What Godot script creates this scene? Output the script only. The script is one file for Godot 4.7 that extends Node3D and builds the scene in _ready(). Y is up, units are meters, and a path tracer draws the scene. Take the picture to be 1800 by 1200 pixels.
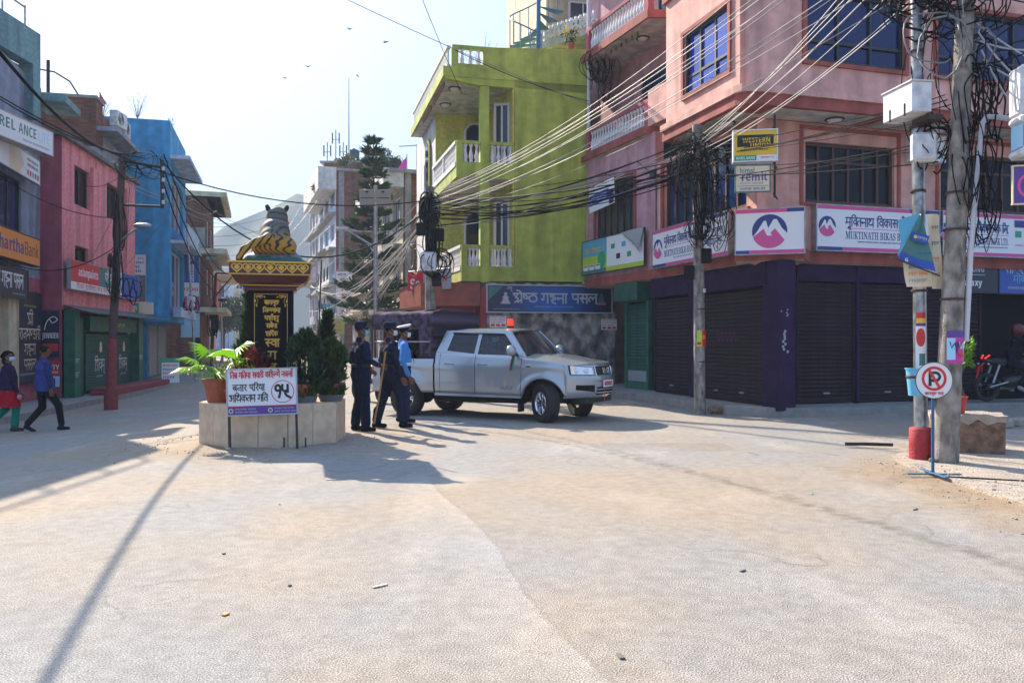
extends Node3D
# A street junction in a hill town: monument with a tiger, pickup truck with police, painted houses, poles and cables.

var M = {}
var T = {}
var used_names = {}
var rng = RandomNumberGenerator.new()

class MB:
	var v = PackedVector3Array()
	var n = PackedVector3Array()
	var c = PackedColorArray()
	var uv = PackedVector2Array()
	var ix = PackedInt32Array()
	var col = Color(1, 1, 1)
	var xf = Transform3D()
	func vert(p, nn, u = Vector2.ZERO):
		v.append(xf * p); n.append((xf.basis * nn).normalized()); c.append(col); uv.append(u)
		return v.size() - 1
	func tri_i(a, b, d):
		var cr = (v[b] - v[a]).cross(v[d] - v[a])
		if cr.dot(n[a] + n[b] + n[d]) > 0.0:
			ix.append(a); ix.append(d); ix.append(b)
		else:
			ix.append(a); ix.append(b); ix.append(d)
	func tri(a, b, d, nn = null):
		if nn == null: nn = (b - a).cross(d - a).normalized()
		tri_i(vert(a, nn), vert(b, nn), vert(d, nn))
	func quad(a, b, cc, d, nn = null, uvs = null):
		if nn == null: nn = (b - a).cross(cc - a).normalized()
		if uvs == null:
			var u = Vector2((b - a).length(), 0); var w = Vector2(0, (d - a).length())
			uvs = [Vector2.ZERO, u, u + w, w]
		var i = vert(a, nn, uvs[0]); vert(b, nn, uvs[1]); vert(cc, nn, uvs[2]); vert(d, nn, uvs[3])
		tri_i(i, i + 1, i + 2); tri_i(i, i + 2, i + 3)
	func face(o, a, b, nn, u0):
		quad(o, o + a, o + a + b, o + b, nn, [u0, u0 + Vector2(a.length(), 0), u0 + Vector2(a.length(), -b.length()), u0 + Vector2(0, -b.length())])
	# box by two corners, u and v in metres of its own axes
	func box(lo, hi):
		var s = hi - lo
		var X = Vector3(s.x, 0, 0); var Y = Vector3(0, s.y, 0); var Z = Vector3(0, 0, s.z)
		face(Vector3(lo.x, lo.y, hi.z), X, Y, Vector3(0, 0, 1), Vector2(lo.x, -lo.y))
		face(lo, X, Y, Vector3(0, 0, -1), Vector2(lo.x, -lo.y))
		face(lo, Z, Y, Vector3(-1, 0, 0), Vector2(lo.z, -lo.y))
		face(Vector3(hi.x, lo.y, lo.z), Z, Y, Vector3(1, 0, 0), Vector2(lo.z, -lo.y))
		face(Vector3(lo.x, hi.y, lo.z), X, Z, Vector3(0, 1, 0), Vector2(lo.x, -lo.z))
		face(lo, X, Z, Vector3(0, -1, 0), Vector2(lo.x, -lo.z))
	func cbox(ctr, size): box(ctr - size * 0.5, ctr + size * 0.5)
	# chamfered box
	func bbox(ctr, size, b = 0.01):
		var h = size * 0.5
		for ax in 3:
			var u = (ax + 1) % 3; var w = (ax + 2) % 3
			for s in [-1.0, 1.0]:
				var nn = Vector3(); nn[ax] = s
				var P = []
				for q in [[-1, -1], [1, -1], [1, 1], [-1, 1]]:
					var p = Vector3(); p[ax] = s * h[ax]; p[u] = q[0] * (h[u] - b); p[w] = q[1] * (h[w] - b); P.append(ctr + p)
				quad(P[0], P[1], P[2], P[3], nn)
				for t in [-1.0, 1.0]:
					var n2 = Vector3(); n2[ax] = s; n2[u] = t
					var a1 = Vector3(); a1[ax] = s * h[ax]; a1[u] = t * (h[u] - b)
					var a2 = Vector3(); a2[ax] = s * (h[ax] - b); a2[u] = t * h[u]
					var e = Vector3(); e[w] = h[w] - b
					quad(ctr + a1 - e, ctr + a1 + e, ctr + a2 + e, ctr + a2 - e, n2.normalized())
		for sx in [-1.0, 1.0]:
			for sy in [-1.0, 1.0]:
				for sz in [-1.0, 1.0]:
					var s3 = Vector3(sx, sy, sz)
					tri(ctr + s3 * Vector3(h.x, h.y - b, h.z - b), ctr + s3 * Vector3(h.x - b, h.y, h.z - b), ctr + s3 * Vector3(h.x - b, h.y - b, h.z), s3.normalized())
	func tube(path, r, sides = 8, caps = true, r2 = -1.0):
		if r2 < 0.0: r2 = r
		var m = path.size()
		var up = Vector3(0, 1, 0)
		var base = v.size()
		var L = 0.0
		for i in m:
			var t
			if i == 0: t = path[1] - path[0]
			elif i == m - 1: t = path[i] - path[i - 1]
			else: t = (path[i + 1] - path[i]).normalized() + (path[i] - path[i - 1]).normalized()
			t = t.normalized()
			if i > 0: L += (path[i] - path[i - 1]).length()
			if absf(t.dot(up)) > 0.95: up = Vector3(1, 0, 0) if absf(t.x) < 0.9 else Vector3(0, 0, 1)
			var a = t.cross(up).normalized(); var b = a.cross(t).normalized()
			up = b
			var rr = lerpf(r, r2, float(i) / (m - 1))
			for k in sides + 1:
				var ang = TAU * k / sides
				var d = a * cos(ang) + b * sin(ang)
				vert(path[i] + d * rr, d, Vector2(ang * rr, L))
		for i in m - 1:
			for k in sides:
				var q = base + i * (sides + 1) + k
				tri_i(q, q + 1, q + sides + 2); tri_i(q, q + sides + 2, q + sides + 1)
		if caps:
			for e in [0, m - 1]:
				var nn = (path[0] - path[1]).normalized() if e == 0 else (path[m - 1] - path[m - 2]).normalized()
				var ci = vert(path[e], nn)
				var ring = []
				for k in sides + 1:
					var src = base + e * (sides + 1) + k
					v.append(v[src]); n.append((xf.basis * nn).normalized()); c.append(col); uv.append(Vector2.ZERO); ring.append(v.size() - 1)
				for k in sides: tri_i(ci, ring[k], ring[k + 1])
	func cyl(a, b, r, sides = 12, r2 = -1.0): tube([a, b], r, sides, true, r2)
	# turned round the y axis; profile of Vector2(radius, height)
	func lathe(prof, sides = 20, smooth = true):
		var m = prof.size()
		var rows = []
		for i in m - 1:
			var d = prof[i + 1] - prof[i]
			if d.length() < 1e-6: rows.append(Vector2(1, 0)); continue
			rows.append(Vector2(d.y, -d.x).normalized())
		for i in m - 1:
			var n0 = rows[i]; var n1 = rows[i]
			if smooth:
				if i > 0 and rows[i - 1].dot(rows[i]) > 0.6: n0 = (rows[i - 1] + rows[i]).normalized()
				if i < m - 2 and rows[i + 1].dot(rows[i]) > 0.6: n1 = (rows[i + 1] + rows[i]).normalized()
			var base = v.size()
			for k in sides + 1:
				var a = TAU * k / sides
				var cs = cos(a); var sn = sin(a)
				vert(Vector3(prof[i].x * cs, prof[i].y, prof[i].x * sn), Vector3(n0.x * cs, n0.y, n0.x * sn), Vector2(a * 0.3, prof[i].y))
				vert(Vector3(prof[i + 1].x * cs, prof[i + 1].y, prof[i + 1].x * sn), Vector3(n1.x * cs, n1.y, n1.x * sn), Vector2(a * 0.3, prof[i + 1].y))
			for k in sides:
				var q = base + k * 2
				if prof[i].x > 1e-5: tri_i(q, q + 2, q + 1)
				if prof[i + 1].x > 1e-5: tri_i(q + 1, q + 2, q + 3)
	# flat polygon in xy given depth along z
	func prism(poly, z0, z1):
		var idx = Geometry2D.triangulate_polygon(PackedVector2Array(poly))
		for zz in [[z0, -1.0], [z1, 1.0]]:
			var nn = Vector3(0, 0, signf(zz[1] * (z1 - z0)))
			for i in range(0, idx.size(), 3):
				var a = poly[idx[i]]; var b = poly[idx[i + 1]]; var d = poly[idx[i + 2]]
				var q = vert(Vector3(a.x, a.y, zz[0]), nn, Vector2(a.x, -a.y)); vert(Vector3(b.x, b.y, zz[0]), nn, Vector2(b.x, -b.y)); vert(Vector3(d.x, d.y, zz[0]), nn, Vector2(d.x, -d.y))
				tri_i(q, q + 1, q + 2)
		var area = 0.0
		for i in poly.size():
			var a = poly[i]; var b = poly[(i + 1) % poly.size()]
			area += a.x * b.y - b.x * a.y
		var L = 0.0
		for i in poly.size():
			var a = poly[i]; var b = poly[(i + 1) % poly.size()]
			var d = (b - a)
			var nn = Vector3(d.y, -d.x, 0).normalized() * signf(area)
			quad(Vector3(a.x, a.y, z0), Vector3(b.x, b.y, z0), Vector3(b.x, b.y, z1), Vector3(a.x, a.y, z1), nn, [Vector2(L, 0), Vector2(L + d.length(), 0), Vector2(L + d.length(), z1 - z0), Vector2(L, z1 - z0)])
			L += d.length()
	# polygon on the ground (x, z) standing from y0 to y1
	func slab(poly, y0, y1):
		var keep = xf
		xf = keep * Transform3D(Basis(Vector3(1, 0, 0), Vector3(0, 0, 1), Vector3(0, -1, 0)), Vector3.ZERO)
		prism(poly, -y0, -y1)
		xf = keep
	# rows of points joined to a smooth sheet
	func sheet(rows, flip = false, closed = false):
		var R = rows.size(); var C = rows[0].size()
		var base = v.size()
		for i in R:
			for j in C:
				var a = rows[i][(j + 1) % C if closed else mini(j + 1, C - 1)] - rows[i][(j - 1 + C) % C if closed else maxi(j - 1, 0)]
				var b = rows[mini(i + 1, R - 1)][j] - rows[maxi(i - 1, 0)][j]
				var nn = a.cross(b)
				if nn.length() < 1e-12: nn = Vector3(0, 1, 0)
				nn = nn.normalized() * (-1.0 if flip else 1.0)
				vert(rows[i][j], nn, Vector2(rows[i][j].x, -rows[i][j].y))
		for i in R - 1:
			for j in (C if closed else C - 1):
				var q = base + i * C + j; var q2 = base + i * C + (j + 1) % C
				tri_i(q, q2, q2 + C); tri_i(q, q2 + C, q + C)
	func ball(ctr, r3, seg = 12, rings = 8):
		var rows = []
		for i in rings + 1:
			var th = PI * i / rings
			var row = []
			for j in seg:
				var ph = TAU * j / seg
				row.append(Vector3(sin(th) * cos(ph), cos(th), sin(th) * sin(ph)))
			rows.append(row)
		var base = v.size()
		for i in rings + 1:
			for j in seg:
				vert(ctr + rows[i][j] * r3, rows[i][j] / r3)
		for i in rings:
			for j in seg:
				var q = base + i * seg + j; var q2 = base + i * seg + (j + 1) % seg
				tri_i(q, q2, q2 + seg); tri_i(q, q2 + seg, q + seg)
	func add(o, t = Transform3D()):
		var base = v.size()
		var tt = xf * t
		for i in o.v.size():
			v.append(tt * o.v[i]); n.append((tt.basis * o.n[i]).normalized()); c.append(o.c[i]); uv.append(o.uv[i])
		var flip = tt.basis.determinant() < 0.0
		for i in range(0, o.ix.size(), 3):
			ix.append(base + o.ix[i])
			ix.append(base + o.ix[i + (2 if flip else 1)]); ix.append(base + o.ix[i + (1 if flip else 2)])
	func mesh():
		var m = ArrayMesh.new()
		if ix.size() == 0: return m
		var a = []
		a.resize(Mesh.ARRAY_MAX)
		a[Mesh.ARRAY_VERTEX] = v; a[Mesh.ARRAY_NORMAL] = n; a[Mesh.ARRAY_COLOR] = c; a[Mesh.ARRAY_TEX_UV] = uv; a[Mesh.ARRAY_INDEX] = ix
		m.add_surface_from_arrays(Mesh.PRIMITIVE_TRIANGLES, a)
		return m

# ---------- nodes ----------
func numbered(parent, called):
	var key = str(parent.get_instance_id()) + called
	var k = used_names.get(key, 0)
	used_names[key] = k + 1
	return called if k == 0 else "%s_%03d" % [called, k]

func tag(o, label, category = "", group = "", kind = ""):
	if label: o.set_meta("label", label)
	if category: o.set_meta("category", category)
	if group: o.set_meta("group", group)
	if kind: o.set_meta("kind", kind)
	return o

func thing(called, label, category, at = Transform3D(), group = ""):
	var o = Node3D.new()
	o.name = numbered(self, called)
	add_child(o, true)
	o.transform = at
	return tag(o, label, category, group)

func part(parent, called, mb, mat, xf = Transform3D()):
	var o = MeshInstance3D.new()
	o.name = numbered(parent, called)
	o.mesh = mb.mesh() if mb is MB else mb
	o.material_override = M[mat] if mat is String else mat
	parent.add_child(o, true)
	o.transform = xf
	return o

func solo(called, label, category, mb, mat, at = Transform3D(), group = ""):
	var o = part(self, called, mb, mat, at)
	return tag(o, label, category, group)

func structure(called, mb, mat):
	var o = part(self, called, mb, mat)
	o.set_meta("kind", "structure")
	return o

func copy_of(o, at, label = "", group = ""):
	var c = o.duplicate()
	var base = str(o.name)
	if base.length() > 4 and base.substr(base.length() - 3).is_valid_int(): base = base.substr(0, base.length() - 4)
	c.name = numbered(self, base)
	add_child(c, true)
	c.transform = at
	if label: c.set_meta("label", label)
	if group: c.set_meta("group", group)
	return c

func at(x, y, z, turn = 0.0): return Transform3D(Basis(Vector3.UP, turn), Vector3(x, y, z))
# a point at depth d seen where the photograph has it (1800 x 1200), used to measure the place
func px(x, y, d): return Vector3((x - 900.0) / 1440.0 * d, 1.5 + (600.0 - y) / 1440.0 * d, -d)

# ---------- materials ----------
func V(x, y, z): return Vector3(x, y, z)
func U(x, y): return Vector2(x, y)
func lin(r, g, b): return Color(r, g, b).linear_to_srgb()

func mk(called, col, rough = 0.8, o = {}):
	var m = StandardMaterial3D.new()
	m.resource_name = called
	m.albedo_color = lin(col[0], col[1], col[2])
	m.roughness = rough
	m.vertex_color_use_as_albedo = o.get("vc", false)
	m.metallic = o.get("metal", 0.0)
	if o.has("spec"): m.metallic_specular = o.spec
	if o.has("tex"):
		m.albedo_texture = T[o.tex]
		m.uv1_scale = Vector3.ONE * o.get("s", 0.25) * o.get("s3", Vector3.ONE)
	if o.has("bump"):
		m.heightmap_enabled = true
		m.heightmap_texture = T[o.bump]
		m.heightmap_scale = o.get("h", 0.3)
		m.uv1_scale = Vector3.ONE * o.get("s", 0.25) * o.get("s3", Vector3.ONE)
	if o.get("tri", false):
		m.uv1_triplanar = true
		m.uv1_world_triplanar = true
	if o.has("detail"):
		m.detail_enabled = true
		m.detail_albedo = T[o.detail]
		m.detail_blend_mode = BaseMaterial3D.BLEND_MODE_MUL
		m.detail_uv_layer = BaseMaterial3D.DETAIL_UV_2
		m.uv2_triplanar = true
		m.uv2_world_triplanar = true
		m.uv2_scale = o.get("ds", Vector3(0.45, 0.05, 0.45))
	if o.has("coat"):
		m.clearcoat_enabled = true; m.clearcoat = o.coat; m.clearcoat_roughness = o.get("coat_r", 0.05)
	if o.has("back"):
		m.backlight_enabled = true; m.backlight = lin(o.back[0], o.back[1], o.back[2])
	if o.has("rim"):
		m.rim_enabled = true; m.rim = o.rim; m.rim_tint = 0.5
	if o.has("glass"):
		m.transparency = BaseMaterial3D.TRANSPARENCY_ALPHA
		m.albedo_color.a = o.glass
	if o.has("emit"):
		m.emission_enabled = true; m.emission = lin(o.emit[0], o.emit[1], o.emit[2]); m.emission_energy_multiplier = o.get("power", 1.0)
	if o.get("two", false): m.cull_mode = BaseMaterial3D.CULL_DISABLED
	M[called] = m
	return m

func noise_tex(freq, lo, hi, size = 512, oct = 4, sd = 1, type = FastNoiseLite.TYPE_SIMPLEX_SMOOTH, mid = 0.5):
	var nz = FastNoiseLite.new()
	nz.noise_type = type
	nz.frequency = freq
	nz.fractal_octaves = oct
	nz.seed = sd
	var t = NoiseTexture2D.new()
	t.width = size; t.height = size
	t.seamless = true
	t.noise = nz
	var g = Gradient.new()
	g.set_color(0, Color(lo, lo, lo)); g.set_color(1, Color(hi, hi, hi))
	if lo is Color: g.set_color(0, lo); g.set_color(1, hi)
	g.set_offset(0, mid - 0.3); g.set_offset(1, mid + 0.3)
	t.color_ramp = g
	return t

func brick_tex(bw, bh, rows, cols, mortar, vary, sd, as_height = false):
	var W = 512; var H = 512
	var im = Image.create(W, H, false, Image.FORMAT_RGB8)
	var r = RandomNumberGenerator.new()
	r.seed = sd
	im.fill(mortar)
	var cw = float(W) / cols; var ch = float(H) / rows
	for j in rows:
		for i in cols:
			var off = 0.5 * cw if j % 2 else 0.0
			var k = 1.0 + r.randf_range(-vary, vary)
			var cc = Color(bw * k, bh * k * r.randf_range(0.93, 1.05), bh * 0.72 * k) if not as_height else Color(0.9, 0.9, 0.9) * r.randf_range(0.94, 1.0)
			var x0 = int(i * cw + off + 2)
			im.fill_rect(Rect2i(x0, int(j * ch + 2), int(cw - 3), int(ch - 3)), cc)
			if x0 + cw - 3 > W: im.fill_rect(Rect2i(0, int(j * ch + 2), int(x0 + cw - 3 - W), int(ch - 3)), cc)
	return ImageTexture.create_from_image(im)

func make_materials():
	T.mottle = noise_tex(0.012, 0.88, 1.0, 512, 5, 3)
	T.wear = noise_tex(0.014, 0.55, 1.0, 512, 5, 12, FastNoiseLite.TYPE_SIMPLEX_SMOOTH, 0.4)
	T.grime = noise_tex(0.008, 0.81, 1.0, 512, 5, 8, FastNoiseLite.TYPE_SIMPLEX_SMOOTH, 0.4)
	T.fine = noise_tex(0.09, 0.0, 1.0, 512, 3, 5)
	T.speck = noise_tex(0.2, 0.7, 1.0, 512, 3, 6)
	T.stain = noise_tex(0.012, 0.25, 1.0, 512, 5, 11, FastNoiseLite.TYPE_SIMPLEX_SMOOTH, 0.45)
	T.agg_h = noise_tex(0.10, 0.0, 1.0, 1024, 3, 21)
	T.agg_c = noise_tex(0.10, 0.62, 1.0, 1024, 3, 21)
	T.brick = brick_tex(0.50, 0.31, 14, 4, Color(0.52, 0.47, 0.43), 0.22, 4)
	T.brick_h = brick_tex(1, 1, 14, 4, Color(0.35, 0.35, 0.35), 0.0, 5, true)
	var wall = {"tex": "mottle", "bump": "fine", "h": 0.15, "s": 0.3, "detail": "grime"}
	var paint = func(nm, c, extra = {}):
		var d = wall.duplicate(); d.merge(extra, true)
		mk(nm, c, d.get("r", 0.85), d)
	paint.call("green wall", [0.45, 0.53, 0.09])
	paint.call("yellow brick", [0.66, 0.61, 0.13], {"bump": "brick_h", "h": 0.5, "s": 0.95})
	paint.call("soffit", [0.62, 0.60, 0.56])
	paint.call("white plaster", [0.72, 0.71, 0.69])
	paint.call("pink wall", [0.80, 0.43, 0.365])
	paint.call("red trim", [0.40, 0.10, 0.075])
	paint.call("mauve wall", [0.60, 0.32, 0.36])
	paint.call("coral wall", [0.88, 0.29, 0.31], {"bump": "brick_h", "h": 0.35, "s": 0.95})
	paint.call("rose wall", [0.44, 0.10, 0.14])
	paint.call("blue wall", [0.05, 0.36, 0.66])
	paint.call("teal brick", [0.20, 0.36, 0.38], {"bump": "brick_h", "h": 1.0, "s": 0.95})
	paint.call("grey wall", [0.34, 0.36, 0.40])
	paint.call("slate wall", [0.28, 0.32, 0.42])
	paint.call("cream wall", [0.62, 0.53, 0.36])
	paint.call("pale blue wall", [0.55, 0.66, 0.80])
	paint.call("concrete", [0.34, 0.33, 0.31])
	paint.call("dark concrete", [0.16, 0.155, 0.15])
	paint.call("old plaster", [0.50, 0.45, 0.40], {"detail": "stain", "ds": Vector3(0.33, 0.22, 0.33)})
	mk("brick wall", [0.72, 0.68, 0.70], 0.9, {"tex": "brick", "bump": "brick_h", "h": 0.8, "s": 0.95, "detail": "grime"})
	mk("step concrete", [0.30, 0.285, 0.26], 0.9, {"tex": "mottle", "bump": "fine", "h": 0.6, "s": 0.6, "tri": true})
	mk("sand concrete", [0.44, 0.37, 0.29], 0.92, {"tex": "mottle", "bump": "fine", "h": 1.0, "s": 0.7, "tri": true})
	mk("red step", [0.30, 0.05, 0.055], 0.8, {"tex": "mottle", "s": 0.5, "tri": true})
	mk("dark shutter", [0.034, 0.021, 0.026], 0.6, {"spec": 0.2, "tex": "mottle", "s": 0.8})
	mk("dim magenta", [0.13, 0.02, 0.10], 0.8)
	mk("purple paint", [0.032, 0.014, 0.050], 0.6, {"spec": 0.2, "tex": "grime", "s": 0.5})
	mk("green shutter", [0.015, 0.10, 0.065], 0.5, {"tex": "grime", "s": 0.5})
	mk("red shutter", [0.28, 0.06, 0.035], 0.5, {"tex": "grime", "s": 0.5})
	mk("grey shutter", [0.35, 0.34, 0.33], 0.5, {"tex": "grime", "s": 0.5})
	mk("green paint", [0.02, 0.15, 0.085], 0.5, {"tex": "grime", "s": 0.5})
	mk("sky glass", [0.012, 0.05, 0.40], 0.04, {"spec": 0.7})
	mk("navy glass", [0.004, 0.012, 0.08], 0.05, {"spec": 0.45})
	mk("dark glass", [0.008, 0.009, 0.013], 0.08, {"spec": 0.3})
	mk("grey glass", [0.05, 0.065, 0.08], 0.07, {"spec": 0.45})
	mk("blue glass", [0.008, 0.025, 0.09], 0.05, {"spec": 0.45})
	mk("black frame", [0.012, 0.012, 0.014], 0.4)
	mk("wood frame", [0.055, 0.022, 0.018], 0.5)
	mk("white frame", [0.60, 0.56, 0.62], 0.5)
	mk("baluster white", [0.70, 0.70, 0.70], 0.7, {"tex": "mottle", "s": 0.8})
	mk("dark room", [0.012, 0.012, 0.014], 0.95, {"spec": 0.05})
	mk("pvc pipe", [0.52, 0.53, 0.56], 0.45)
	mk("steel", [0.42, 0.43, 0.45], 0.42, {"metal": 0.75, "tex": "grime", "s": 0.9})
	mk("galvanised", [0.50, 0.51, 0.52], 0.38, {"metal": 0.65, "tex": "grime", "s": 0.8, "detail": "wear", "ds": Vector3(0.8, 0.5, 0.8)})
	mk("pole concrete", [0.40, 0.35, 0.30], 0.85, {"tex": "mottle", "bump": "fine", "h": 0.5, "s": 0.9, "detail": "wear", "ds": Vector3(0.9, 0.35, 0.9)})
	mk("dark pole", [0.09, 0.05, 0.05], 0.8, {"tex": "mottle", "s": 0.9})
	mk("red pole", [0.28, 0.05, 0.05], 0.75, {"tex": "mottle", "s": 0.9})
	mk("black rubber", [0.014, 0.014, 0.015], 0.6)
	mk("black iron", [0.02, 0.018, 0.017], 0.5, {"metal": 0.4})
	mk("rust iron", [0.05, 0.03, 0.025], 0.7)
	mk("cable black", [0.012, 0.012, 0.014], 0.7, {"spec": 0.15})
	mk("cable grey", [0.16, 0.16, 0.16], 0.5)
	mk("cable white", [0.42, 0.41, 0.40], 0.5)
	mk("white box", [0.68, 0.69, 0.71], 0.45, {"tex": "grime", "s": 0.9})
	mk("red bucket", [0.52, 0.022, 0.02], 0.45)
	mk("blue bucket", [0.12, 0.42, 0.62], 0.42)
	mk("red post", [0.42, 0.02, 0.03], 0.7, {"tex": "mottle", "bump": "fine", "h": 0.6, "s": 0.9, "tri": true})
	mk("blue metal", [0.02, 0.10, 0.20], 0.5)
	mk("stair blue", [0.03, 0.14, 0.26], 0.5)
	mk("vertex paint", [1, 1, 1], 0.7, {"vc": true})
	mk("vertex gloss", [1, 1, 1], 0.3, {"vc": true})
	mk("cloth", [1, 1, 1], 0.9, {"vc": true, "spec": 0.2, "bump": "wear", "h": 2.5, "s": 2.2, "tri": true})
	mk("leaf", [1, 1, 1], 0.55, {"vc": true, "two": true, "back": [0.35, 0.45, 0.10]})
	mk("palm leaf", [1, 1, 1], 0.4, {"vc": true, "two": true, "back": [0.8, 0.95, 0.15]})
	mk("bark", [0.08, 0.055, 0.04], 0.9, {"tex": "mottle", "s": 1.0})
	mk("soil", [0.06, 0.045, 0.035], 0.95)
	mk("terracotta", [0.42, 0.105, 0.05], 0.65, {"tex": "mottle", "s": 1.2})
	mk("grey pot", [0.10, 0.12, 0.13], 0.6)
	mk("granite", [0.008, 0.008, 0.010], 0.3, {"spec": 0.15})
	mk("gold", [0.62, 0.36, 0.05], 0.45, {"metal": 0.3})
	mk("maroon", [0.085, 0.016, 0.014], 0.35, {"tex": "mottle", "s": 1.5})
	mk("tile beige", [0.68, 0.50, 0.34], 0.35, {"tex": "mottle", "s": 0.6})
	mk("tank green", [0.015, 0.045, 0.05], 0.5)
	mk("truck silver", [0.37, 0.40, 0.43], 0.28, {"metal": 0.45, "coat": 1.0, "coat_r": 0.04})
	mk("chrome", [0.75, 0.76, 0.78], 0.12, {"metal": 1.0})
	mk("tyre", [0.022, 0.021, 0.020], 0.8, {"tex": "mottle", "s": 2.0})
	mk("car glass", [0.02, 0.022, 0.026], 0.03, {"glass": 0.5})
	mk("tinted glass", [0.006, 0.008, 0.012], 0.04, {"glass": 0.93})
	mk("clear lens", [0.9, 0.92, 0.95], 0.03, {"glass": 0.1})
	mk("red lens", [0.85, 0.05, 0.008], 0.2, {"emit": [0.75, 0.03, 0.0], "power": 0.35})
	mk("tail lamp", [0.6, 0.01, 0.01], 0.2, {"emit": [0.9, 0.02, 0.01], "power": 1.2})
	mk("tarp", [0.11, 0.078, 0.118], 0.85, {"tex": "wear", "s": 0.7, "bump": "fine", "h": 0.5, "spec": 0.2})
	mk("mesh backing", [0.30, 0.27, 0.24], 0.8)
	for p in [["print white", 0.74, 0.74, 0.76], ["print pink", 0.62, 0.075, 0.26], ["print navy", 0.02, 0.035, 0.20], ["print red", 0.58, 0.02, 0.025], ["print black", 0.01, 0.01, 0.012], ["print yellow", 0.78, 0.48, 0.02],
		["print orange", 0.75, 0.24, 0.025], ["print green", 0.02, 0.32, 0.16], ["print blue", 0.015, 0.07, 0.36], ["print cyan", 0.09, 0.36, 0.50], ["print lime", 0.42, 0.55, 0.05], ["print grey", 0.30, 0.31, 0.33], ["print cream", 0.72, 0.60, 0.42],
		["print purple", 0.10, 0.04, 0.26], ["print teal", 0.05, 0.17, 0.165], ["print silver", 0.42, 0.44, 0.48], ["print deep", 0.008, 0.012, 0.035], ["print magenta", 0.55, 0.03, 0.32], ["print sky", 0.35, 0.62, 0.82]]:
		mk(p[0], [p[1], p[2], p[3]], 0.42)

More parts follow.
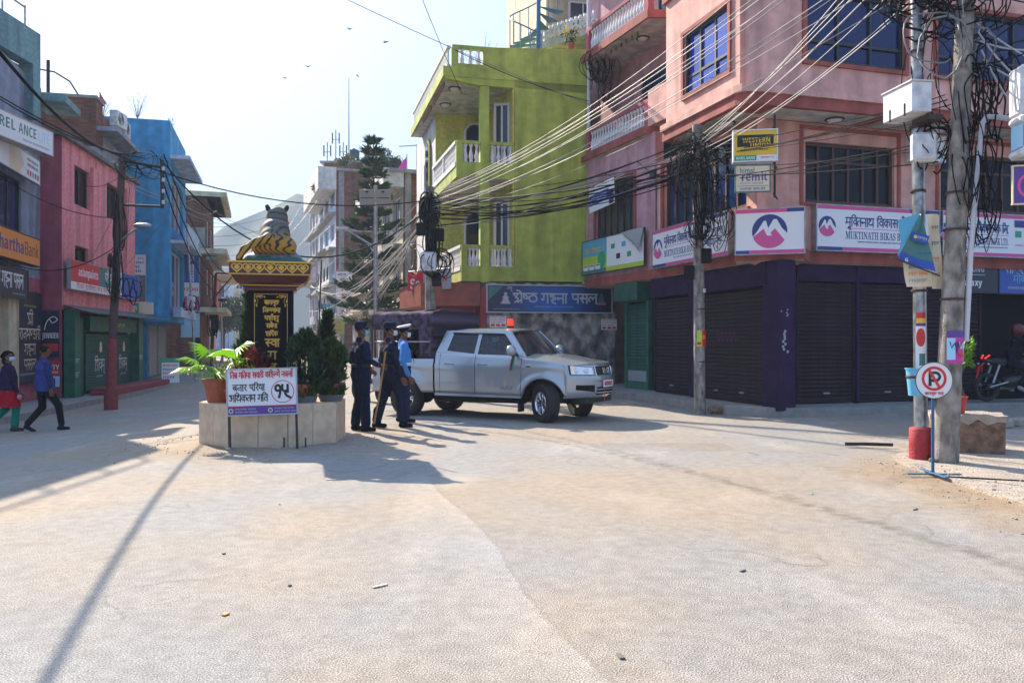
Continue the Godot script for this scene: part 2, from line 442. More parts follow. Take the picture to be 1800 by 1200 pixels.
# ---------- lettering ----------
# Strokes of the Nagari letters: "width|strokes"; s = curved, l = straight, b = the upright bar (left out of half letters)
var NAGARI = {
	"क": "1.0|b .5,1 .5,0|s .5,.62 .25,.74 .08,.5 .25,.26 .5,.42|s .5,.62 .75,.74 .93,.52 .82,.24", "ग": ".72|b .6,1 .6,0|s .22,1 .22,.5 .14,.3 .02,.42", "ङ": ".85|s .5,1 .5,.82 .18,.8 .2,.58 .5,.55 .6,.3 .35,.08 .12,.22|s .75,.6 .8,.62 .82,.56",
	"च": ".75|b .62,1 .62,0|l .05,.66 .4,.66|s .3,.66 .16,.42 .38,.24 .62,.42", "ज": ".85|b .72,1 .72,0|s .72,.56 .35,.58 .14,.4 .26,.2 .44,.26", "झ": ".95|b .82,1 .82,0|s .14,1 .16,.84 .42,.78 .22,.6 .42,.48 .36,.22 .08,.26|l .36,.46 .82,.46",
	"ट": ".72|s .5,1 .5,.82 .2,.78 .12,.42 .36,.12 .68,.2", "ठ": ".8|l .42,1 .42,.82|s .42,.82 .1,.66 .1,.26 .42,.1 .74,.26 .74,.66 .42,.82", "ड": ".75|s .5,1 .5,.82 .2,.78 .24,.56 .58,.5 .62,.22 .38,.06 .14,.2", "ण": ".95|b .82,1 .82,0|s .1,1 .12,.56 .3,.42 .46,.56 .48,1|l .48,1 .48,.5",
	"त": ".72|b .6,1 .6,0|s .6,.6 .3,.64 .1,.4 .22,.12", "थ": ".85|b .72,1 .72,0|s .2,.8 .1,.94 .3,.96 .36,.78 .12,.58 .1,.3 .38,.22 .72,.42", "द": ".72|s .48,1 .48,.82 .16,.78 .1,.5 .3,.32 .5,.42 .4,.2 .62,-.04", "ध": ".85|b .72,1 .72,0|s .2,.82 .1,.94 .3,.96 .38,.74 .1,.6 .1,.32 .38,.22 .72,.42",
	"न": ".74|b .62,1 .62,0|l .62,.5 .22,.5|s .22,.5 .1,.58 .06,.46 .16,.38 .24,.48", "प": ".72|b .6,1 .6,0|s .12,1 .1,.62 .28,.44 .6,.52", "ब": ".74|b .62,1 .62,0|s .62,.6 .3,.76 .08,.5 .3,.24 .62,.42|l .2,.62 .54,.36", "व": ".74|b .62,1 .62,0|s .62,.6 .3,.76 .08,.5 .3,.24 .62,.42",
	"भ": ".85|b .72,1 .72,0|s .2,.8 .08,.92 .26,.96 .3,.7 .26,.4 .1,.34|l .24,.46 .72,.46", "म": ".78|b .64,1 .64,0|l .16,1 .16,.42|s .16,.44 .04,.46 .06,.32 .18,.42|l .16,.44 .64,.44", "य": ".74|b .62,1 .62,0|s .1,.96 .34,.84 .1,.58 .3,.34 .62,.46", "र": ".55|s .12,1 .42,.92 .38,.66 .12,.58|l .14,.58 .46,.04",
	"ल": ".95|b .82,1 .82,0|s .82,.58 .62,.68 .5,.42 .34,.7 .1,.54 .16,.22", "श": ".92|b .8,1 .8,0|s .1,.78 .22,.98 .42,.86 .22,.58 .46,.48 .38,.2 .16,.04", "ष": ".76|b .64,1 .64,0|s .12,1 .1,.62 .28,.44 .64,.52|l .16,.9 .6,.56", "स": ".88|b .76,1 .76,0|s .12,1 .4,.92 .36,.66 .12,.58|l .14,.58 .42,.06|l .34,.52 .76,.52",
	"ह": ".78|s .5,1 .5,.84 .16,.8 .3,.62 .62,.6 .6,.36 .28,.34 .34,.1 .64,-.1", "अ": ".98|b .84,1 .84,0|s .14,.84 .36,.96 .42,.74 .24,.6 .46,.44 .34,.16 .06,.26|l .4,.56 .84,.56", "ए": ".72|s .14,1 .14,.56 .3,.42 .5,.48|l .5,1 .5,.44|l .44,.42 .66,.02", "ङ्": ".8|l 0,1 0,1",
	"१": ".55|s .42,.58 .16,.56 .1,.86 .32,1 .48,.78 .44,.3 .36,.0", "५": ".74|s .1,1 .1,.66 .24,.5 .5,.56|l .52,1 .52,.42|s .52,.52 .32,.38 .42,.14 .72,-.04", "२": ".55|s .08,.9 .3,1 .44,.78 .2,.5 .1,.44|s .1,.44 .3,.3 .48,.0", "३": ".55|s .08,.92 .3,1 .42,.82 .22,.62 .42,.46 .34,.26 .16,.26|s .3,.26 .4,.14 .5,.0", "६": ".55|s .42,.92 .14,.9 .14,.64 .34,.56 .14,.46 .14,.18 .4,.14 .46,.0", "८": ".55|s .44,1 .12,.8 .1,.3 .26,.08 .5,.1", "९": ".55|s .4,.56 .12,.64 .16,.94 .42,.92 .4,.5 .2,.3 .46,.0", "०": ".5|s .24,.86 .06,.66 .06,.3 .24,.1 .42,.3 .42,.66 .24,.86",
}
var MATRA = {"ा": ".3|b .16,1 .16,0", "ी": ".3|b .16,1 .16,0|s .16,1 .08,1.3 -.28,1.32 -.4,1.02", "ि": ".32|b .14,1 .14,0|s .14,1 .22,1.3 .6,1.32 .78,1.02"}

func spline(p):
	var out = []
	for i in p.size() - 1:
		var a = p[maxi(i - 1, 0)]; var b = p[i]; var c = p[i + 1]; var d = p[mini(i + 2, p.size() - 1)]
		for k in 5: out.append(b.cubic_interpolate(c, a, d, k / 5.0))
	out.append(p[p.size() - 1])
	return out

func strokes_of(spec, half, x, out):
	var bits = spec.split("|")
	var bar = -1.0
	for i in range(1, bits.size()):
		var kind = bits[i][0]
		var pts = []
		for s in bits[i].substr(2).split(" "):
			var q = s.split(",")
			pts.append(Vector2(x + float(q[0]), float(q[1])))
		if kind == "b": bar = pts[0].x
		if kind == "b" and half: continue
		out.append(spline(pts) if kind == "s" and pts.size() > 2 else pts)
	var w = float(bits[0])
	if half: w = w - 0.16 if bar >= 0 else w
	return [x + w, bar if bar >= 0 else x + w * 0.6]

# polylines of a line of Nagari text, letters one unit high
func nagari(text):
	var out = []
	var x = 0.0
	var head = 0.0
	var bar = 0.0
	var i = 0
	var n = text.length()
	var reph = false
	var lined = not (n > 0 and "०१२३५६८९".contains(text[n - 1]))
	while i < n:
		var ch = text[i]
		if ch == " ":
			if x > head and lined: out.append([Vector2(head, 1), Vector2(x, 1)])
			x += 0.45; head = x; i += 1; continue
		if ch == "र" and i + 2 < n and text[i + 1] == "्":
			reph = true; i += 2; continue
		if NAGARI.has(ch):
			var j = i
			while j + 2 < n and text[j + 1] == "्" and NAGARI.has(text[j + 2]): j += 2
			if j + 1 < n and text[j + 1] == "ि":
				x = strokes_of(MATRA["ि"], false, x, out)[0]
			while i < j:
				if text[i + 2] == "र":
					var s = strokes_of(NAGARI[text[i]], false, x, out)
					out.append([Vector2(s[1], 0.34), Vector2(s[1] - 0.32, 0.06)])
					x = s[0]; bar = s[1]; i = j + 1; break
				var r = strokes_of(".56|l .5,1 .5,0|s .5,.62 .25,.74 .08,.5 .25,.26 .5,.42" if text[i] == "क" else NAGARI[text[i]], true, x, out)
				x = r[0] - 0.02; i += 2
			if i == j:
				var r2 = strokes_of(NAGARI[text[i]], false, x, out)
				x = r2[0]; bar = r2[1]; i += 1
			if i < n and text[i] == "ि": i += 1
			if reph and not (i < n and (text[i] == "ा" or text[i] == "ी")):
				out.append(spline([Vector2(bar, 1), Vector2(bar - 0.1, 1.3), Vector2(bar + 0.2, 1.36), Vector2(bar + 0.22, 1.2)])); reph = false
			continue
		if ch == "ा" or ch == "ी" or ch == "ो" or ch == "ौ":
			var r3 = strokes_of(MATRA["ी" if ch == "ी" else "ा"], false, x, out)
			x = r3[0]; bar = r3[1]
			if reph: out.append(spline([Vector2(bar, 1), Vector2(bar - 0.1, 1.3), Vector2(bar + 0.2, 1.36), Vector2(bar + 0.22, 1.2)])); reph = false
		if ch == "े" or ch == "ो" or ch == "ै" or ch == "ौ":
			out.append(spline([Vector2(bar, 1), Vector2(bar - 0.16, 1.24), Vector2(bar - 0.46, 1.36)]))
			if ch == "ै" or ch == "ौ": out.append(spline([Vector2(bar, 1), Vector2(bar - 0.06, 1.3), Vector2(bar - 0.3, 1.5)]))
		elif ch == "ु": out.append(spline([Vector2(bar, 0), Vector2(bar + 0.04, -0.18), Vector2(bar - 0.24, -0.1), Vector2(bar - 0.12, -0.34), Vector2(bar + 0.14, -0.46)]))
		elif ch == "ू": out.append(spline([Vector2(bar - 0.3, -0.4), Vector2(bar - 0.06, -0.38), Vector2(bar - 0.02, -0.14), Vector2(bar + 0.24, -0.34)]))
		elif ch == "ं": out.append([Vector2(bar - 0.06, 1.26), Vector2(bar + 0.06, 1.26)])
		elif ch == "ँ":
			out.append(spline([Vector2(bar - 0.2, 1.4), Vector2(bar, 1.22), Vector2(bar + 0.2, 1.4)])); out.append([Vector2(bar - 0.05, 1.44), Vector2(bar + 0.05, 1.44)])
		elif ch == "्": out.append([Vector2(bar - 0.1, -0.06), Vector2(bar + 0.1, -0.28)])
		elif ch == "." or ch == "।": out.append([Vector2(x + 0.06, 0.04), Vector2(x + 0.16, 0.04)]); x += 0.25
		i += 1
	if x > head and lined: out.append([Vector2(head, 1), Vector2(x, 1)])
	return [out, x]

# ribbons that follow the strokes, laid on z = 0 facing +z, the text centred on its middle
func nagari_mb(text, h, w = 0.0, pen = 0.15):
	var r = nagari(text)
	var mb = MB.new()
	var sx = w / r[1] if w > 0 else h
	var lift = 0.0
	for s in r[0]:
		var p = []
		for q in s: p.append(Vector2((q.x - r[1] * 0.5) * sx, (q.y - 0.5) * h))
		ribbon(mb, p, pen * h * 0.5, lift)
		lift += 0.00012
	return mb

func ribbon(mb, p, hw, z, closed = false):
	var m = p.size()
	var L = []
	var Rr = []
	for i in m:
		var a = p[(i - 1 + m) % m] if closed else p[maxi(i - 1, 0)]
		var b = p[(i + 1) % m] if closed else p[mini(i + 1, m - 1)]
		var t = (b - a).normalized()
		var nn = Vector2(-t.y, t.x) * hw
		var q = p[i]
		if not closed and i == 0: q -= t * hw * 0.8
		if not closed and i == m - 1: q += t * hw * 0.8
		L.append(Vector3(q.x + nn.x, q.y + nn.y, z)); Rr.append(Vector3(q.x - nn.x, q.y - nn.y, z))
	for i in (m if closed else m - 1):
		var k = (i + 1) % m
		mb.quad(L[i], Rr[i], Rr[k], L[k], Vector3(0, 0, 1))

func disc(mb, c, r, z, a0 = 0.0, a1 = TAU, r_in = 0.0, seg = 28):
	for i in seg:
		var t0 = lerpf(a0, a1, float(i) / seg); var t1 = lerpf(a0, a1, float(i + 1) / seg)
		var p0 = Vector3(c.x + cos(t0) * r, c.y + sin(t0) * r, z); var p1 = Vector3(c.x + cos(t1) * r, c.y + sin(t1) * r, z)
		if r_in > 0.0: mb.quad(p0, p1, Vector3(c.x + cos(t1) * r_in, c.y + sin(t1) * r_in, z), Vector3(c.x + cos(t0) * r_in, c.y + sin(t0) * r_in, z), Vector3(0, 0, 1))
		else: mb.tri(Vector3(c.x, c.y, z), p0, p1, Vector3(0, 0, 1))

func flat_poly(mb, poly, z):
	var idx = Geometry2D.triangulate_polygon(PackedVector2Array(poly))
	for i in range(0, idx.size(), 3):
		var a = poly[idx[i]]; var b = poly[idx[i + 1]]; var d = poly[idx[i + 2]]
		mb.tri(Vector3(a.x, a.y, z), Vector3(b.x, b.y, z), Vector3(d.x, d.y, z), Vector3(0, 0, 1))

func rect(mb, x0, y0, x1, y1, z): mb.quad(Vector3(x0, y0, z), Vector3(x1, y0, z), Vector3(x1, y1, z), Vector3(x0, y1, z), Vector3(0, 0, 1))

var fonts = {}
func font(face, bold = true):
	var k = face + str(bold)
	if not fonts.has(k):
		var f = SystemFont.new()
		f.font_names = PackedStringArray([face])
		f.font_weight = 700 if bold else 400
		fonts[k] = f
	return fonts[k]

# Latin lettering: a mesh node of height h and width w (0: natural), standing on z
func latin(parent, text, h, w, mat, pos, face = "Droid Sans", bold = true, called = "lettering", turn = 0.0):
	var m = TextMesh.new()
	m.text = text
	m.font = font(face, bold)
	m.font_size = 32
	m.pixel_size = 0.01
	m.depth = 0.003
	m.curve_step = 2.0
	var bb = m.get_aabb()
	var up = text == text.to_lower() and not text.is_valid_int()
	var cap = 0.235
	var sy = h / cap
	var sx = w / bb.size.x if w > 0.0 and bb.size.x > 0.001 else sy
	var o = part(parent, called, m, mat)
	o.transform = Transform3D(Basis(Vector3(0, 0, 1), turn).scaled_local(Vector3(sx, sy, 1)), pos)
	return o

func nag(parent, text, h, w, mat, pos, pen = 0.15, turn = 0.0, called = "lettering"):
	var o = part(parent, called, nagari_mb(text, h, w, pen), mat)
	o.transform = Transform3D(Basis(Vector3(0, 0, 1), turn), pos)
	return o

# small print: rows of short dashes whose lengths vary like words
func fine_print(parent, w, h, mat, pos, sd = 1, pen = 0.5):
	var r = RandomNumberGenerator.new()
	r.seed = sd
	var mb = MB.new()
	var x = -w * 0.5
	while x < w * 0.5 - h:
		var l = minf(r.randf_range(1.5, 4.5) * h, w * 0.5 - x)
		ribbon(mb, [Vector2(x, h * 0.35), Vector2(x + l, h * 0.35)], h * 0.07, 0.0)
		var q = x + h * 0.2
		while q < x + l:
			var hh = r.randf_range(0.5, 0.8) * h
			ribbon(mb, [Vector2(q, h * 0.3), Vector2(q + r.randf_range(-0.1, 0.1) * h, h * 0.35 - hh)], h * 0.08, 0.0001)
			ribbon(mb, [Vector2(q, h * 0.1), Vector2(q - h * 0.3, h * r.randf_range(-0.15, 0.1))], h * 0.07, 0.0002)
			q += h * r.randf_range(0.5, 0.7)
		x += l + h * 0.5
	return part(parent, "small_print", mb, mat, Transform3D(Basis(), pos))

# a board with its back and frame: width w, height h, its middle at the origin of the thing, facing +z
func board(called, label, xf, w, h, face_mat, frame_mat = "print grey", depth = 0.08, group = "", frame = 0.025):
	var t = thing(called, label, "sign", xf, group)
	var mb = MB.new()
	mb.bbox(Vector3(0, 0, -depth * 0.5), Vector3(w, h, depth), 0.008)
	part(t, "face_panel", mb, face_mat)
	if frame > 0.0:
		var f = MB.new()
		for s in [-1.0, 1.0]:
			f.cbox(Vector3(0, s * (h * 0.5 + frame * 0.5 - 0.004), -depth * 0.5 + 0.006), Vector3(w + frame * 2, frame, depth + 0.016))
			f.cbox(Vector3(s * (w * 0.5 + frame * 0.5 - 0.004), 0, -depth * 0.5 + 0.004), Vector3(frame, h - 0.01, depth + 0.014))
		part(t, "frame", f, frame_mat)
	return t

func band(t, called, x0, y0, x1, y1, mat, z = 0.002):
	var mb = MB.new()
	rect(mb, x0, y0, x1, y1, z)
	return part(t, called, mb, mat)

# ---------- bodies: tapered bones joined by a smooth minimum, meshed as surface nets ----------
# bones: [a, b, ra, rb, colour, (blend)]
func skin(mb, bones, cell, k = 0.03, tint = null):
	var lo = Vector3(1e9, 1e9, 1e9); var hi = -lo
	for b in bones:
		var r = maxf(b[2], b[3]) + cell * 2.0
		lo = lo.min(b[0].min(b[1]) - Vector3(r, r, r)); hi = hi.max(b[0].max(b[1]) + Vector3(r, r, r))
	var N = Vector3i(((hi - lo) / cell).ceil()) + Vector3i.ONE
	var sx = 1; var sy = N.x; var sz = N.x * N.y
	var g = PackedFloat32Array()
	g.resize(N.x * N.y * N.z); g.fill(1.0)
	var boxes = []
	for b in bones:
		var a = b[0]; var ba = b[1] - b[0]
		var bb = maxf(ba.dot(ba), 1e-9)
		var kk = b[5] if b.size() > 5 else k
		var r = maxf(b[2], b[3]) + kk * 0.6 + cell * 1.6
		var l = Vector3i(((b[0].min(b[1]) - Vector3(r, r, r) - lo) / cell).floor()).clamp(Vector3i.ZERO, N - Vector3i.ONE)
		var h = Vector3i(((b[0].max(b[1]) + Vector3(r, r, r) - lo) / cell).ceil()).clamp(Vector3i.ZERO, N - Vector3i.ONE)
		boxes.append([l, h])
		var ra = b[2]; var dr = b[3] - b[2]
		for z in range(l.z, h.z + 1):
			for y in range(l.y, h.y + 1):
				var i = z * sz + y * sy + l.x
				var pa = lo + Vector3(l.x, y, z) * cell - a
				for x in range(l.x, h.x + 1):
					var t = clampf(pa.dot(ba) / bb, 0.0, 1.0)
					var d = (pa - ba * t).length() - ra - dr * t
					var o = g[i]
					var m = kk - absf(d - o)
					g[i] = minf(d, o) - (m * m / kk * 0.25 if m > 0.0 else 0.0)
					i += 1
					pa.x += cell
	var ids = {}
	var offs = [0, sx, sy, sx + sy, sz, sz + sx, sz + sy, sz + sx + sy]
	var cells = []
	for z in N.z - 1:
		for y in N.y - 1:
			var i = z * sz + y * sy
			for x in N.x - 1:
				var v0 = g[i]
				if v0 < cell * 2.0 and v0 > -cell * 2.0:
					var neg = 0
					for o in offs:
						if g[i + o] < 0.0: neg += 1
					if neg > 0 and neg < 8:
						var sum = Vector3(); var cnt = 0
						for e in [[0, 1], [2, 3], [4, 5], [6, 7], [0, 2], [1, 3], [4, 6], [5, 7], [0, 4], [1, 5], [2, 6], [3, 7]]:
							var d0 = g[i + offs[e[0]]]; var d1 = g[i + offs[e[1]]]
							if (d0 < 0.0) != (d1 < 0.0):
								var t = d0 / (d0 - d1)
								var p0 = Vector3(e[0] & 1, (e[0] >> 1) & 1, e[0] >> 2); var p1 = Vector3(e[1] & 1, (e[1] >> 1) & 1, e[1] >> 2)
								sum += p0.lerp(p1, t); cnt += 1
						var p = lo + (Vector3(x, y, z) + sum / cnt) * cell
						var nn = Vector3(g[i + 1] + g[i + offs[3]] + g[i + offs[5]] + g[i + offs[7]] - g[i] - g[i + offs[2]] - g[i + offs[4]] - g[i + offs[6]],
							g[i + offs[2]] + g[i + offs[3]] + g[i + offs[6]] + g[i + offs[7]] - g[i] - g[i + 1] - g[i + offs[4]] - g[i + offs[5]],
							g[i + offs[4]] + g[i + offs[5]] + g[i + offs[6]] + g[i + offs[7]] - g[i] - g[i + 1] - g[i + offs[2]] - g[i + offs[3]]).normalized()
						var best = 1e9; var bi = 0
						for q in bones.size():
							var bo = bones[q]
							var ba = bo[1] - bo[0]
							var tt = clampf((p - bo[0]).dot(ba) / maxf(ba.dot(ba), 1e-9), 0.0, 1.0)
							var dd = (p - bo[0] - ba * tt).length() - lerpf(bo[2], bo[3], tt)
							if dd < best: best = dd; bi = q
						mb.col = bones[bi][4] if tint == null else tint.call(p, bi, nn)
						ids[i] = mb.vert(p, nn)
						cells.append(i)
				i += 1
	for i in cells:
		for ax in 3:
			var s = [sx, sy, sz][ax]
			var u = [sy, sz, sx][ax]; var w = [sz, sx, sy][ax]
			if (g[i] < 0.0) != (g[i + s] < 0.0):
				if ids.has(i - u) and ids.has(i - w) and ids.has(i - u - w):
					var A = ids[i]; var B = ids[i - u]; var C = ids[i - u - w]; var D = ids[i - w]
					mb.tri_i(A, B, C); mb.tri_i(A, C, D)
	mb.col = Color(1, 1, 1)

const SKIN = Color(0.20, 0.085, 0.045)
const HAIR = Color(0.010, 0.009, 0.009)

# a head whose neck joint lies at the origin, looking along +z, 0.24 m from chin to crown
func head_mb(skin_col, hair_col, long_hair = false):
	var mb = MB.new()
	var S = skin_col; var H = hair_col
	var b = [
		[Vector3(0, -0.05, -0.012), Vector3(0, 0.06, 0.0), 0.055, 0.055, S],
		[Vector3(0, 0.155, -0.022), Vector3(0, 0.15, 0.022), 0.088, 0.078, S],
		[Vector3(0, 0.09, 0.035), Vector3(0, 0.055, 0.058), 0.052, 0.032, S],
		[Vector3(-0.03, 0.08, 0.02), Vector3(-0.018, 0.05, 0.05), 0.04, 0.025, S], [Vector3(0.03, 0.08, 0.02), Vector3(0.018, 0.05, 0.05), 0.04, 0.025, S],
		[Vector3(0, 0.138, 0.094), Vector3(0, 0.105, 0.109), 0.010, 0.016, S, 0.012],
		[Vector3(-0.012, 0.1, 0.102), Vector3(0.012, 0.1, 0.102), 0.009, 0.009, S, 0.01],
		[Vector3(-0.05, 0.152, 0.072), Vector3(0.05, 0.152, 0.072), 0.018, 0.018, S, 0.02],
		[Vector3(-0.02, 0.073, 0.088), Vector3(0.02, 0.073, 0.088), 0.007, 0.007, Color(0.17, 0.05, 0.04), 0.006],
		[Vector3(-0.02, 0.064, 0.086), Vector3(0.02, 0.064, 0.086), 0.008, 0.008, Color(0.17, 0.05, 0.04), 0.006],
		[Vector3(-0.086, 0.14, -0.01), Vector3(-0.084, 0.09, 0.0), 0.016, 0.01, S, 0.008], [Vector3(0.086, 0.14, -0.01), Vector3(0.084, 0.09, 0.0), 0.016, 0.01, S, 0.008],
		[Vector3(-0.032, 0.136, 0.081), Vector3(-0.03, 0.136, 0.081), 0.012, 0.012, Color(0.02, 0.015, 0.012), 0.006], [Vector3(0.032, 0.136, 0.081), Vector3(0.03, 0.136, 0.081), 0.012, 0.012, Color(0.02, 0.015, 0.012), 0.006],
	]
	if long_hair:
		b.append([Vector3(0, 0.15, -0.06), Vector3(0, 0.0, -0.08), 0.075, 0.05, H])
		b.append([Vector3(0, 0.13, -0.11), Vector3(0, 0.12, -0.12), 0.045, 0.045, H])
	skin(mb, b, 0.0075, 0.025, func(p, i, nn):
		if b[i][4] != S: return b[i][4]
		var line = 0.175 - 0.4 * maxf(0.0, -p.z + 0.02) - (0.05 if absf(p.x) > 0.06 and p.z < 0.03 else 0.0)
		if p.y > line + 0.01 * sin(p.x * 90.0) and p.y > 0.045: return H
		if absf(p.y - 0.158) < 0.006 and p.z > 0.07 and absf(p.x) > 0.014 and absf(p.x) < 0.05: return H
		return S)
	return mb

# a right hand hanging from the wrist at the origin: fingers along -y, thumb towards +z, palm facing -x
var hand_memo = {}
func hand_mb(col, curl = 0.35):
	var key = str(col) + str(curl)
	if hand_memo.has(key): return hand_memo[key]
	var mb = MB.new()
	var b = [[Vector3(0, 0.02, 0), Vector3(0, -0.02, 0), 0.026, 0.027, col], [Vector3(0, -0.03, 0.012), Vector3(0, -0.085, 0.026), 0.019, 0.014, col], [Vector3(0, -0.03, -0.01), Vector3(0, -0.085, -0.026), 0.019, 0.013, col], [Vector3(0, -0.03, 0), Vector3(0, -0.088, 0), 0.018, 0.014, col]]
	var len = [0.074, 0.082, 0.076, 0.06]
	for f in 4:
		var z = 0.031 - f * 0.0205
		var p = Vector3(0, -0.088, z)
		var a = curl * 0.5
		for j in 3:
			var l = len[f] * [0.45, 0.31, 0.24][j]
			var q = p + Vector3(-sin(a), -cos(a), (0.02 - f * 0.013) * 0.4).normalized() * l
			b.append([p, q, 0.0095 - j * 0.001, 0.0088 - j * 0.001, col, 0.005])
			p = q; a += curl * (1.3 if j == 0 else 1.1)
	var th = [Vector3(-0.004, -0.022, 0.022), Vector3(-0.014, -0.058, 0.047), Vector3(-0.022, -0.088, 0.054), Vector3(-0.03, -0.112, 0.054)]
	for j in 3: b.append([th[j], th[j + 1], 0.0135 - j * 0.0015, 0.012 - j * 0.0015, col, 0.008])
	skin(mb, b, 0.0055, 0.014)
	hand_memo[key] = mb
	return mb

# joints in the figure's own space: +z ahead, +x its left, feet on y = 0. p: dictionary of joints and colours
func person(called, label, at_xf, p, group = ""):
	var t = thing(called, label, "person", at_xf, group)
	var mb = MB.new()
	var sh = p.get("shirt", Color(0.02, 0.025, 0.06)); var tr = p.get("trousers", sh); var bo = p.get("boots", Color(0.012, 0.011, 0.011)); var sk = p.get("skin", SKIN); var sl = p.get("sleeve", sh)
	var hip = p.get("hip", Vector3(0, 0.93, 0)); var chest = p.get("chest", Vector3(0, 1.26, -0.01)); var neck = p.get("neck", Vector3(0, 1.46, 0.0))
	var bulk = p.get("bulk", 1.0)
	var fwd = p.get("fwd", Vector3(0, 0, 1)); var side = p.get("side", Vector3(1, 0, 0))
	var b = []
	var belly = p.get("belly", 0.0)
	for s in [-1.0, 1.0]:
		b.append([hip + side * s * 0.085 + Vector3(0, -0.02, 0), hip + side * s * 0.07 + Vector3(0, 0.16, 0), 0.105 * bulk, 0.098 * bulk, tr])
		b.append([hip + side * s * 0.07 + Vector3(0, 0.12, 0) + fwd * belly * 0.5, chest + side * s * 0.08, 0.098 * bulk, 0.108 * bulk, sh])
		b.append([chest + side * s * 0.08, neck + side * s * 0.115 + Vector3(0, -0.09, -0.01), 0.108 * bulk, 0.07, sh])
	if belly > 0.0: b.append([hip + Vector3(0, 0.16, 0) + fwd * belly, hip + Vector3(0, 0.26, 0) + fwd * belly, 0.1, 0.1, sh])
	b.append([neck + Vector3(0, -0.06, -0.01), neck + Vector3(0, 0.05, 0.004), 0.06, 0.052, sk])
	for s in [-1.0, 1.0]: b.append([neck + side * s * 0.03 + Vector3(0, -0.03, -0.012), neck + side * s * 0.15 + Vector3(0, -0.085, -0.01), 0.052, 0.06, sh])
	for s in ["r", "l"]:
		var sg = -1.0 if s == "r" else 1.0
		var J = p["leg_" + s]   # hip offset is implied: knee, ankle, toe direction
		var h0 = hip + side * sg * 0.095 + Vector3(0, -0.04, 0)
		b.append([h0, J[0], 0.098 * bulk, 0.066, tr]); b.append([J[0], J[1] + Vector3(0, 0.05, 0), 0.068, p.get("hem", 0.056), tr])
		if p.get("calf", true): b.append([J[0].lerp(J[1], 0.25) - J[2] * 0.02, J[0].lerp(J[1], 0.45) - J[2] * 0.02, 0.06, 0.056, tr])
		if p.has("boot_h"): b.append([J[1] + Vector3(0, p.boot_h, 0), J[1], 0.06, 0.055, bo])
		var sole = J[1] + Vector3(0, -0.05, 0)
		b.append([sole - J[2] * 0.045 + Vector3(0, 0.01, 0), sole + J[2] * 0.14 + Vector3(0, -0.008 + p.get("toe_lift", 0.0), 0), 0.044, 0.034, bo, 0.02])
		var A = p["arm_" + s]   # shoulder is implied: elbow, wrist
		var s0 = neck + side * sg * 0.185 + Vector3(0, -0.085, -0.01)
		b.append([s0, A[0], 0.066, 0.05, sl]); b.append([A[0], A[1], 0.048, 0.037, sk if p.get("bare", false) else sl])
		if p.get("bare", false): b.append([s0.lerp(A[0], 0.6), A[0].lerp(A[1], 0.15), 0.056, 0.055, sl, 0.012])
	for e in p.get("extra", []): b.append(e)
	skin(mb, b, p.get("cell", 0.0145), 0.035, p.get("tint", null))
	# hands and head belong to the same surface
	for s in ["r", "l"]:
		var A = p["arm_" + s]
		var y = (A[0] - A[1]).normalized()
		var thumb = p.get("thumb_" + s, fwd)
		var x = y.cross(thumb).normalized()
		var z = x.cross(y)
		var bs = Basis(x, y, z)
		if s == "l": bs = bs * Basis(Vector3(-1, 0, 0), Vector3(0, 1, 0), Vector3(0, 0, 1))
		mb.add(hand_mb(sk, p.get("curl_" + s, 0.4)), Transform3D(bs, A[1] - y * 0.035))
	var hx = Transform3D(Basis.from_euler(p.get("look", Vector3.ZERO)), neck + Vector3(0, 0.045, 0.008))
	mb.add(head_mb(sk, p.get("hair", HAIR), p.get("long_hair", false)), hx)
	part(t, "body", mb, "cloth")
	t.set_meta("head", hx)
	mb = MB.new(); mb.col = sh
	var rows = []
	for q in [[-0.035, 0.078], [0.0, 0.072], [0.028, 0.068]]:
		var row = []
		for j in 18: row.append(neck + Vector3(cos(TAU * j / 18) * q[1], q[0] - 0.018 * sin(TAU * j / 18), sin(TAU * j / 18) * q[1] * 1.02 - 0.006))
		rows.append(row)
	mb.sheet(rows, false, true)
	part(t, "collar", mb, "cloth")
	return t

func mask(t, col, hx = null):
	if hx == null: hx = t.get_meta("head")
	var mb = MB.new()
	mb.xf = hx
	mb.col = col
	var rows = []
	for i in 7:
		var row = []
		for j in 9:
			var a = lerpf(-1.15, 1.15, j / 8.0)
			var y = lerpf(0.122, 0.03, i / 6.0)
			var r = 0.098 + 0.018 * sin(PI * i / 6.0) * cos(a)
			row.append(Vector3(sin(a) * r * 0.86, y - 0.012 * absf(a) * (1.0 if i == 0 else 0.0), cos(a) * r + 0.012))
		rows.append(row)
	mb.sheet(rows, true)
	for s in [-1.0, 1.0]:
		mb.tube([Vector3(s * 0.078, 0.11, 0.05), Vector3(s * 0.092, 0.145, 0.0), Vector3(s * 0.09, 0.12, -0.02)], 0.0022, 4)
		mb.tube([Vector3(s * 0.076, 0.045, 0.05), Vector3(s * 0.092, 0.08, 0.0), Vector3(s * 0.09, 0.12, -0.02)], 0.0022, 4)
	part(t, "face_mask", mb, "vertex paint")

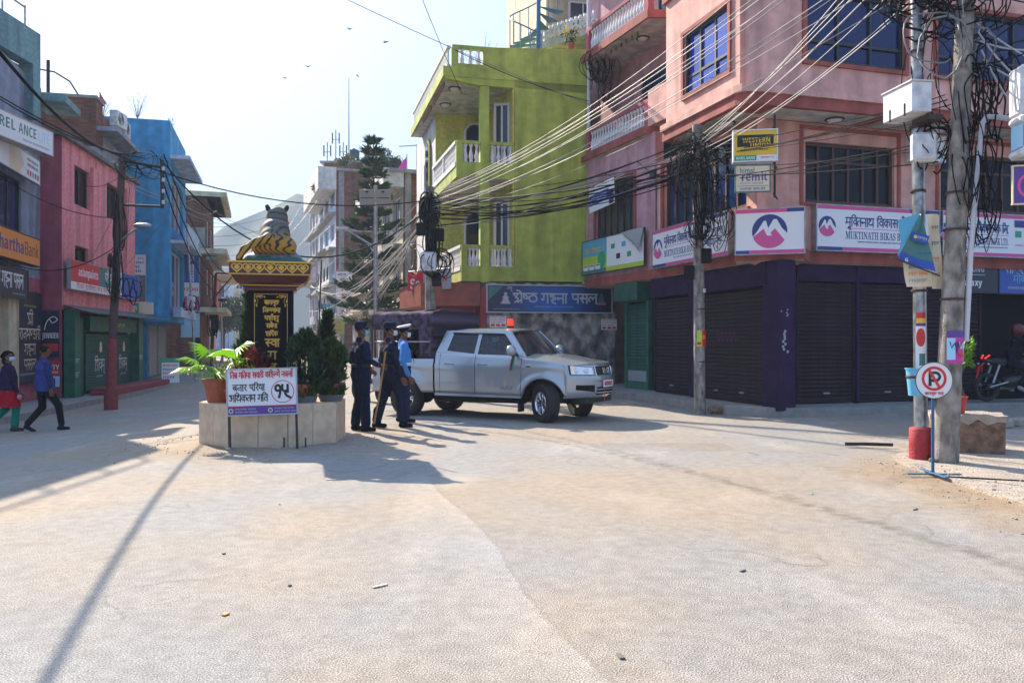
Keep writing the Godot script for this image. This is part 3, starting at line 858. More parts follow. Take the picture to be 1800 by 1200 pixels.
func peaked_cap(t, kind):
	var mb = MB.new()
	mb.xf = t.get_meta("head") * Transform3D(Basis(Vector3(1, 0, 0), -0.05), Vector3(0, 0.165, -0.008))
	if kind == "navy":
		mb.col = Color(0.012, 0.016, 0.045)
		mb.lathe([Vector2(0.1, -0.025), Vector2(0.102, 0.02), Vector2(0.103, 0.06), Vector2(0.094, 0.082), Vector2(0.055, 0.09), Vector2(0.0, 0.092)], 24)
	else:
		mb.col = Color(0.008, 0.01, 0.02)
		mb.lathe([Vector2(0.1, -0.02), Vector2(0.103, 0.04)], 24)
		mb.col = Color(0.78, 0.78, 0.8)
		var keep = mb.xf
		mb.xf = keep * Transform3D(Basis(Vector3(1, 0, 0), -0.16), Vector3(0, 0.052, 0.012))
		mb.lathe([Vector2(0.1, -0.016), Vector2(0.132, 0.006), Vector2(0.136, 0.018), Vector2(0.11, 0.03), Vector2(0.0, 0.034)], 28)
		mb.xf = keep
	mb.col = Color(0.01, 0.011, 0.02)
	var rows = []
	for i in 4:
		var row = []
		for j in 9:
			var a = lerpf(-0.95, 0.95, j / 8.0)
			var r = 0.1 + 0.075 * i / 3.0 * cos(a * 1.25)
			row.append(Vector3(sin(a) * (0.1 + 0.01 * i / 3.0), -0.01 - 0.018 * i / 3.0, cos(a) * r))
		rows.append(row)
	mb.sheet(rows)
	for r in rows:
		for j in r.size(): r[j].y -= 0.006
	mb.sheet(rows, true)
	part(t, "cap", mb, "cloth")

func belt(t, hip, bulk, col, y):
	var mb = MB.new()
	mb.col = col
	var rows = []
	for yy in [-0.028, -0.02, 0.02, 0.028]:
		var row = []
		for j in 28:
			var a = TAU * j / 28
			var k = 1.0 if absf(yy) < 0.025 else 0.94
			row.append(hip + Vector3(cos(a) * 0.187 * bulk * k, y + yy, sin(a) * 0.124 * bulk * k))
		rows.append(row)
	mb.sheet(rows, false, true)
	part(t, "belt", mb, "vertex gloss")

# ---------- the place ----------
func hump(a, b, x): return smoothstep(a, b, x)

# height of the road
func gy(x, z):
	var d = -z
	return -0.33 * hump(4.5, 9.5, -x) * (1.0 - hump(27.0, 36.0, d)) * hump(3.0, 9.0, d) + 0.07 * hump(4.0, 9.0, x) * hump(12.0, 16.0, d)

func _ready():
	rng.seed = 7
	var cam = Camera3D.new()
	cam.name = "camera"
	cam.position = Vector3(0, 1.5, 0)
	cam.fov = 45.24
	cam.near = 0.1
	cam.far = 3000.0
	add_child(cam)
	cam.current = true
	var sun = DirectionalLight3D.new()
	sun.name = "sun"
	sun.light_energy = SUN_E
	sun.light_color = Color(1.0, 0.94, 0.86)
	sun.light_angular_distance = 0.5
	sun.shadow_enabled = true
	add_child(sun)
	sun.look_at_from_position(Vector3.ZERO, Vector3(SUN_AZ.x * cos(SUN_EL), -sin(SUN_EL), SUN_AZ.y * cos(SUN_EL)), Vector3.UP)
	var we = WorldEnvironment.new()
	we.name = "environment"
	var env = Environment.new()
	env.background_mode = Environment.BG_SKY
	env.tonemap_mode = Environment.TONE_MAPPER_LINEAR
	env.tonemap_exposure = EXPOSURE
	env.sdfgi_enabled = true; env.ssao_enabled = true; env.ssil_enabled = true
	env.fog_enabled = true
	env.fog_density = FOG
	env.fog_light_color = Color(0.86, 0.93, 1.0)
	env.sky = Sky.new()
	env.sky.sky_material = sky_material()
	we.environment = env
	add_child(we)
	make_materials()
	build_ground()
	build_left_row()
	build_far_street()
	build_green_house()
	build_bank_house()
	build_monument()
	build_truck()
	build_people()
	build_right_poles()
	build_poles_and_cables()
	build_small_things()

const SUN_E = 1.55
const SUN_AZ = Vector2(0.585, 0.811)
const SUN_EL = 0.615
const EXPOSURE = 2.75
const FOG = 0.0011

# clear winter air with a bright aureole round the sun
func sky_material():
	var W = 512; var H = 256
	var im = Image.create(W, H, false, Image.FORMAT_RGBF)
	var to_sun = Vector3(-SUN_AZ.x * cos(SUN_EL), sin(SUN_EL), -SUN_AZ.y * cos(SUN_EL)).normalized()
	for j in H:
		var el = PI * (0.5 - (j + 0.5) / H)
		for i in W:
			var a = (i + 0.5) / W * TAU   # from -z towards +x
			var d = Vector3(sin(a) * cos(el), sin(el), -cos(a) * cos(el))
			var up = maxf(d.y, 0.0)
			var c = Vector3(0.15, 0.23, 0.32).lerp(Vector3(0.10, 0.21, 0.46), pow(up, 0.55))
			c = c + Vector3(0.06, 0.06, 0.055) * exp(-up * 5.0)
			var g = acos(clampf(d.dot(to_sun), -1, 1))
			c += Vector3(1.0, 0.97, 0.90) * (1.4 * exp(-g / 0.18) + 0.33 * exp(-g / 0.58))
			if d.y < 0.0: c = Vector3(0.22, 0.21, 0.20)
			im.set_pixel(i, j, Color(c.x, c.y, c.z))
	var m = PanoramaSkyMaterial.new()
	m.panorama = ImageTexture.create_from_image(im)
	return m

func build_ground():
	# a map of the worn surface: 30 m by 30 m in front of the camera, 2 cm to a pixel
	var W = 1400
	var by = PackedByteArray()
	by.resize(W * W * 3)
	var n1 = FastNoiseLite.new(); n1.seed = 31; n1.frequency = 0.30; n1.fractal_octaves = 4
	var n2 = FastNoiseLite.new(); n2.seed = 32; n2.frequency = 1.3; n2.fractal_octaves = 3
	var n3 = FastNoiseLite.new(); n3.seed = 33; n3.frequency = 6.0; n3.fractal_octaves = 2
	var k = 0
	for j in W:
		var z = (j + 0.5) / W * 30.0 - 30.0
		for i in W:
			var x = (i + 0.5) / W * 30.0 - 15.0
			var a = n1.get_noise_2d(x, z * 0.8)
			var b = n2.get_noise_2d(x, z)
			var f = n3.get_noise_2d(x, z)
			# the seam between two layings: (−0.75,−8.3) ... (0.42,−3.6)
			var sx = 0.42 - (z + 3.6) * -0.25 * 1.0
			sx = -0.72 + (z + 8.3) * 0.245 + 0.02 * b + 0.05 * sin(z * 1.7)
			var e = x - sx
			var warm = clampf(0.5 + a * 1.1 + (0.12 if e > 0.0 and z > -8.8 else -0.06), 0.0, 1.0)
			var v = 0.89 + 0.035 * b + 0.07 * f + 0.03 * a
			if z > -8.8:
				if e > 0.0 and e < 0.03: v -= 0.03 + 0.12 * f
				elif e <= 0.0 and e > -0.45: v += 0.07 * (1.0 + e / 0.45)
			# dusty brown drifts towards the right and beside the monument
			var dust = clampf((n2.get_noise_2d(x * 0.35 + 40.0, z * 0.9) + 0.05) * 1.2, 0.0, 1.0) * smoothstep(0.5, 5.0, x) * 0.32
			dust = maxf(dust, clampf(1.25 - Vector2(x + 4.2, z + 11.6).length() / 1.6 + b * 0.6, 0.0, 1.0) * 0.8)
			dust = maxf(dust, clampf(1.1 - absf(x - 4.5 - b * 0.5) / 0.8, 0.0, 1.0) * smoothstep(-11.5, -9.0, z) * 0.85)
			# dark oil and tar specks, an old trench patch
			if f > 0.42 and b > 0.12: v -= 0.10
			if x > 1.3 and x < 3.1 and z > -12.1 and z < -11.2: v -= 0.05
			# pale scuffs
			var sc = n2.get_noise_2d(x * 0.5 - 90.0, z * 0.25)
			if sc > 0.16: v += (sc - 0.16) * 0.15
			var r = v * lerpf(0.955, 1.0, warm); var g = v * lerpf(0.97, 0.945, warm); var bl = v * lerpf(0.985, 0.875, warm)
			r = lerpf(r, 0.96 * v, dust); g = lerpf(g, 0.86 * v, dust); bl = lerpf(bl, 0.73 * v, dust)
			by[k] = int(clampf(r, 0, 1) * 255); by[k + 1] = int(clampf(g, 0, 1) * 255); by[k + 2] = int(clampf(bl, 0, 1) * 255)
			k += 3
	# cracks that wander, an outlined trench patch, two worn wheel tracks
	var cr = RandomNumberGenerator.new(); cr.seed = 5
	var lines = []
	for q in [[1.2, -6.0, 0.4, 60], [-3.2, -7.5, 1.2, 70], [2.6, -9.2, 0.1, 80], [3.4, -7.2, 1.9, 60], [-1.9, -5.2, 2.4, 50], [0.6, -10.8, 0.2, 90], [-6.4, -9.5, 0.7, 80], [4.0, -12.4, 2.9, 60], [-2.2, -9.6, 0.3, 50]]:
		var a = q[2]; var p = Vector2(q[0], q[1])
		for i in q[3]:
			a += cr.randfn() * 0.28
			p += Vector2(cos(a), sin(a)) * 0.025
			lines.append([p, 0.80 + cr.randf() * 0.14, 0])
	for e in [[Vector2(3.2, -11.1), Vector2(4.2, -11.0)], [Vector2(4.2, -11.0), Vector2(4.3, -10.75)], [Vector2(3.2, -11.1), Vector2(3.25, -10.8)]]:
		for i in 40: lines.append([e[0].lerp(e[1], i / 40.0) + Vector2(cr.randfn(), cr.randfn()) * 0.008, 0.84, 0])
	for i in 500:
		var f = i / 500.0
		for o in [0.0, 1.45]: lines.append([Vector2(-2.6 + 6.5 * f + o * 0.3, -16.0 + 12.5 * f * f + o) + Vector2(cr.randfn(), cr.randfn()) * 0.05, 0.965, 2])
	for l in lines:
		var ci = int((l[0].x + 15.0) / 30.0 * W); var cj = int((l[0].y + 30.0) / 30.0 * W)
		for dj in range(-l[2], l[2] + 1):
			for di in range(-l[2], l[2] + 1):
				var kk = ((cj + dj) * W + ci + di) * 3
				if kk > 0 and kk + 2 < by.size():
					for ch in 3: by[kk + ch] = int(by[kk + ch] * l[1])
	T.road_map = ImageTexture.create_from_image(Image.create_from_data(W, W, false, Image.FORMAT_RGB8, by))
	var m = mk("worn asphalt", [0.64, 0.595, 0.535], 0.88, {"tex": "agg_c", "bump": "agg_h", "h": 0.3, "s": 0.8, "spec": 0.35})
	m.detail_enabled = true
	m.detail_albedo = T.road_map
	m.detail_blend_mode = BaseMaterial3D.BLEND_MODE_MUL
	m.detail_uv_layer = BaseMaterial3D.DETAIL_UV_2
	var xs = []; var zs = []
	var x = -24.0
	while x <= 24.01: xs.append(x); x += 0.5
	for q in [30.0, 45, 80, 200]: xs.append(q); xs.push_front(-q)
	var z = 4.0
	while z >= -42.01: zs.append(z); z -= 0.5
	for q in [-50.0, -70, -110, -200, -460]: zs.append(q)
	zs.push_front(12.0); zs.push_front(40.0)
	var vs = PackedVector3Array(); var ns = PackedVector3Array(); var u1 = PackedVector2Array(); var u2 = PackedVector2Array(); var id = PackedInt32Array()
	for zz in zs:
		for xx in xs:
			vs.append(Vector3(xx, gy(xx, zz), zz))
			ns.append(Vector3(gy(xx - 0.2, zz) - gy(xx + 0.2, zz), 0.4, gy(xx, zz - 0.2) - gy(xx, zz + 0.2)).normalized())
			u1.append(Vector2(xx, zz)); u2.append(Vector2((xx + 15.0) / 30.0, (zz + 30.0) / 30.0))
	var C = xs.size()
	for j in zs.size() - 1:
		for i in C - 1:
			var q = j * C + i
			for t in [q, q + C, q + 1, q + 1, q + C, q + C + 1]: id.append(t)
	var a = []
	a.resize(Mesh.ARRAY_MAX)
	a[Mesh.ARRAY_VERTEX] = vs; a[Mesh.ARRAY_NORMAL] = ns; a[Mesh.ARRAY_TEX_UV] = u1; a[Mesh.ARRAY_TEX_UV2] = u2; a[Mesh.ARRAY_INDEX] = id
	var am = ArrayMesh.new()
	am.add_surface_from_arrays(Mesh.PRIMITIVE_TRIANGLES, a)
	structure("road", am, "worn asphalt")
	# raised pavement before the left row, its kerb uneven
	var mb = MB.new()
	mb.slab([Vector2(-10.9, -13.0), Vector2(-11.35, -19.2), Vector2(-11.95, -22.9), Vector2(-12.7, -28.6), Vector2(-13.3, -34.0), Vector2(-18.0, -34.0), Vector2(-18.0, -13.0)], -0.6, -0.17)
	structure("pavement", mb, "step concrete")
	# low plinth round the bank house and the concrete apron by the poles
	mb = MB.new()
	mb.slab([Vector2(1.6, -25.6), Vector2(2.75, -21.6), Vector2(3.55, -18.9), Vector2(4.35, -16.55), Vector2(5.0, -16.05), Vector2(6.1, -15.95), Vector2(12.5, -17.9), Vector2(20.0, -20.2), Vector2(20.0, -26.0)], -0.1, 0.2)
	structure("plinth", mb, "step concrete")
	mb = MB.new()
	mb.slab([Vector2(4.72, -9.75), Vector2(4.86, -10.5), Vector2(5.6, -11.4), Vector2(7.1, -12.9), Vector2(9.0, -14.2), Vector2(13.0, -15.6), Vector2(22.0, -16.0), Vector2(22.0, -1.0), Vector2(4.9, -1.0), Vector2(4.62, -5.0), Vector2(4.66, -8.0)], -0.2, 0.028)
	structure("apron", mb, "sand concrete")
	mb = MB.new()
	for i in 5:
		var p0 = Vector3(7.0 + i * 1.05, 0.1, -13.15 - i * 0.62)
		mb.xf = at(p0.x, p0.y, p0.z, 0.53)
		mb.bbox(Vector3.ZERO, Vector3(1.02, 0.16, 0.24), 0.03)
	structure("kerb", mb, "sand concrete")
	# ridges closing the valley behind the town
	for h in [[400.0, -10.0, 330.0, 118.0, 9]]:
		mb = MB.new()
		var nz = FastNoiseLite.new(); nz.seed = h[4]; nz.frequency = 0.006; nz.fractal_octaves = 5
		var rows = []
		for j in 9:
			var row = []
			for i in 61:
				var fx = lerpf(-1.0, 1.0, i / 60.0)
				var xx = h[1] + fx * h[2]
				var s = j / 8.0
				var top = h[3] * (0.55 + 0.5 * exp(-pow((fx - 0.12) * 2.1, 2.0)) + 0.35 * nz.get_noise_1d(xx)) * (1.0 - 0.75 * pow(absf(fx), 3.0))
				row.append(Vector3(xx, -3.0 + top * s, -h[0] - 90.0 * s + 16.0 * nz.get_noise_2d(xx * 2.0, s * 150.0)))
			rows.append(row)
		mb.sheet(rows)
		mb.col = Color(1, 1, 1)
		if not M.has("hill"): mk("hill", [0.055, 0.075, 0.04], 0.95, {"tex": "grime", "s": 0.01, "tri": true})
		structure("hill", mb, "hill")

# ---------- houses ----------
# wall from x0 to x1, y0 to y1, its face at z = 0 and its back at -thick, with openings [x0, x1, y0, y1]
func wall_mb(mb, x0, x1, y0, y1, holes, thick = 0.22, z = 0.0):
	var xs = [x0, x1]; var ys = [y0, y1]
	for h in holes:
		for q in [h[0], h[1]]:
			if q > x0 and q < x1: xs.append(q)
		for q in [h[2], h[3]]:
			if q > y0 and q < y1: ys.append(q)
	xs.sort(); ys.sort()
	for j in ys.size() - 1:
		if ys[j + 1] - ys[j] < 1e-4: continue
		var start = null
		for i in xs.size():
			var solid = false
			if i < xs.size() - 1:
				solid = true
				var cx = (xs[i] + xs[i + 1]) * 0.5; var cy = (ys[j] + ys[j + 1]) * 0.5
				for h in holes:
					if cx > h[0] and cx < h[1] and cy > h[2] and cy < h[3]: solid = false
			if solid and start == null: start = xs[i]
			if not solid and start != null:
				if xs[i] - start > 1e-4: mb.box(V(start, ys[j], z - thick), V(xs[i], ys[j + 1], z))
				start = null
	return mb

# a window in an opening: frame with bars, one pane to each field; z is the plane of the frame's middle
func window(parent, xf, x0, x1, y0, y1, z, cols, rows, frame_mat, pane_mat, fr = 0.06, called = "window", splits = null, yfrac = null):
	var f = MB.new()
	f.cbox(V((x0 + x1) * 0.5, y0 + fr * 0.5, z), V(x1 - x0, fr, 0.09)); f.cbox(V((x0 + x1) * 0.5, y1 - fr * 0.5, z), V(x1 - x0, fr, 0.09))
	f.cbox(V(x0 + fr * 0.5, (y0 + y1) * 0.5, z), V(fr, y1 - y0 - fr * 2, 0.088)); f.cbox(V(x1 - fr * 0.5, (y0 + y1) * 0.5, z), V(fr, y1 - y0 - fr * 2, 0.088))
	var xe = [x0]; var ye = [y0]
	for i in range(1, cols): xe.append(lerpf(x0, x1, float(i) / cols if splits == null else splits[i - 1]))
	for j in range(1, rows): ye.append(lerpf(y0, y1, float(j) / rows if yfrac == null else yfrac[j - 1]))
	xe.append(x1); ye.append(y1)
	for i in range(1, cols): f.cbox(V(xe[i], (y0 + y1) * 0.5, z), V(fr * 0.8, y1 - y0 - fr * 2, 0.07))
	for j in range(1, rows): f.cbox(V((x0 + x1) * 0.5, ye[j], z), V(x1 - x0 - fr * 2, fr * 0.8, 0.074))
	var w = part(parent, called, f, frame_mat, xf)
	for i in cols:
		for j in rows:
			var p = MB.new()
			p.cbox(V((xe[i] + xe[i + 1]) * 0.5, (ye[j] + ye[j + 1]) * 0.5, z - 0.012), V(xe[i + 1] - xe[i] - fr * 0.6, ye[j + 1] - ye[j] - fr * 0.6, 0.008))
			var o = part(w, "pane", p, pane_mat)
			o.rotation.y = rng.randf_range(-0.006, 0.006)
	return w

# rolling shutter: slats that bulge, one mesh shared by all
func shutter(parent, xf, x0, x1, y0, y1, z, mat, pitch = 0.085, single = true):
	var sl = MB.new()
	var rows = []
	for q in [[0.0, 0.0], [0.012, 0.012], [0.035, 0.02], [0.06, 0.014], [0.074, 0.0], [pitch, -0.006]]:
		rows.append([V(x1, q[0], q[1]), V(x0, q[0], q[1])])
	sl.sheet(rows)
	var n = int((y1 - y0) / pitch)
	if single:
		var m = sl.mesh()
		for i in n: part(parent, "slat", m, mat, xf * at(0, y0 + i * pitch, z))
	else:
		var all = MB.new()
		for i in n: all.add(sl, at(0, y0 + i * pitch, z))
		part(parent, "slats", all, mat, xf).set_meta("kind", "stuff")
	var e = MB.new()
	for x in [x0, x1]: e.cbox(V(x, (y0 + y1) * 0.5, z + 0.01), V(0.06, y1 - y0, 0.07))
	e.cbox(V((x0 + x1) * 0.5, y0 - 0.02, z), V(x1 - x0, 0.05, 0.045))
	part(parent, "shutter_rail", e, mat, xf)

func baluster_mesh(h, r = 0.055):
	var mb = MB.new()
	var p = []
	for q in [[0.0, 1.15], [0.08, 1.15], [0.1, 0.75], [0.2, 1.05], [0.34, 1.2], [0.5, 0.85], [0.7, 0.5], [0.84, 0.6], [0.9, 1.0], [0.93, 1.1], [1.0, 1.1]]: p.append(U(q[1] * r, q[0] * h))
	mb.lathe(p, 10)
	return mb.mesh()

func balusters(parent, xf, x0, x1, y0, y1, z, count, mat = "baluster white"):
	var m = baluster_mesh(y1 - y0)
	for i in count: part(parent, "baluster", m, mat, xf * at(lerpf(x0, x1, (i + 0.5) / count), y0, z))

func ceiling_lamp(parent, xf):
	var mb = MB.new()
	mb.lathe([U(0, -0.09), U(0.1, -0.075), U(0.15, -0.03), U(0.16, 0)], 18)
	part(parent, "ceiling_lamp", mb, "white frame", xf)
	mb = MB.new()
	mb.lathe([U(0.17, -0.035), U(0.19, -0.03), U(0.19, 0.0)], 18)
	part(parent, "lamp_ring", mb, "black frame", xf)

func arched(mb, x0, x1, y0, y1, z0, z1):
	var p = [U(x0, y0), U(x1, y0)]
	var r = (x1 - x0) * 0.5
	for i in 13: p.append(U((x0 + x1) * 0.5 + cos(PI * i / 12.0) * r, y1 - r + sin(PI * i / 12.0) * r))
	mb.prism(p, z0, z1)

func build_green_house():
	var F = at(-1.633, 0, -24, 0.22)
	var t = thing("green_house", "lime green three-storey house with white balcony balusters and a blank side wall", "house", F)
	var I = Transform3D()
	var X1 = 4.02
	# side wall facing the junction: solid to the right, open balconies to the left
	var mb = MB.new()
	mb.slab([U(1.76, 0), U(X1, 0), U(X1, -9.0), U(1.76, -9.0)], 3.3, 10.1)
	part(t, "side_wall", mb, "green wall")
	mb = MB.new()
	mb.slab([U(0.75, -0.02), U(X1 + 0.9, -0.02), U(X1 + 0.9, -9.0), U(0.75, -9.0)], -0.2, 3.25)
	part(t, "ground_wall", mb, "old plaster")
	# recessed fronts behind the balconies, left face and rooms
	mb = MB.new()
	wall_mb(mb, -0.1, 1.76, 3.35, 9.3, [[0.95, 1.6, 3.75, 5.9], [0.95, 1.6, 6.8, 8.95]], 0.2, -4.0)
	part(t, "balcony_wall", mb, "yellow brick")
	mb = MB.new()
	mb.slab([U(-0.1, -4.22), U(1.70, -4.22), U(1.70, -9.0), U(-0.22, -9.0)], 3.3, 9.3)
	part(t, "street_wall", mb, "white plaster")
	for y in [3.75, 6.8]:
		mb = MB.new()
		arched(mb, 0.95, 1.6, y, y + 2.15, -4.14, -4.06)
		var d = part(t, "door", mb, "wood frame")
		mb = MB.new()
		arched(mb, 1.03, 1.52, y + 1.45, y + 2.07, -4.06, -4.035)
		part(d, "fanlight", mb, "blue glass")
		mb = MB.new()
		for s in [1.06, 1.3]: mb.cbox(V(s + 0.1, y + 0.7, -4.05), V(0.2, 1.1, 0.02))
		part(d, "door_panel", mb, "wood frame")
		mb = MB.new()
		var arch = []
		for i in 15: arch.append(V(1.275 + cos(PI * i / 14.0) * 0.36, y + 1.83 + sin(PI * i / 14.0) * 0.36, -3.97))
		mb.tube(arch, 0.05, 6); mb.cyl(V(1.635, y, -3.97), V(1.635, y + 1.83, -3.97), 0.05, 6); mb.cyl(V(0.915, y, -3.97), V(0.915, y + 1.83, -3.97), 0.05, 6)
		part(d, "door_surround", mb, "white frame")
	# inner side of the open loggia, with the door leaf standing open
	mb = MB.new()
	wall_mb(mb, 0.02, 3.96, 3.35, 9.3, [[1.9, 2.9, 3.75, 5.9], [1.9, 2.9, 6.75, 8.85]], 0.05, 0.0)
	part(t, "loggia_wall", mb, "yellow brick", Transform3D(Basis(Vector3.UP, -PI / 2), V(1.70, 0, -3.98)))
	for y in [3.75, 6.75]:
		var L = Transform3D(Basis(Vector3.UP, -0.45), V(1.28, 0, -0.75))
		window(t, L, 0.0, 0.5, y, y + 2.0, 0.0, 2, 1, "white frame", "grey glass", 0.07, "open_door_leaf")
		mb = MB.new()
		mb.cbox(V(1.735, y + 1.0, -1.58), V(0.03, 2.1, 0.98))
		part(t, "door", mb, "dark room")
	# floors, soffits, railings
	for q in [[3.28, 3.72, 0], [6.32, 6.78, 1]]:
		mb = MB.new()
		mb.slab([U(0.0 + 0.15 * (1 - q[2]), 0.0), U(1.755, 0.0), U(1.755, -3.99), U(-0.2, -3.99)], q[0], q[1])
		part(t, "balcony_slab", mb, "green wall")
		mb = MB.new()
		mb.slab([U(0.1 + 0.15 * (1 - q[2]), -0.08), U(1.74, -0.08), U(1.69, -3.98), U(-0.14, -3.98)], q[0] - 0.012, q[0] - 0.003)
		part(t, "balcony_soffit", mb, "soffit")
		var y = q[1]
		var xl = 0.15 * (1 - q[2])
		mb = MB.new()
		mb.cbox(V((xl + 0.71) * 0.5, y + 0.585, -0.08), V(0.71 - xl, 0.09, 0.17)); mb.cbox(V((0.99 + 1.75) * 0.5, y + 0.585, -0.08), V(0.755, 0.09, 0.17))
		mb.cbox(V(xl + 0.09, y + 0.27, -0.08), V(0.18, 0.54, 0.16))
		part(t, "railing", mb, "green wall")
		balusters(t, I, xl + 0.2, 0.7, y, y + 0.54, -0.08, 3)
		balusters(t, I, 1.0, 1.74, y, y + 0.54, -0.08, 4)
		# pierced white rail along the street
		var a = V(xl + 0.04, y, -0.1); var b = V(-0.16, y, -3.95)
		var R = Transform3D(Basis(Vector3.UP, atan2(-(b - a).z, (b - a).x)), a)
		var len = (b - a).length()
		mb = MB.new()
		mb.cbox(V(len * 0.5, 0.585, 0), V(len, 0.09, 0.14)); mb.cbox(V(len * 0.5, -0.06, 0.0), V(len, 0.13, 0.14)); mb.cbox(V(len * 0.5, 0.27, 0), V(0.1, 0.54, 0.12))
		for i in 30:
			for j in 4:
				mb.cbox(V((i + 0.5) * len / 30.0, 0.07 + j * 0.135, 0), V(0.07, 0.045, 0.05)); mb.cbox(V((i + (0.5 if j % 2 else 0.0)) * len / 30.0 + 0.02, 0.13 + j * 0.13, 0), V(0.035, 0.09, 0.046))
		part(t, "street_railing", mb, "baluster white", R)
	mb = MB.new()
	mb.box(V(0.72, 3.25, -0.29), V(0.985, 9.04, -0.012))
	part(t, "column", mb, "green wall")
	# roof: slab with a wide white soffit, beam, parapet
	mb = MB.new()
	mb.slab([U(-0.39, 0.02), U(X1, 0.02), U(X1, -7.4), U(-0.62, -7.4)], 9.26, 9.55)
	part(t, "roof_slab", mb, "green wall")
	mb = MB.new()
	mb.slab([U(-0.31, -0.26), U(1.75, -0.26), U(1.75, -3.99), U(-0.45, -3.99)], 9.235, 9.255)
	mb.slab([U(-0.45, -4.0), U(-0.12, -4.0), U(-0.2, -7.3), U(-0.55, -7.3)], 9.235, 9.255)
	part(t, "roof_soffit", mb, "soffit")
	mb = MB.new()
	mb.prism([U(0.72, 9.05), U(X1, 9.03), U(X1, 9.27), U(-0.36, 9.27), U(-0.3, 9.2)], -0.24, 0.0)
	part(t, "roof_beam", mb, "green wall")
	mb = MB.new()
	wall_mb(mb, -0.12, 1.2, 9.551, 10.2, [[0.06, 0.8, 9.66, 10.1]], 0.16, 0.006)
	mb.prism([U(1.2, 9.551), U(X1, 9.551), U(X1, 10.36), U(1.2, 10.2)], -0.16, 0.0058)
	part(t, "parapet", mb, "green wall")
	balusters(t, I, 0.06, 0.8, 9.66, 10.1, -0.07, 3)
	var a2 = V(-0.22, 9.56, -0.06); var b2 = V(-0.5, 9.56, -7.3)
	var R2 = Transform3D(Basis(Vector3.UP, atan2(-(b2 - a2).z, (b2 - a2).x)), a2)
	mb = MB.new()
	var l2 = (b2 - a2).length()
	for i in 50:
		mb.cbox(V((i + 0.5) * l2 / 50.0, 0.3, 0), V(0.045, 0.5, 0.05))
		mb.cbox(V((i + 0.5) * l2 / 50.0, 0.18 + 0.24 * (i % 2), 0), V(0.11, 0.05, 0.046))
	mb.cbox(V(l2 * 0.5, 0.58, 0), V(l2, 0.08, 0.12)); mb.cbox(V(l2 * 0.5, 0.03, 0), V(l2, 0.09, 0.12))
	part(t, "roof_railing", mb, "baluster white", R2)
	ceiling_lamp(t, at(0.1, 9.235, -1.0)); ceiling_lamp(t, at(0.06, 9.235, -2.75))
	# hanging maize cobs under the eave
	for i in 26:
		mb = MB.new()
		mb.col = Color(0.25, 0.07, 0.04) if i % 3 else Color(0.10, 0.10, 0.05)
		mb.ball(Vector3.ZERO, V(0.035, 0.1, 0.035), 7, 5)
		if i < 15: part(t, "hanging_cob", mb, "vertex paint", at(-0.30 - i * 0.005, 9.16, -0.5 - i * 0.14))
		else: part(t, "hanging_cob", mb, "vertex paint", at(-0.38 - (i - 15) * 0.006, 9.16, -3.0 - (i - 15) * 0.16))
	# street face: tall arched window with an open white casement
	mb = MB.new()
	var W = Transform3D(Basis(Vector3.UP, -PI / 2), V(-0.16, 0, -4.6))
	arched(mb, -1.5, -0.35, 6.2, 8.75, 0.0, 0.06)
	var sw = part(t, "arched_window", mb, "yellow brick", W)
	mb = MB.new()
	arched(mb, -1.38, -0.47, 6.3, 8.62, 0.061, 0.075)
	part(sw, "pane", mb, "dark glass")
	window(t, W * Transform3D(Basis(Vector3.UP, 1.25), V(-1.4, 0, 0.08)), -0.02, 0.5, 6.35, 7.9, 0, 1, 1, "white frame", "grey glass", 0.06, "open_casement")
	# drain pipe at the corner
	mb = MB.new()
	mb.tube([V(X1 + 0.02, 3.4, 0.12), V(X1 + 0.0, 6.0, 0.12), V(X1 + 0.0, 12.8, 0.14)], 0.06, 8)
	part(t, "drain_pipe", mb, "pvc pipe")
	# street-side shop below with red shutter and awning
	mb = MB.new()
	mb.slab([U(-1.0, -0.4), U(0.72, -0.05), U(0.72, -3.0), U(-1.4, -3.0)], 2.55, 3.24)
	part(t, "shop_awning", mb, "red shutter")
	mb = MB.new()
	mb.slab([U(-0.6, -0.9), U(0.74, -0.4), U(0.74, -6.0), U(-0.6, -6.0)], -0.2, 2.54)
	part(t, "shop_wall", mb, "red step")
	shutter(t, Transform3D(Basis(Vector3.UP, -0.36), V(-0.6, 0, -0.87)), 0.08, 1.3, 0.1, 2.5, 0.03, "red shutter", 0.09, false)
	mb = MB.new()
	mb.box(V(0.73, 0.0, -0.2), V(0.9, 3.1, 0.02))
	part(t, "shop_post", mb, "red step")
	# signs on and beside the house
	var s = board("shop_sign", "long dark blue jewellery shop board with silver lettering above the stained wall", F * at(2.84, 2.77, 0.08), 3.85, 0.78, "print deep", "print silver", 0.08, "", 0.035)
	var glow = MB.new()
	var nseg = 14
	for i in nseg:
		var x0 = -1.9 + 3.8 * i / nseg; var x1 = -1.9 + 3.8 * (i + 1) / nseg
		for e in [[x0, 0], [x1, 0], [x1, 1], [x0, 1]]:
			var cc = exp(-pow((e[0]) / 1.0, 2.0)) * (1.0 if e[1] == 0 else 0.75)
			glow.col = Color(0.008 + 0.01 * cc, 0.014 + 0.12 * cc, 0.05 + 0.42 * cc)
			glow.vert(V(e[0], -0.36 if e[1] == 0 else 0.36, 0.003), V(0, 0, 1))
		var b = i * 4
		glow.tri_i(b, b + 1, b + 2); glow.tri_i(b, b + 2, b + 3)
	part(s, "printed_ground", glow, "vertex gloss")
	nag(s, "श्रेष्ठ गहना पसल", 0.27, 2.62, "print silver", V(0.16, 0.02, 0.01), 0.17)
	nag(s, "न्यू", 0.09, 0.16, "print silver", V(-1.26, 0.3, 0.01))
	fine_print(s, 1.2, 0.035, "print silver", V(0.1, -0.235, 0.01), 3); fine_print(s, 0.8, 0.032, "print silver", V(-1.35, -0.31, 0.01), 4)
	mb = MB.new()
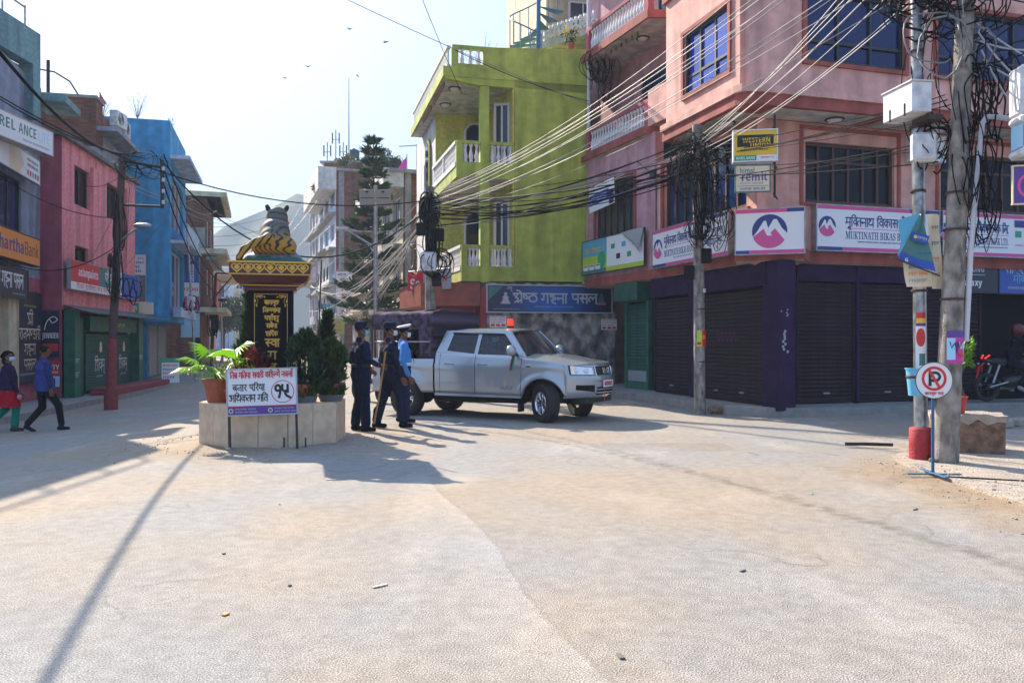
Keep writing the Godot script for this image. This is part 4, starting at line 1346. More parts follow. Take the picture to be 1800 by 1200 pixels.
	flat_poly(mb, [U(-1.9, 0.36), U(-1.9, -0.05), U(-1.45, 0.36)], 0.006)
	part(s, "corner_stripe", mb, "print teal")
	for q in [[-1.38, "print silver"], [1.6, "print teal"]]:
		mb = MB.new()
		disc(mb, U(q[0], 0.14), 0.05, 0.008); disc(mb, U(q[0], 0.0), 0.1, 0.0082, 0.2, PI - 0.2); flat_poly(mb, [U(q[0] - 0.13, -0.14), U(q[0] + 0.13, -0.14), U(q[0] + 0.07, 0.02), U(q[0] - 0.07, 0.02)], 0.0084)
		for k in 6: disc(mb, U(q[0] - 0.12 + k * 0.048, -0.13), 0.03, 0.0086)
		part(s, "printed_figure", mb, q[1])
	mb = MB.new()
	for k in 7: disc(mb, U(1.48 + k * 0.04, -0.13), 0.035, 0.0092)
	part(s, "printed_flower", mb, "print pink")
	for q in [[1.25, 2.09, "pale red notice pasted on the stained wall, behind the beacon"], [4.72, 2.02, "pale red notice pasted at the right end of the stained wall"]]:
		var n = thing("paper_notice", q[2], "poster", F * at(q[0], q[1], 0.0), "notices pasted on the stained wall")
		var pm = MB.new()
		pm.cbox(V(0, 0, -0.008), V(0.5, 0.33, 0.006))
		part(n, "paper", pm, "print white")
		for y in [0.12, 0.05, -0.02]: fine_print(n, 0.44, 0.05, "print red", V(0, y, -0.003), int(y * 100) + 7)
		for k in 3: band(n, "red_block", -0.22 + k * 0.16, -0.14, -0.1 + k * 0.16, -0.07, "print red", -0.004)
	s = board("banner_sign", "sagging grey and red shop banner over the red shutter at the green house", F * at(-0.72, 3.35, -0.75, -0.95), 1.9, 0.62, "print grey", "rust iron", 0.04, "", 0.0)
	band(s, "red_field", -0.95, -0.3, -0.25, 0.3, "print red")
	latin(s, "Sc", 0.3, 0.0, "print white", V(-0.62, -0.1, 0.005), "Droid Serif")
	latin(s, "VI ZEEN", 0.17, 0.95, "print red", V(0.32, 0.0, 0.005))
	fine_print(s, 0.5, 0.06, "print orange", V(0.45, -0.2, 0.004), 9)
	# what stands on the roof
	var st = thing("spiral_stair", "blue iron spiral stair rising behind the green parapet", "staircase", F * at(2.9, 9.5, -1.6))
	mb = MB.new()
	mb.cyl(V(0, 0, 0), V(0, 4.2, 0), 0.07, 10)
	part(st, "post", mb, "stair blue")
	for i in 12:
		mb = MB.new()
		var a0 = PI * 0.55 + i * 0.36
		var y = 0.5 + i * 0.2
		var p = [U(0, 0), U(cos(a0), sin(a0)) * 0.95, U(cos(a0 + 0.36), sin(a0 + 0.36)) * 0.95]
		mb.slab(p, y, y + 0.03)
		mb.cyl(V(cos(a0) * 0.93, y, sin(a0) * 0.93), V(cos(a0) * 0.93, y + 0.95, sin(a0) * 0.93), 0.015, 6)
		part(st, "tread", mb, "stair blue")
	mb = MB.new()
	var hr = []
	for i in 26: hr.append(V(cos(PI * 0.55 + i * 0.18) * 0.93, 1.45 + i * 0.1, sin(PI * 0.55 + i * 0.18) * 0.93))
	mb.tube(hr, 0.022, 6)
	part(st, "handrail", mb, "stair blue")
	# the taller house behind it with white pierced balcony edges
	var bk = thing("cream_house", "cream house behind the green roof with white pierced balcony edge", "house", F * at(4.0, 0, -5.5))
	mb = MB.new()
	mb.slab([U(-0.2, 1.5), U(3.0, 1.5), U(3.0, -5.0), U(-0.2, -5.0)], 5.0, 16.5)
	part(bk, "wall", mb, "cream wall")
	for y in [11.3, 14.4]:
		mb = MB.new()
		mb.slab([U(-1.0, 2.3), U(0.6, 4.6), U(3.0, 4.6), U(3.0, 1.5), U(-1.4, 1.5)], y, y + 0.22)
		part(bk, "balcony_slab", mb, "soffit")
		mb = MB.new()
		for i in 16:
			var f = i / 15.0
			mb.cbox(V(lerpf(-1.0, 0.55, f), y + 0.45, lerpf(2.28, 4.55, f)), V(0.08, 0.45, 0.08)); mb.cbox(V(lerpf(-1.0, 0.55, f), y + (0.36 if i % 2 else 0.58), lerpf(2.28, 4.55, f)), V(0.16, 0.06, 0.2))
		part(bk, "balcony_rail", mb, "baluster white")
		window(bk, at(0, 0, 1.54), 0.6, 2.2, y + 0.3, y + 2.2, 0.0, 3, 1, "white frame", "grey glass")
	var pf = thing("flower_pot_plant", "yellow flowering plant standing on the green parapet beside the blue stair", "plant", F * at(3.52, 10.33, -0.08))
	mb = MB.new()
	mb.lathe([U(0.08, 0), U(0.12, 0.18), U(0.13, 0.2), U(0.0, 0.19)], 12)
	part(pf, "pot", mb, "terracotta")
	leaf_ball(pf, "foliage", V(0, 0.42, 0), V(0.28, 0.24, 0.28), 260, 0.07, [Color(0.03, 0.06, 0.015), Color(0.05, 0.07, 0.02)])
	leaf_ball(pf, "blossom", V(0, 0.55, 0), V(0.28, 0.14, 0.28), 90, 0.07, [Color(0.65, 0.38, 0.02), Color(0.7, 0.5, 0.05)])
	var tw = thing("bare_shrub", "thin dry shrub on the roof behind the green parapet", "shrub", F * at(1.25, 9.55, -2.6))
	twigs(tw, 1.9, 34, 5, Color(0.16, 0.13, 0.13), true)

# ---------- plants ----------
func leaf_card(mb, p, dir, up, l, w, fold = 0.25):
	var s = dir.cross(up).normalized() * w * 0.5
	var u = s.cross(dir).normalized()
	var a = p; var tip = p + dir * l; var m = p + dir * l * 0.45
	var nn = u if u.dot(Vector3.UP) > -0.4 else -u
	mb.tri(a, m + s + u * fold * w, tip, nn); mb.tri(a, tip, m - s + u * fold * w, nn)

func leaf_ball(parent, called, ctr, r3, count, size, cols, sd = 1, hollow = 0.55):
	var r = RandomNumberGenerator.new()
	r.seed = sd * 97 + count
	var mb = MB.new()
	var clumps = []
	for i in 14:
		var d = Vector3(r.randfn(), r.randfn(), r.randfn()).normalized()
		clumps.append([d * r.randf_range(0.35, 0.9), r.randf_range(0.25, 0.5), r.randi() % cols.size()])
	for i in count:
		var c = clumps[r.randi() % clumps.size()]
		var d = Vector3(r.randfn(), r.randfn(), r.randfn()).normalized() * pow(r.randf_range(0.1, 1.0), 0.4) * c[1]
		var p = c[0] + d
		if p.length() > 1.05: p = p.normalized() * r.randf_range(0.9, 1.05)
		var k = r.randf_range(0.75, 1.25)
		var cc = cols[c[2] if r.randf() < 0.7 else r.randi() % cols.size()]
		mb.col = Color(cc.r * k, cc.g * k, cc.b * k)
		var dir = (p + Vector3(r.randfn(), r.randfn() + 0.3, r.randfn()) * 0.7).normalized()
		leaf_card(mb, ctr + p * r3, dir, Vector3(r.randfn(), 1.2, r.randfn()).normalized(), size * r.randf_range(0.7, 1.4), size * 0.5)
	return part(parent, called, mb, "leaf")

func twigs(parent, h, count, sd, col, sparse = false):
	var r = RandomNumberGenerator.new()
	r.seed = sd
	var mb = MB.new()
	mb.col = col
	var lf = MB.new()
	for i in count:
		var a = r.randf() * TAU; var lean = r.randf_range(0.08, 0.5)
		var top = Vector3(cos(a) * lean * h, h * r.randf_range(0.5, 1.0), sin(a) * lean * h)
		mb.tube([Vector3.ZERO, top * 0.5 + Vector3(0, 0.08 * h, 0), top], 0.008, 4, false, 0.003)
		for k in (5 if sparse else 9):
			lf.col = Color(0.12, 0.10, 0.10) if sparse else Color(0.05, 0.09, 0.02)
			var q = top * r.randf_range(0.5, 1.0) + Vector3(r.randfn(), r.randfn(), r.randfn()) * 0.05
			leaf_card(lf, q, Vector3(r.randfn(), r.randfn(), r.randfn()).normalized(), Vector3.UP, 0.06, 0.03)
	part(parent, "stem", mb, "vertex paint")
	part(parent, "foliage", lf, "leaf")

# cypress or thuja: sprays that stand up along a tapering or rounded form
func spray_tree(parent, h, rad, count, size, cols, sd, shape):
	var r = RandomNumberGenerator.new()
	r.seed = sd
	var mb = MB.new()
	var lobes = []
	for i in 40: lobes.append([r.randf(), r.randf() * TAU, r.randf_range(0.7, 1.18), r.randi() % cols.size()])
	for i in count:
		var L = lobes[r.randi() % lobes.size()]
		var t = clampf(L[0] + r.randfn() * 0.05, 0.02, 1.0)
		var a = L[1] + r.randfn() * 0.35
		var w = rad * L[2]
		if shape == "spire": w *= sin(clampf(pow(t, 0.7), 0, 1) * PI * 0.93 + 0.2) * (1.05 - t * 0.6)
		else: w *= sqrt(clampf(1.0 - pow(2.0 * t - 0.9, 2.0) * 0.85, 0.02, 1.0))
		w *= sqrt(r.randf_range(0.12, 1.0))
		var p = Vector3(cos(a) * w, t * h, sin(a) * w)
		var k = r.randf_range(0.7, 1.35)
		var cc = cols[L[3] if r.randf() < 0.75 else r.randi() % cols.size()]
		mb.col = Color(cc.r * k, cc.g * k, cc.b * k)
		var dir = (Vector3(cos(a) * 0.55, 1.0, sin(a) * 0.55) + Vector3(r.randfn(), r.randfn(), r.randfn()) * 0.3).normalized()
		leaf_card(mb, p, dir, Vector3(r.randfn(), r.randfn(), r.randfn()).normalized(), size * r.randf_range(0.7, 1.5), size * 0.32, 0.1)
	part(parent, "crown", mb, "leaf")
	mb = MB.new()
	mb.cyl(Vector3(0, -0.05, 0), Vector3(0, h * 0.85, 0), 0.03 + rad * 0.03, 7, 0.008)
	part(parent, "trunk", mb, "bark")

func pot(parent, r, h, mat = "terracotta"):
	var mb = MB.new()
	mb.lathe([Vector2(0, 0), Vector2(r * 0.68, 0), Vector2(r * 0.92, h * 0.8), Vector2(r * 1.03, h * 0.81), Vector2(r * 1.05, h), Vector2(r * 0.93, h), Vector2(r * 0.9, h * 0.88), Vector2(0, h * 0.88)], 24)
	part(parent, "pot", mb, mat)
	mb = MB.new()
	mb.lathe([Vector2(r * 0.9, h * 0.885), Vector2(r * 0.5, h * 0.91), Vector2(0, h * 0.92)], 16)
	part(parent, "soil", mb, "soil")

# fan palm: pleated fans cut into fingers
func fan_palm(parent, y0, fans, sd):
	var r = RandomNumberGenerator.new()
	r.seed = sd
	for f in fans:
		var a = f[0]; var lean = f[1]; var l = f[2]; var R = f[3]
		var out = Vector3(cos(a), 0, sin(a))
		var tip = Vector3(0, y0, 0) + out * l * sin(lean) + Vector3(0, l * cos(lean), 0)
		var mb = MB.new()
		mb.col = Color(0.10, 0.20, 0.02)
		mb.tube([Vector3(0, y0, 0), Vector3(0, y0, 0).lerp(tip, 0.5) + Vector3(0, 0.03, 0), tip], 0.009, 5, false, 0.006)
		var stem = part(parent, "stalk", mb, "leaf")
		mb = MB.new()
		var ax = (out * sin(lean + 0.35) + Vector3(0, cos(lean + 0.35), 0)).normalized()
		var sd2 = ax.cross(Vector3.UP).normalized() if absf(ax.y) < 0.95 else Vector3(1, 0, 0)
		var nrm = sd2.cross(ax).normalized()
		var n = 17
		for i in n:
			var th = lerpf(-1.75, 1.75, i / float(n - 1))
			var len = R * (1.0 - 0.16 * absf(th) / 1.75) * r.randf_range(0.9, 1.05)
			var d = ax * cos(th) + sd2 * sin(th)
			var s = (ax * -sin(th) + sd2 * cos(th)) * R * 0.05
			var q = tip; var m1 = tip + d * len * 0.5 - nrm * 0.02; var m2 = tip + d * len - nrm * len * 0.28 - Vector3(0, len * 0.12, 0)
			var k = r.randf_range(0.85, 1.15)
			mb.col = Color(0.20 * k, 0.42 * k, 0.03)
			var up = nrm * 0.012
			mb.tri(q, m1 - s, m1 + up, nrm); mb.tri(q, m1 + up, m1 + s, nrm)
			mb.tri(m1 - s, m2, m1 + up, nrm); mb.tri(m1 + up, m2, m1 + s, nrm)
		part(parent, "fan_leaf", mb, "palm leaf")

# Norfolk pine: whorls of level branches with needled sprays that turn up at the ends
func norfolk_pine(t, h, rad, sd, cols):
	var r = RandomNumberGenerator.new()
	r.seed = sd
	var mb = MB.new()
	mb.tube([Vector3(0, -0.2, 0), Vector3(0.04, h * 0.5, 0), Vector3(0, h, 0)], 0.17, 8, false, 0.02)
	part(t, "trunk", mb, "bark")
	mb = MB.new()
	var y = h * 0.20
	var gap = h * 0.075
	while y < h * 0.985:
		var f = (y / h - 0.2) / 0.8
		var R = rad * (1.0 - f * 0.93) * (0.86 + 0.14 * sin(y * 5.0)) * (0.75 + 0.25 * minf(1.0, f * 6.0))
		var nb = 6
		var a0 = r.randf() * TAU
		for b in nb:
			var a = a0 + TAU * b / nb + r.randf_range(-0.15, 0.15)
			var RR = R * r.randf_range(0.68, 1.15)
			var out = Vector3(cos(a), 0, sin(a)); var sdv = Vector3(-sin(a), 0, cos(a))
			mb.col = Color(0.04, 0.035, 0.025)
			var pts = []
			for i in 6:
				var q = i / 5.0
				pts.append(Vector3(0, y, 0) + out * RR * q + Vector3(0, -0.10 * sin(q * PI * 0.7) * RR + 0.24 * RR * q * q, 0))
			mb.tube(pts, 0.03, 4, false, 0.012)
			var cnt = int(RR * 95) + 12
			for i in cnt:
				var q = sqrt(r.randf_range(0.04, 1.0))
				var seg = clampf(q * 5.0, 0, 4.999)
				var c = pts[int(seg)].lerp(pts[int(seg) + 1], seg - int(seg))
				var side = r.randf_range(-1, 1)
				var p = c + sdv * side * RR * 0.27 * (1.15 - q * 0.5) + Vector3(0, r.randf_range(-0.06, 0.15), 0)
				var k = r.randf_range(0.7, 1.3)
				var cc = cols[r.randi() % cols.size()]
				mb.col = Color(cc.r * k, cc.g * k, cc.b * k)
				var dir = (out * 0.8 + sdv * side * 0.7 + Vector3(0, r.randf_range(0.1, 0.7), 0)).normalized()
				leaf_card(mb, p, dir, Vector3(r.randfn() * 0.4, 1, r.randfn() * 0.4).normalized(), r.randf_range(0.24, 0.46), 0.10, 0.15)
		y += gap * (1.0 - 0.45 * f)
	part(t, "crown", mb, "leaf")

func muktinath_logo(parent, c, r, z, squash = 1.0):
	var X = Transform3D(Basis().scaled(V(squash, 1, 1)), V(c.x, c.y, z))
	var mb = MB.new()
	disc(mb, Vector2.ZERO, r, 0.0)
	part(parent, "logo_disc", mb, "print navy", X)
	mb = MB.new()
	# white range of two peaks, and the magenta foot below it
	flat_poly(mb, [U(-1.0, -0.34) * r, U(-0.72, -0.02) * r, U(-0.33, 0.62) * r, U(-0.20, 0.62) * r, U(-0.08, 0.18) * r, U(0.22, 0.70) * r, U(0.40, 0.70) * r, U(0.70, 0.16) * r, U(1.0, -0.16) * r, U(0.94, -0.36) * r, U(0.8, -0.6) * r, U(-0.8, -0.6) * r], 0.0015)
	part(parent, "logo_peaks", mb, "print white", X)
	mb = MB.new()
	var p = []
	for i in 17:
		var a = PI + 0.33 + (PI - 0.9) * i / 16.0
		p.append(U(cos(a), sin(a)) * r)
	p.append_array([U(0.30, 0.16) * r, U(0.06, -0.08) * r, U(0.12, -0.26) * r, U(-0.14, -0.26) * r, U(-0.34, 0.16) * r])
	flat_poly(mb, p, 0.003)
	part(parent, "logo_foot", mb, "print pink", X)

func bank_board(called, label, xf, w, h, logo_x, body):
	var s = board(called, label, xf, w, h, "print white", "steel", 0.14, "", 0.02)
	var t = 0.085 * h
	band(s, "pink_band", -w * 0.5, h * 0.5 - t, w * 0.5 - w * 0.25, h * 0.5, "print pink"); band(s, "navy_band", w * 0.25, h * 0.5 - t, w * 0.5, h * 0.5, "print navy")
	band(s, "navy_band", -w * 0.5, -h * 0.5, -w * 0.3, -h * 0.5 + t, "print navy"); band(s, "pink_band", -w * 0.3, -h * 0.5, w * 0.5, -h * 0.5 + t, "print pink")
	return s

func build_bank_house():
	var O = at(4.71, 0, -17.27)
	var t = thing("bank_house", "pink corner building with rolled-down shutters, blue glass bays and red trim", "building", O)
	var Wi = O.affine_inverse()
	var P1 = at(2.19, 0, -24.9, -1.188); var P2 = at(3.69, 0, -20.65, -1.277); var P3 = at(4.476, 0, -16.42, -0.308); var P4 = at(6.08, 0, -16.85, 0.292)
	var a1 = Wi * P1; var a2 = Wi * P2; var a3 = Wi * P3; var a4 = Wi * P4
	var w2 = func(f, x, z):
		var q = f * V(x, 0, z)
		return U(q.x, q.z)
	# ground floor: dark recess behind the shutters
	var mb = MB.new()
	mb.slab([w2.call(P1, 2.0, -0.45), w2.call(P2, -0.2, -0.35), w2.call(P2, 4.6, -0.35), w2.call(P4, -0.1, -0.4), w2.call(P4, 14.0, -0.4), w2.call(P4, 14.0, -6.0), w2.call(P1, -1.0, -5.0)], 0.0, 3.3)
	part(t, "ground_wall", mb, "dark room", Wi)
	# floor slabs over the shops
	mb = MB.new()
	mb.slab([w2.call(P1, 0.12, 0.05), w2.call(P1, 4.0, 0.05), w2.call(P2, 0.0, 0.02), w2.call(P2, 3.53, 0.02), w2.call(P3, 0.0, -0.1), w2.call(P3, 1.32, -0.1), w2.call(P4, 0.05, 0.02), w2.call(P4, 14.0, 0.02), w2.call(P4, 14.0, -6.0), w2.call(P1, 0.12, -5.0)], 3.12, 3.36)
	part(t, "floor_slab", mb, "red trim", Wi)
	mb = MB.new()
	mb.slab([w2.call(P1, 0.16, 0.0), w2.call(P1, 3.9, 0.0), w2.call(P2, 0.0, -0.03), w2.call(P2, 3.5, -0.03), w2.call(P3, 0.02, -0.13), w2.call(P3, 1.3, -0.13), w2.call(P4, 0.05, -0.03), w2.call(P4, 13.9, -0.03), w2.call(P4, 13.9, -5.0), w2.call(P1, 0.16, -4.0)], 3.105, 3.117)
	part(t, "floor_soffit", mb, "cream wall", Wi)
	# tapering corbel under the corner board
	mb = MB.new()
	var c0 = w2.call(P3, 0.0, -0.1); var c1 = w2.call(P3, 1.32, -0.1); var cm = w2.call(P3, 0.75, -0.6)
	mb.tri(V(c0.x, 3.34, c0.y), V(c1.x, 3.34, c1.y), V(cm.x, 2.9, cm.y + 0.25), V(-0.2, -0.4, 0.9).normalized())
	mb.tri(V(c0.x, 3.34, c0.y), V(cm.x, 2.9, cm.y + 0.25), V(cm.x - 0.6, 3.12, cm.y), V(-0.9, -0.4, 0.1).normalized())
	mb.tri(V(c1.x, 3.34, c1.y), V(cm.x + 0.6, 3.12, cm.y), V(cm.x, 2.9, cm.y + 0.25), V(0.3, -0.4, 0.9).normalized())
	part(t, "corbel", mb, "coral wall", Wi)
	# dark fascia and shutters
	for q in [[a2, -0.55, 4.55, 2.62, -0.06], [a4, -0.2, 13.0, 2.75, -0.06]]:
		mb = MB.new()
		mb.box(V(q[1], q[3], q[4] - 0.3), V(q[2], 3.10, q[4]))
		part(t, "fascia", mb, "purple paint", q[0])
	for q in [[a2, -0.42, 1.4], [a2, 1.84, 4.42]]: shutter(t, q[0], q[1], q[2], 0.26, 2.64, -0.14, "dark shutter", 0.085)
	for q in [[a4, -0.16, 1.24], [a4, 1.34, 2.9], [a4, 3.0, 4.6]]: shutter(t, q[0], q[1], q[2], 0.26, 2.76, -0.14, "dark shutter", 0.085)
	mb = MB.new()
	mb.box(V(4.6, 0.2, -0.3), V(13.0, 2.74, -0.16))
	part(t, "shop_front", mb, "dark room", a4)
	for q in [[a2, 1.62, 0.20], [a4, 1.29, 0.09], [a4, 2.95, 0.09]]:
		mb = MB.new()
		mb.bbox(V(q[1], 1.62, -0.1), V(q[2], 2.9, 0.14), 0.012)
		part(t, "shutter_post", mb, "purple paint", q[0])
	mb = MB.new()
	mb.bbox(V(4.66, 1.62, -0.28), V(0.52, 2.96, 0.42), 0.015)
	part(t, "corner_pillar", mb, "purple paint", a2)
	mb = MB.new()
	for k in 9: disc(mb, U(-0.28 + rng.randf_range(-0.06, 0.06), 1.4 + k * 0.05), 0.03, 0.0 + k * 0.0003, 0, TAU, 0.0, 7)
	for k in 5: disc(mb, U(-0.3 + rng.randf_range(-0.08, 0.08), 2.1 + k * 0.03), 0.018, 0.0 + k * 0.0003, 0, TAU, 0.0, 6)
	part(t, "torn_paper", mb, "print grey", a2 * Transform3D(Basis(Vector3.UP, PI / 2), V(4.925, -0.1, -0.52)))
	mb = MB.new()
	for k in 5: ribbon(mb, spline([U(k * 0.17, 0.0), U(k * 0.17 + 0.03, 0.16), U(k * 0.17 + 0.09, 0.12 - 0.03 * k), U(k * 0.17 + 0.06, -0.05), U(k * 0.17 + 0.14, 0.02)]), 0.007, 0.0003 * k)
	part(t, "chalk_scribble", mb, "dim magenta", a2 * at(2.6, 1.55, -0.112))
	for q in [[a2, 0.5], [a2, 2.6], [a2, 3.6], [a4, 0.55], [a4, 2.1], [a4, 3.8]]:
		mb = MB.new(); mb.bbox(V(q[1], 0.42, -0.105), V(0.16, 0.035, 0.03), 0.006); mb.cyl(V(q[1] - 0.06, 0.42, -0.14), V(q[1] - 0.06, 0.42, -0.1), 0.01, 6)
		part(t, "shutter_handle", mb, "steel", q[0])
	# green shop door beside the stained wall
	mb = MB.new()
	mb.bbox(V(2.72, 2.84, -0.1), V(1.2, 0.5, 0.5), 0.03)
	part(t, "shutter_box", mb, "green shutter", a1)
	shutter(t, a1, 2.3, 3.35, 0.75, 2.6, -0.22, "green shutter", 0.085, false)
	mb = MB.new()
	mb.box(V(2.2, 0.2, -0.3), V(3.42, 0.42, -0.16)); mb.box(V(2.2, 0.2, -0.31), V(2.3, 2.6, -0.15)); mb.box(V(3.35, 0.2, -0.31), V(3.45, 2.6, -0.15))
	part(t, "door_frame", mb, "green paint", a1)
	mb = MB.new()
	mb.box(V(2.3, 0.42, -0.26), V(3.35, 0.75, -0.2))
	part(t, "door_panel", mb, "print grey", a1)
	# first floor, left part
	mb = MB.new()
	wall_mb(mb, 0.14, 4.05, 3.362, 6.93, [[0.78, 3.02, 4.35, 6.05]], 0.25)
	part(t, "left_wall", mb, "mauve wall", a1)
	window(t, a1, 0.78, 3.02, 4.35, 6.05, -0.1, 6, 2, "wood frame", "grey glass", 0.07, "window", null, [0.72])
	mb = MB.new()
	for q in [[0.7, 3.1, 6.05, 6.14], [0.7, 3.1, 4.26, 4.35]]: mb.box(V(q[0], q[2], -0.04), V(q[1], q[3], 0.05))
	for x in [0.7, 3.02]: mb.box(V(x, 4.351, -0.04), V(x + 0.08, 6.049, 0.046))
	part(t, "window_surround", mb, "red trim", a1)
	mb = MB.new()
	mb.slab([w2.call(P1, 0.15, -0.26), w2.call(P1, 4.0, -0.26), w2.call(P1, 4.0, -4.0), w2.call(P1, 0.15, -4.0)], 3.37, 6.9)
	part(t, "inner_room", mb, "dark room", Wi)
	# balconies of the left part
	for q in [[6.92, 7.15, 7.72], [9.92, 10.18, 10.74]]:
		mb = MB.new()
		mb.slab([w2.call(P1, 0.0, 0.12), w2.call(P1, 3.86, 0.12), w2.call(P1, 4.4, -1.2), w2.call(P1, -1.5, -1.2)], q[0], q[1] - 0.06)
		part(t, "balcony_slab", mb, "red trim", Wi)
		mb = MB.new()
		mb.slab([w2.call(P1, 0.05, 0.06), w2.call(P1, 3.8, 0.06), w2.call(P1, 4.3, -1.2), w2.call(P1, -1.4, -1.2)], q[0] - 0.012, q[0] - 0.003)
		part(t, "balcony_soffit", mb, "soffit", Wi)
		mb = MB.new()
		mb.box(V(0.3, q[1] - 0.06, -0.08), V(3.86, q[1], 0.1)); mb.box(V(0.3, q[2], -0.08), V(3.86, q[2] + 0.1, 0.1)); mb.box(V(0.3, q[1], -0.075), V(0.5, q[2], 0.095)); mb.box(V(3.66, q[1], -0.075), V(3.86, q[2], 0.095))
		part(t, "balcony_rail", mb, "rose wall", a1)
		balusters(t, a1, 0.52, 3.64, q[1], q[2], 0.01, 19)
		mb = MB.new()
		wall_mb(mb, -2.0, 4.3, q[1] - 0.05, q[1] + 2.78, [[1.3, 4.0, q[1] + 0.5, q[1] + 2.1]], 0.2, -1.2)
		part(t, "recess_wall", mb, "mauve wall", a1)
		window(t, a1, 1.3, 4.0, q[1] + 0.5, q[1] + 2.1, -1.3, 3, 1, "black frame", "blue glass")
		ceiling_lamp(t, a1 * at(2.6, q[0] - 0.014, -0.5))
		for i in 9:
			mb = MB.new()
			mb.col = Color(0.12, 0.06, 0.03)
			mb.ball(Vector3.ZERO, V(0.035, 0.07, 0.035), 7, 5)
			part(t, "hanging_cob", mb, "vertex paint", a1 * at(0.6 + i * 0.3, q[0] - 0.1, -0.1))
	mb = MB.new()
	mb.box(V(3.87, 7.08, -1.2), V(5.0, 8.0, 0.11))
	part(t, "balcony_block", mb, "pink wall", a1)
	# first floor of the corner
	mb = MB.new()
	wall_mb(mb, -0.05, 4.33, 3.362, 6.0, [[0.35, 3.95, 4.28, 5.9]], 0.25)
	part(t, "first_floor_wall", mb, "pink wall", a2)
	window(t, a2, 0.35, 3.95, 4.28, 5.9, -0.1, 8, 2, "wood frame", "blue glass", 0.07, "window", null, [0.74])
	mb = MB.new()
	mb.box(V(0.22, 4.16, -0.04), V(4.08, 4.27, 0.06)); mb.box(V(0.22, 4.271, -0.04), V(0.34, 5.9, 0.056))
	part(t, "window_surround", mb, "red trim", a2)
	mb = MB.new()
	wall_mb(mb, -1.187, 14.0, 3.362, 6.0, [[-0.05, 2.18, 4.36, 5.62], [3.4, 6.1, 4.36, 5.62]], 0.25)
	part(t, "first_floor_wall", mb, "pink wall", a4)
	for q in [[-0.05, 2.18], [3.4, 6.1]]:
		window(t, a4, q[0], q[1], 4.36, 5.62, -0.12, 6, 2, "wood frame", "dark glass", 0.07, "window", null, [0.7])
		mb = MB.new()
		mb.box(V(q[0] - 0.14, 5.86, 0.0), V(q[1] + 0.14, 5.94, 0.035))
		for x in [q[0] - 0.14, q[1] + 0.06]: mb.box(V(x, 4.36, 0.0), V(x + 0.08, 5.859, 0.032))
		mb.box(V(q[0] - 0.14, 4.3, -0.02), V(q[1] + 0.14, 4.359, 0.06))
		part(t, "window_surround", mb, "red trim", a4)
	mb = MB.new()
	mb.slab([w2.call(P2, 0.0, -0.26), w2.call(P2, 4.2, -0.26), w2.call(P4, -0.2, -0.6), w2.call(P4, 13.9, -0.26), w2.call(P4, 13.9, -4.0), w2.call(P2, 0.0, -4.0)], 3.37, 5.95)
	part(t, "inner_room", mb, "dark room", Wi)
	# jettied second floor on a banded slab
	var J = [w2.call(P2, 1.95, 0.9), w2.call(P2, 4.95, 0.9), w2.call(P2, 5.14, 0.86), w2.call(P4, -1.95, 0.86), w2.call(P4, -1.75, 0.9), w2.call(P4, 14.0, 0.9), w2.call(P4, 14.0, -4.0), w2.call(P2, 1.95, -4.0)]
	mb = MB.new(); mb.slab(J, 6.0, 6.22)
	part(t, "jetty_slab", mb, "red trim", Wi)
	mb = MB.new(); mb.slab([w2.call(P2, 1.95, 0.95), w2.call(P2, 4.97, 0.95), w2.call(P2, 5.2, 0.91), w2.call(P4, -1.97, 0.91), w2.call(P4, -1.75, 0.95), w2.call(P4, 14.0, 0.95), w2.call(P4, 14.0, 0.0), w2.call(P2, 3.0, -1.0), w2.call(P2, 1.95, -1.0)], 6.221, 6.36)
	part(t, "jetty_band", mb, "pink wall", Wi)
	for q in [[a2, 2.3, 4.6], [a4, -1.3, 1.0], [a4, 1.35, 3.6], [a4, 3.95, 7.0]]:
		mb = MB.new(); mb.box(V(q[1], 5.985, 0.1), V(q[2], 5.997, 0.78))
		part(t, "jetty_soffit", mb, "soffit", q[0])
		ceiling_lamp(t, q[0] * at(lerpf(q[1], q[2], 0.7), 5.984, 0.45))
	for s in [[a2, 2.05, 5.0, [[2.85, 4.62, 6.78, 8.1]]], [a4, -1.9, 14.0, [[-0.64, 1.68, 6.95, 8.35], [2.5, 5.6, 6.95, 8.35]]]]:
		mb = MB.new()
		wall_mb(mb, s[1], s[2], 6.361, 9.1, s[3], 0.2, 0.82)
		part(t, "bay_wall", mb, "pink wall", s[0])
		for h in s[3]:
			window(t, s[0], h[0], h[1], h[2], h[3], 0.74, 3, 2, "black frame", "sky glass" if s[1] > 0 else "navy glass", 0.07, "bay_window", null, [0.3])
			mb = MB.new()
			mb.box(V(h[0] - 0.09, h[2] - 0.08, 0.8), V(h[1] + 0.09, h[2], 0.87)); mb.box(V(h[0] - 0.09, h[3], 0.8), V(h[1] + 0.09, h[3] + 0.08, 0.87))
			for x in [h[0] - 0.09, h[1]]: mb.box(V(x, h[2] + 0.001, 0.8), V(x + 0.09, h[3] - 0.001, 0.866))
			part(t, "bay_surround", mb, "red trim", s[0])
	mb = MB.new()
	mb.slab([w2.call(P2, 2.1, 0.62), w2.call(P2, 4.9, 0.6), w2.call(P4, 13.9, 0.6), w2.call(P4, 13.9, -4.0), w2.call(P2, 2.1, -4.0)], 6.37, 9.0)
	part(t, "inner_room", mb, "dark room", Wi)
	mb = MB.new(); mb.box(V(1.99, 6.361, -1.4), V(2.19, 9.1, 0.815))
	part(t, "bay_side_wall", mb, "pink wall", a2)
	mb = MB.new(); mb.slab(J, 9.1, 9.4)
	part(t, "upper_slab", mb, "red trim", Wi)
	mb = MB.new()
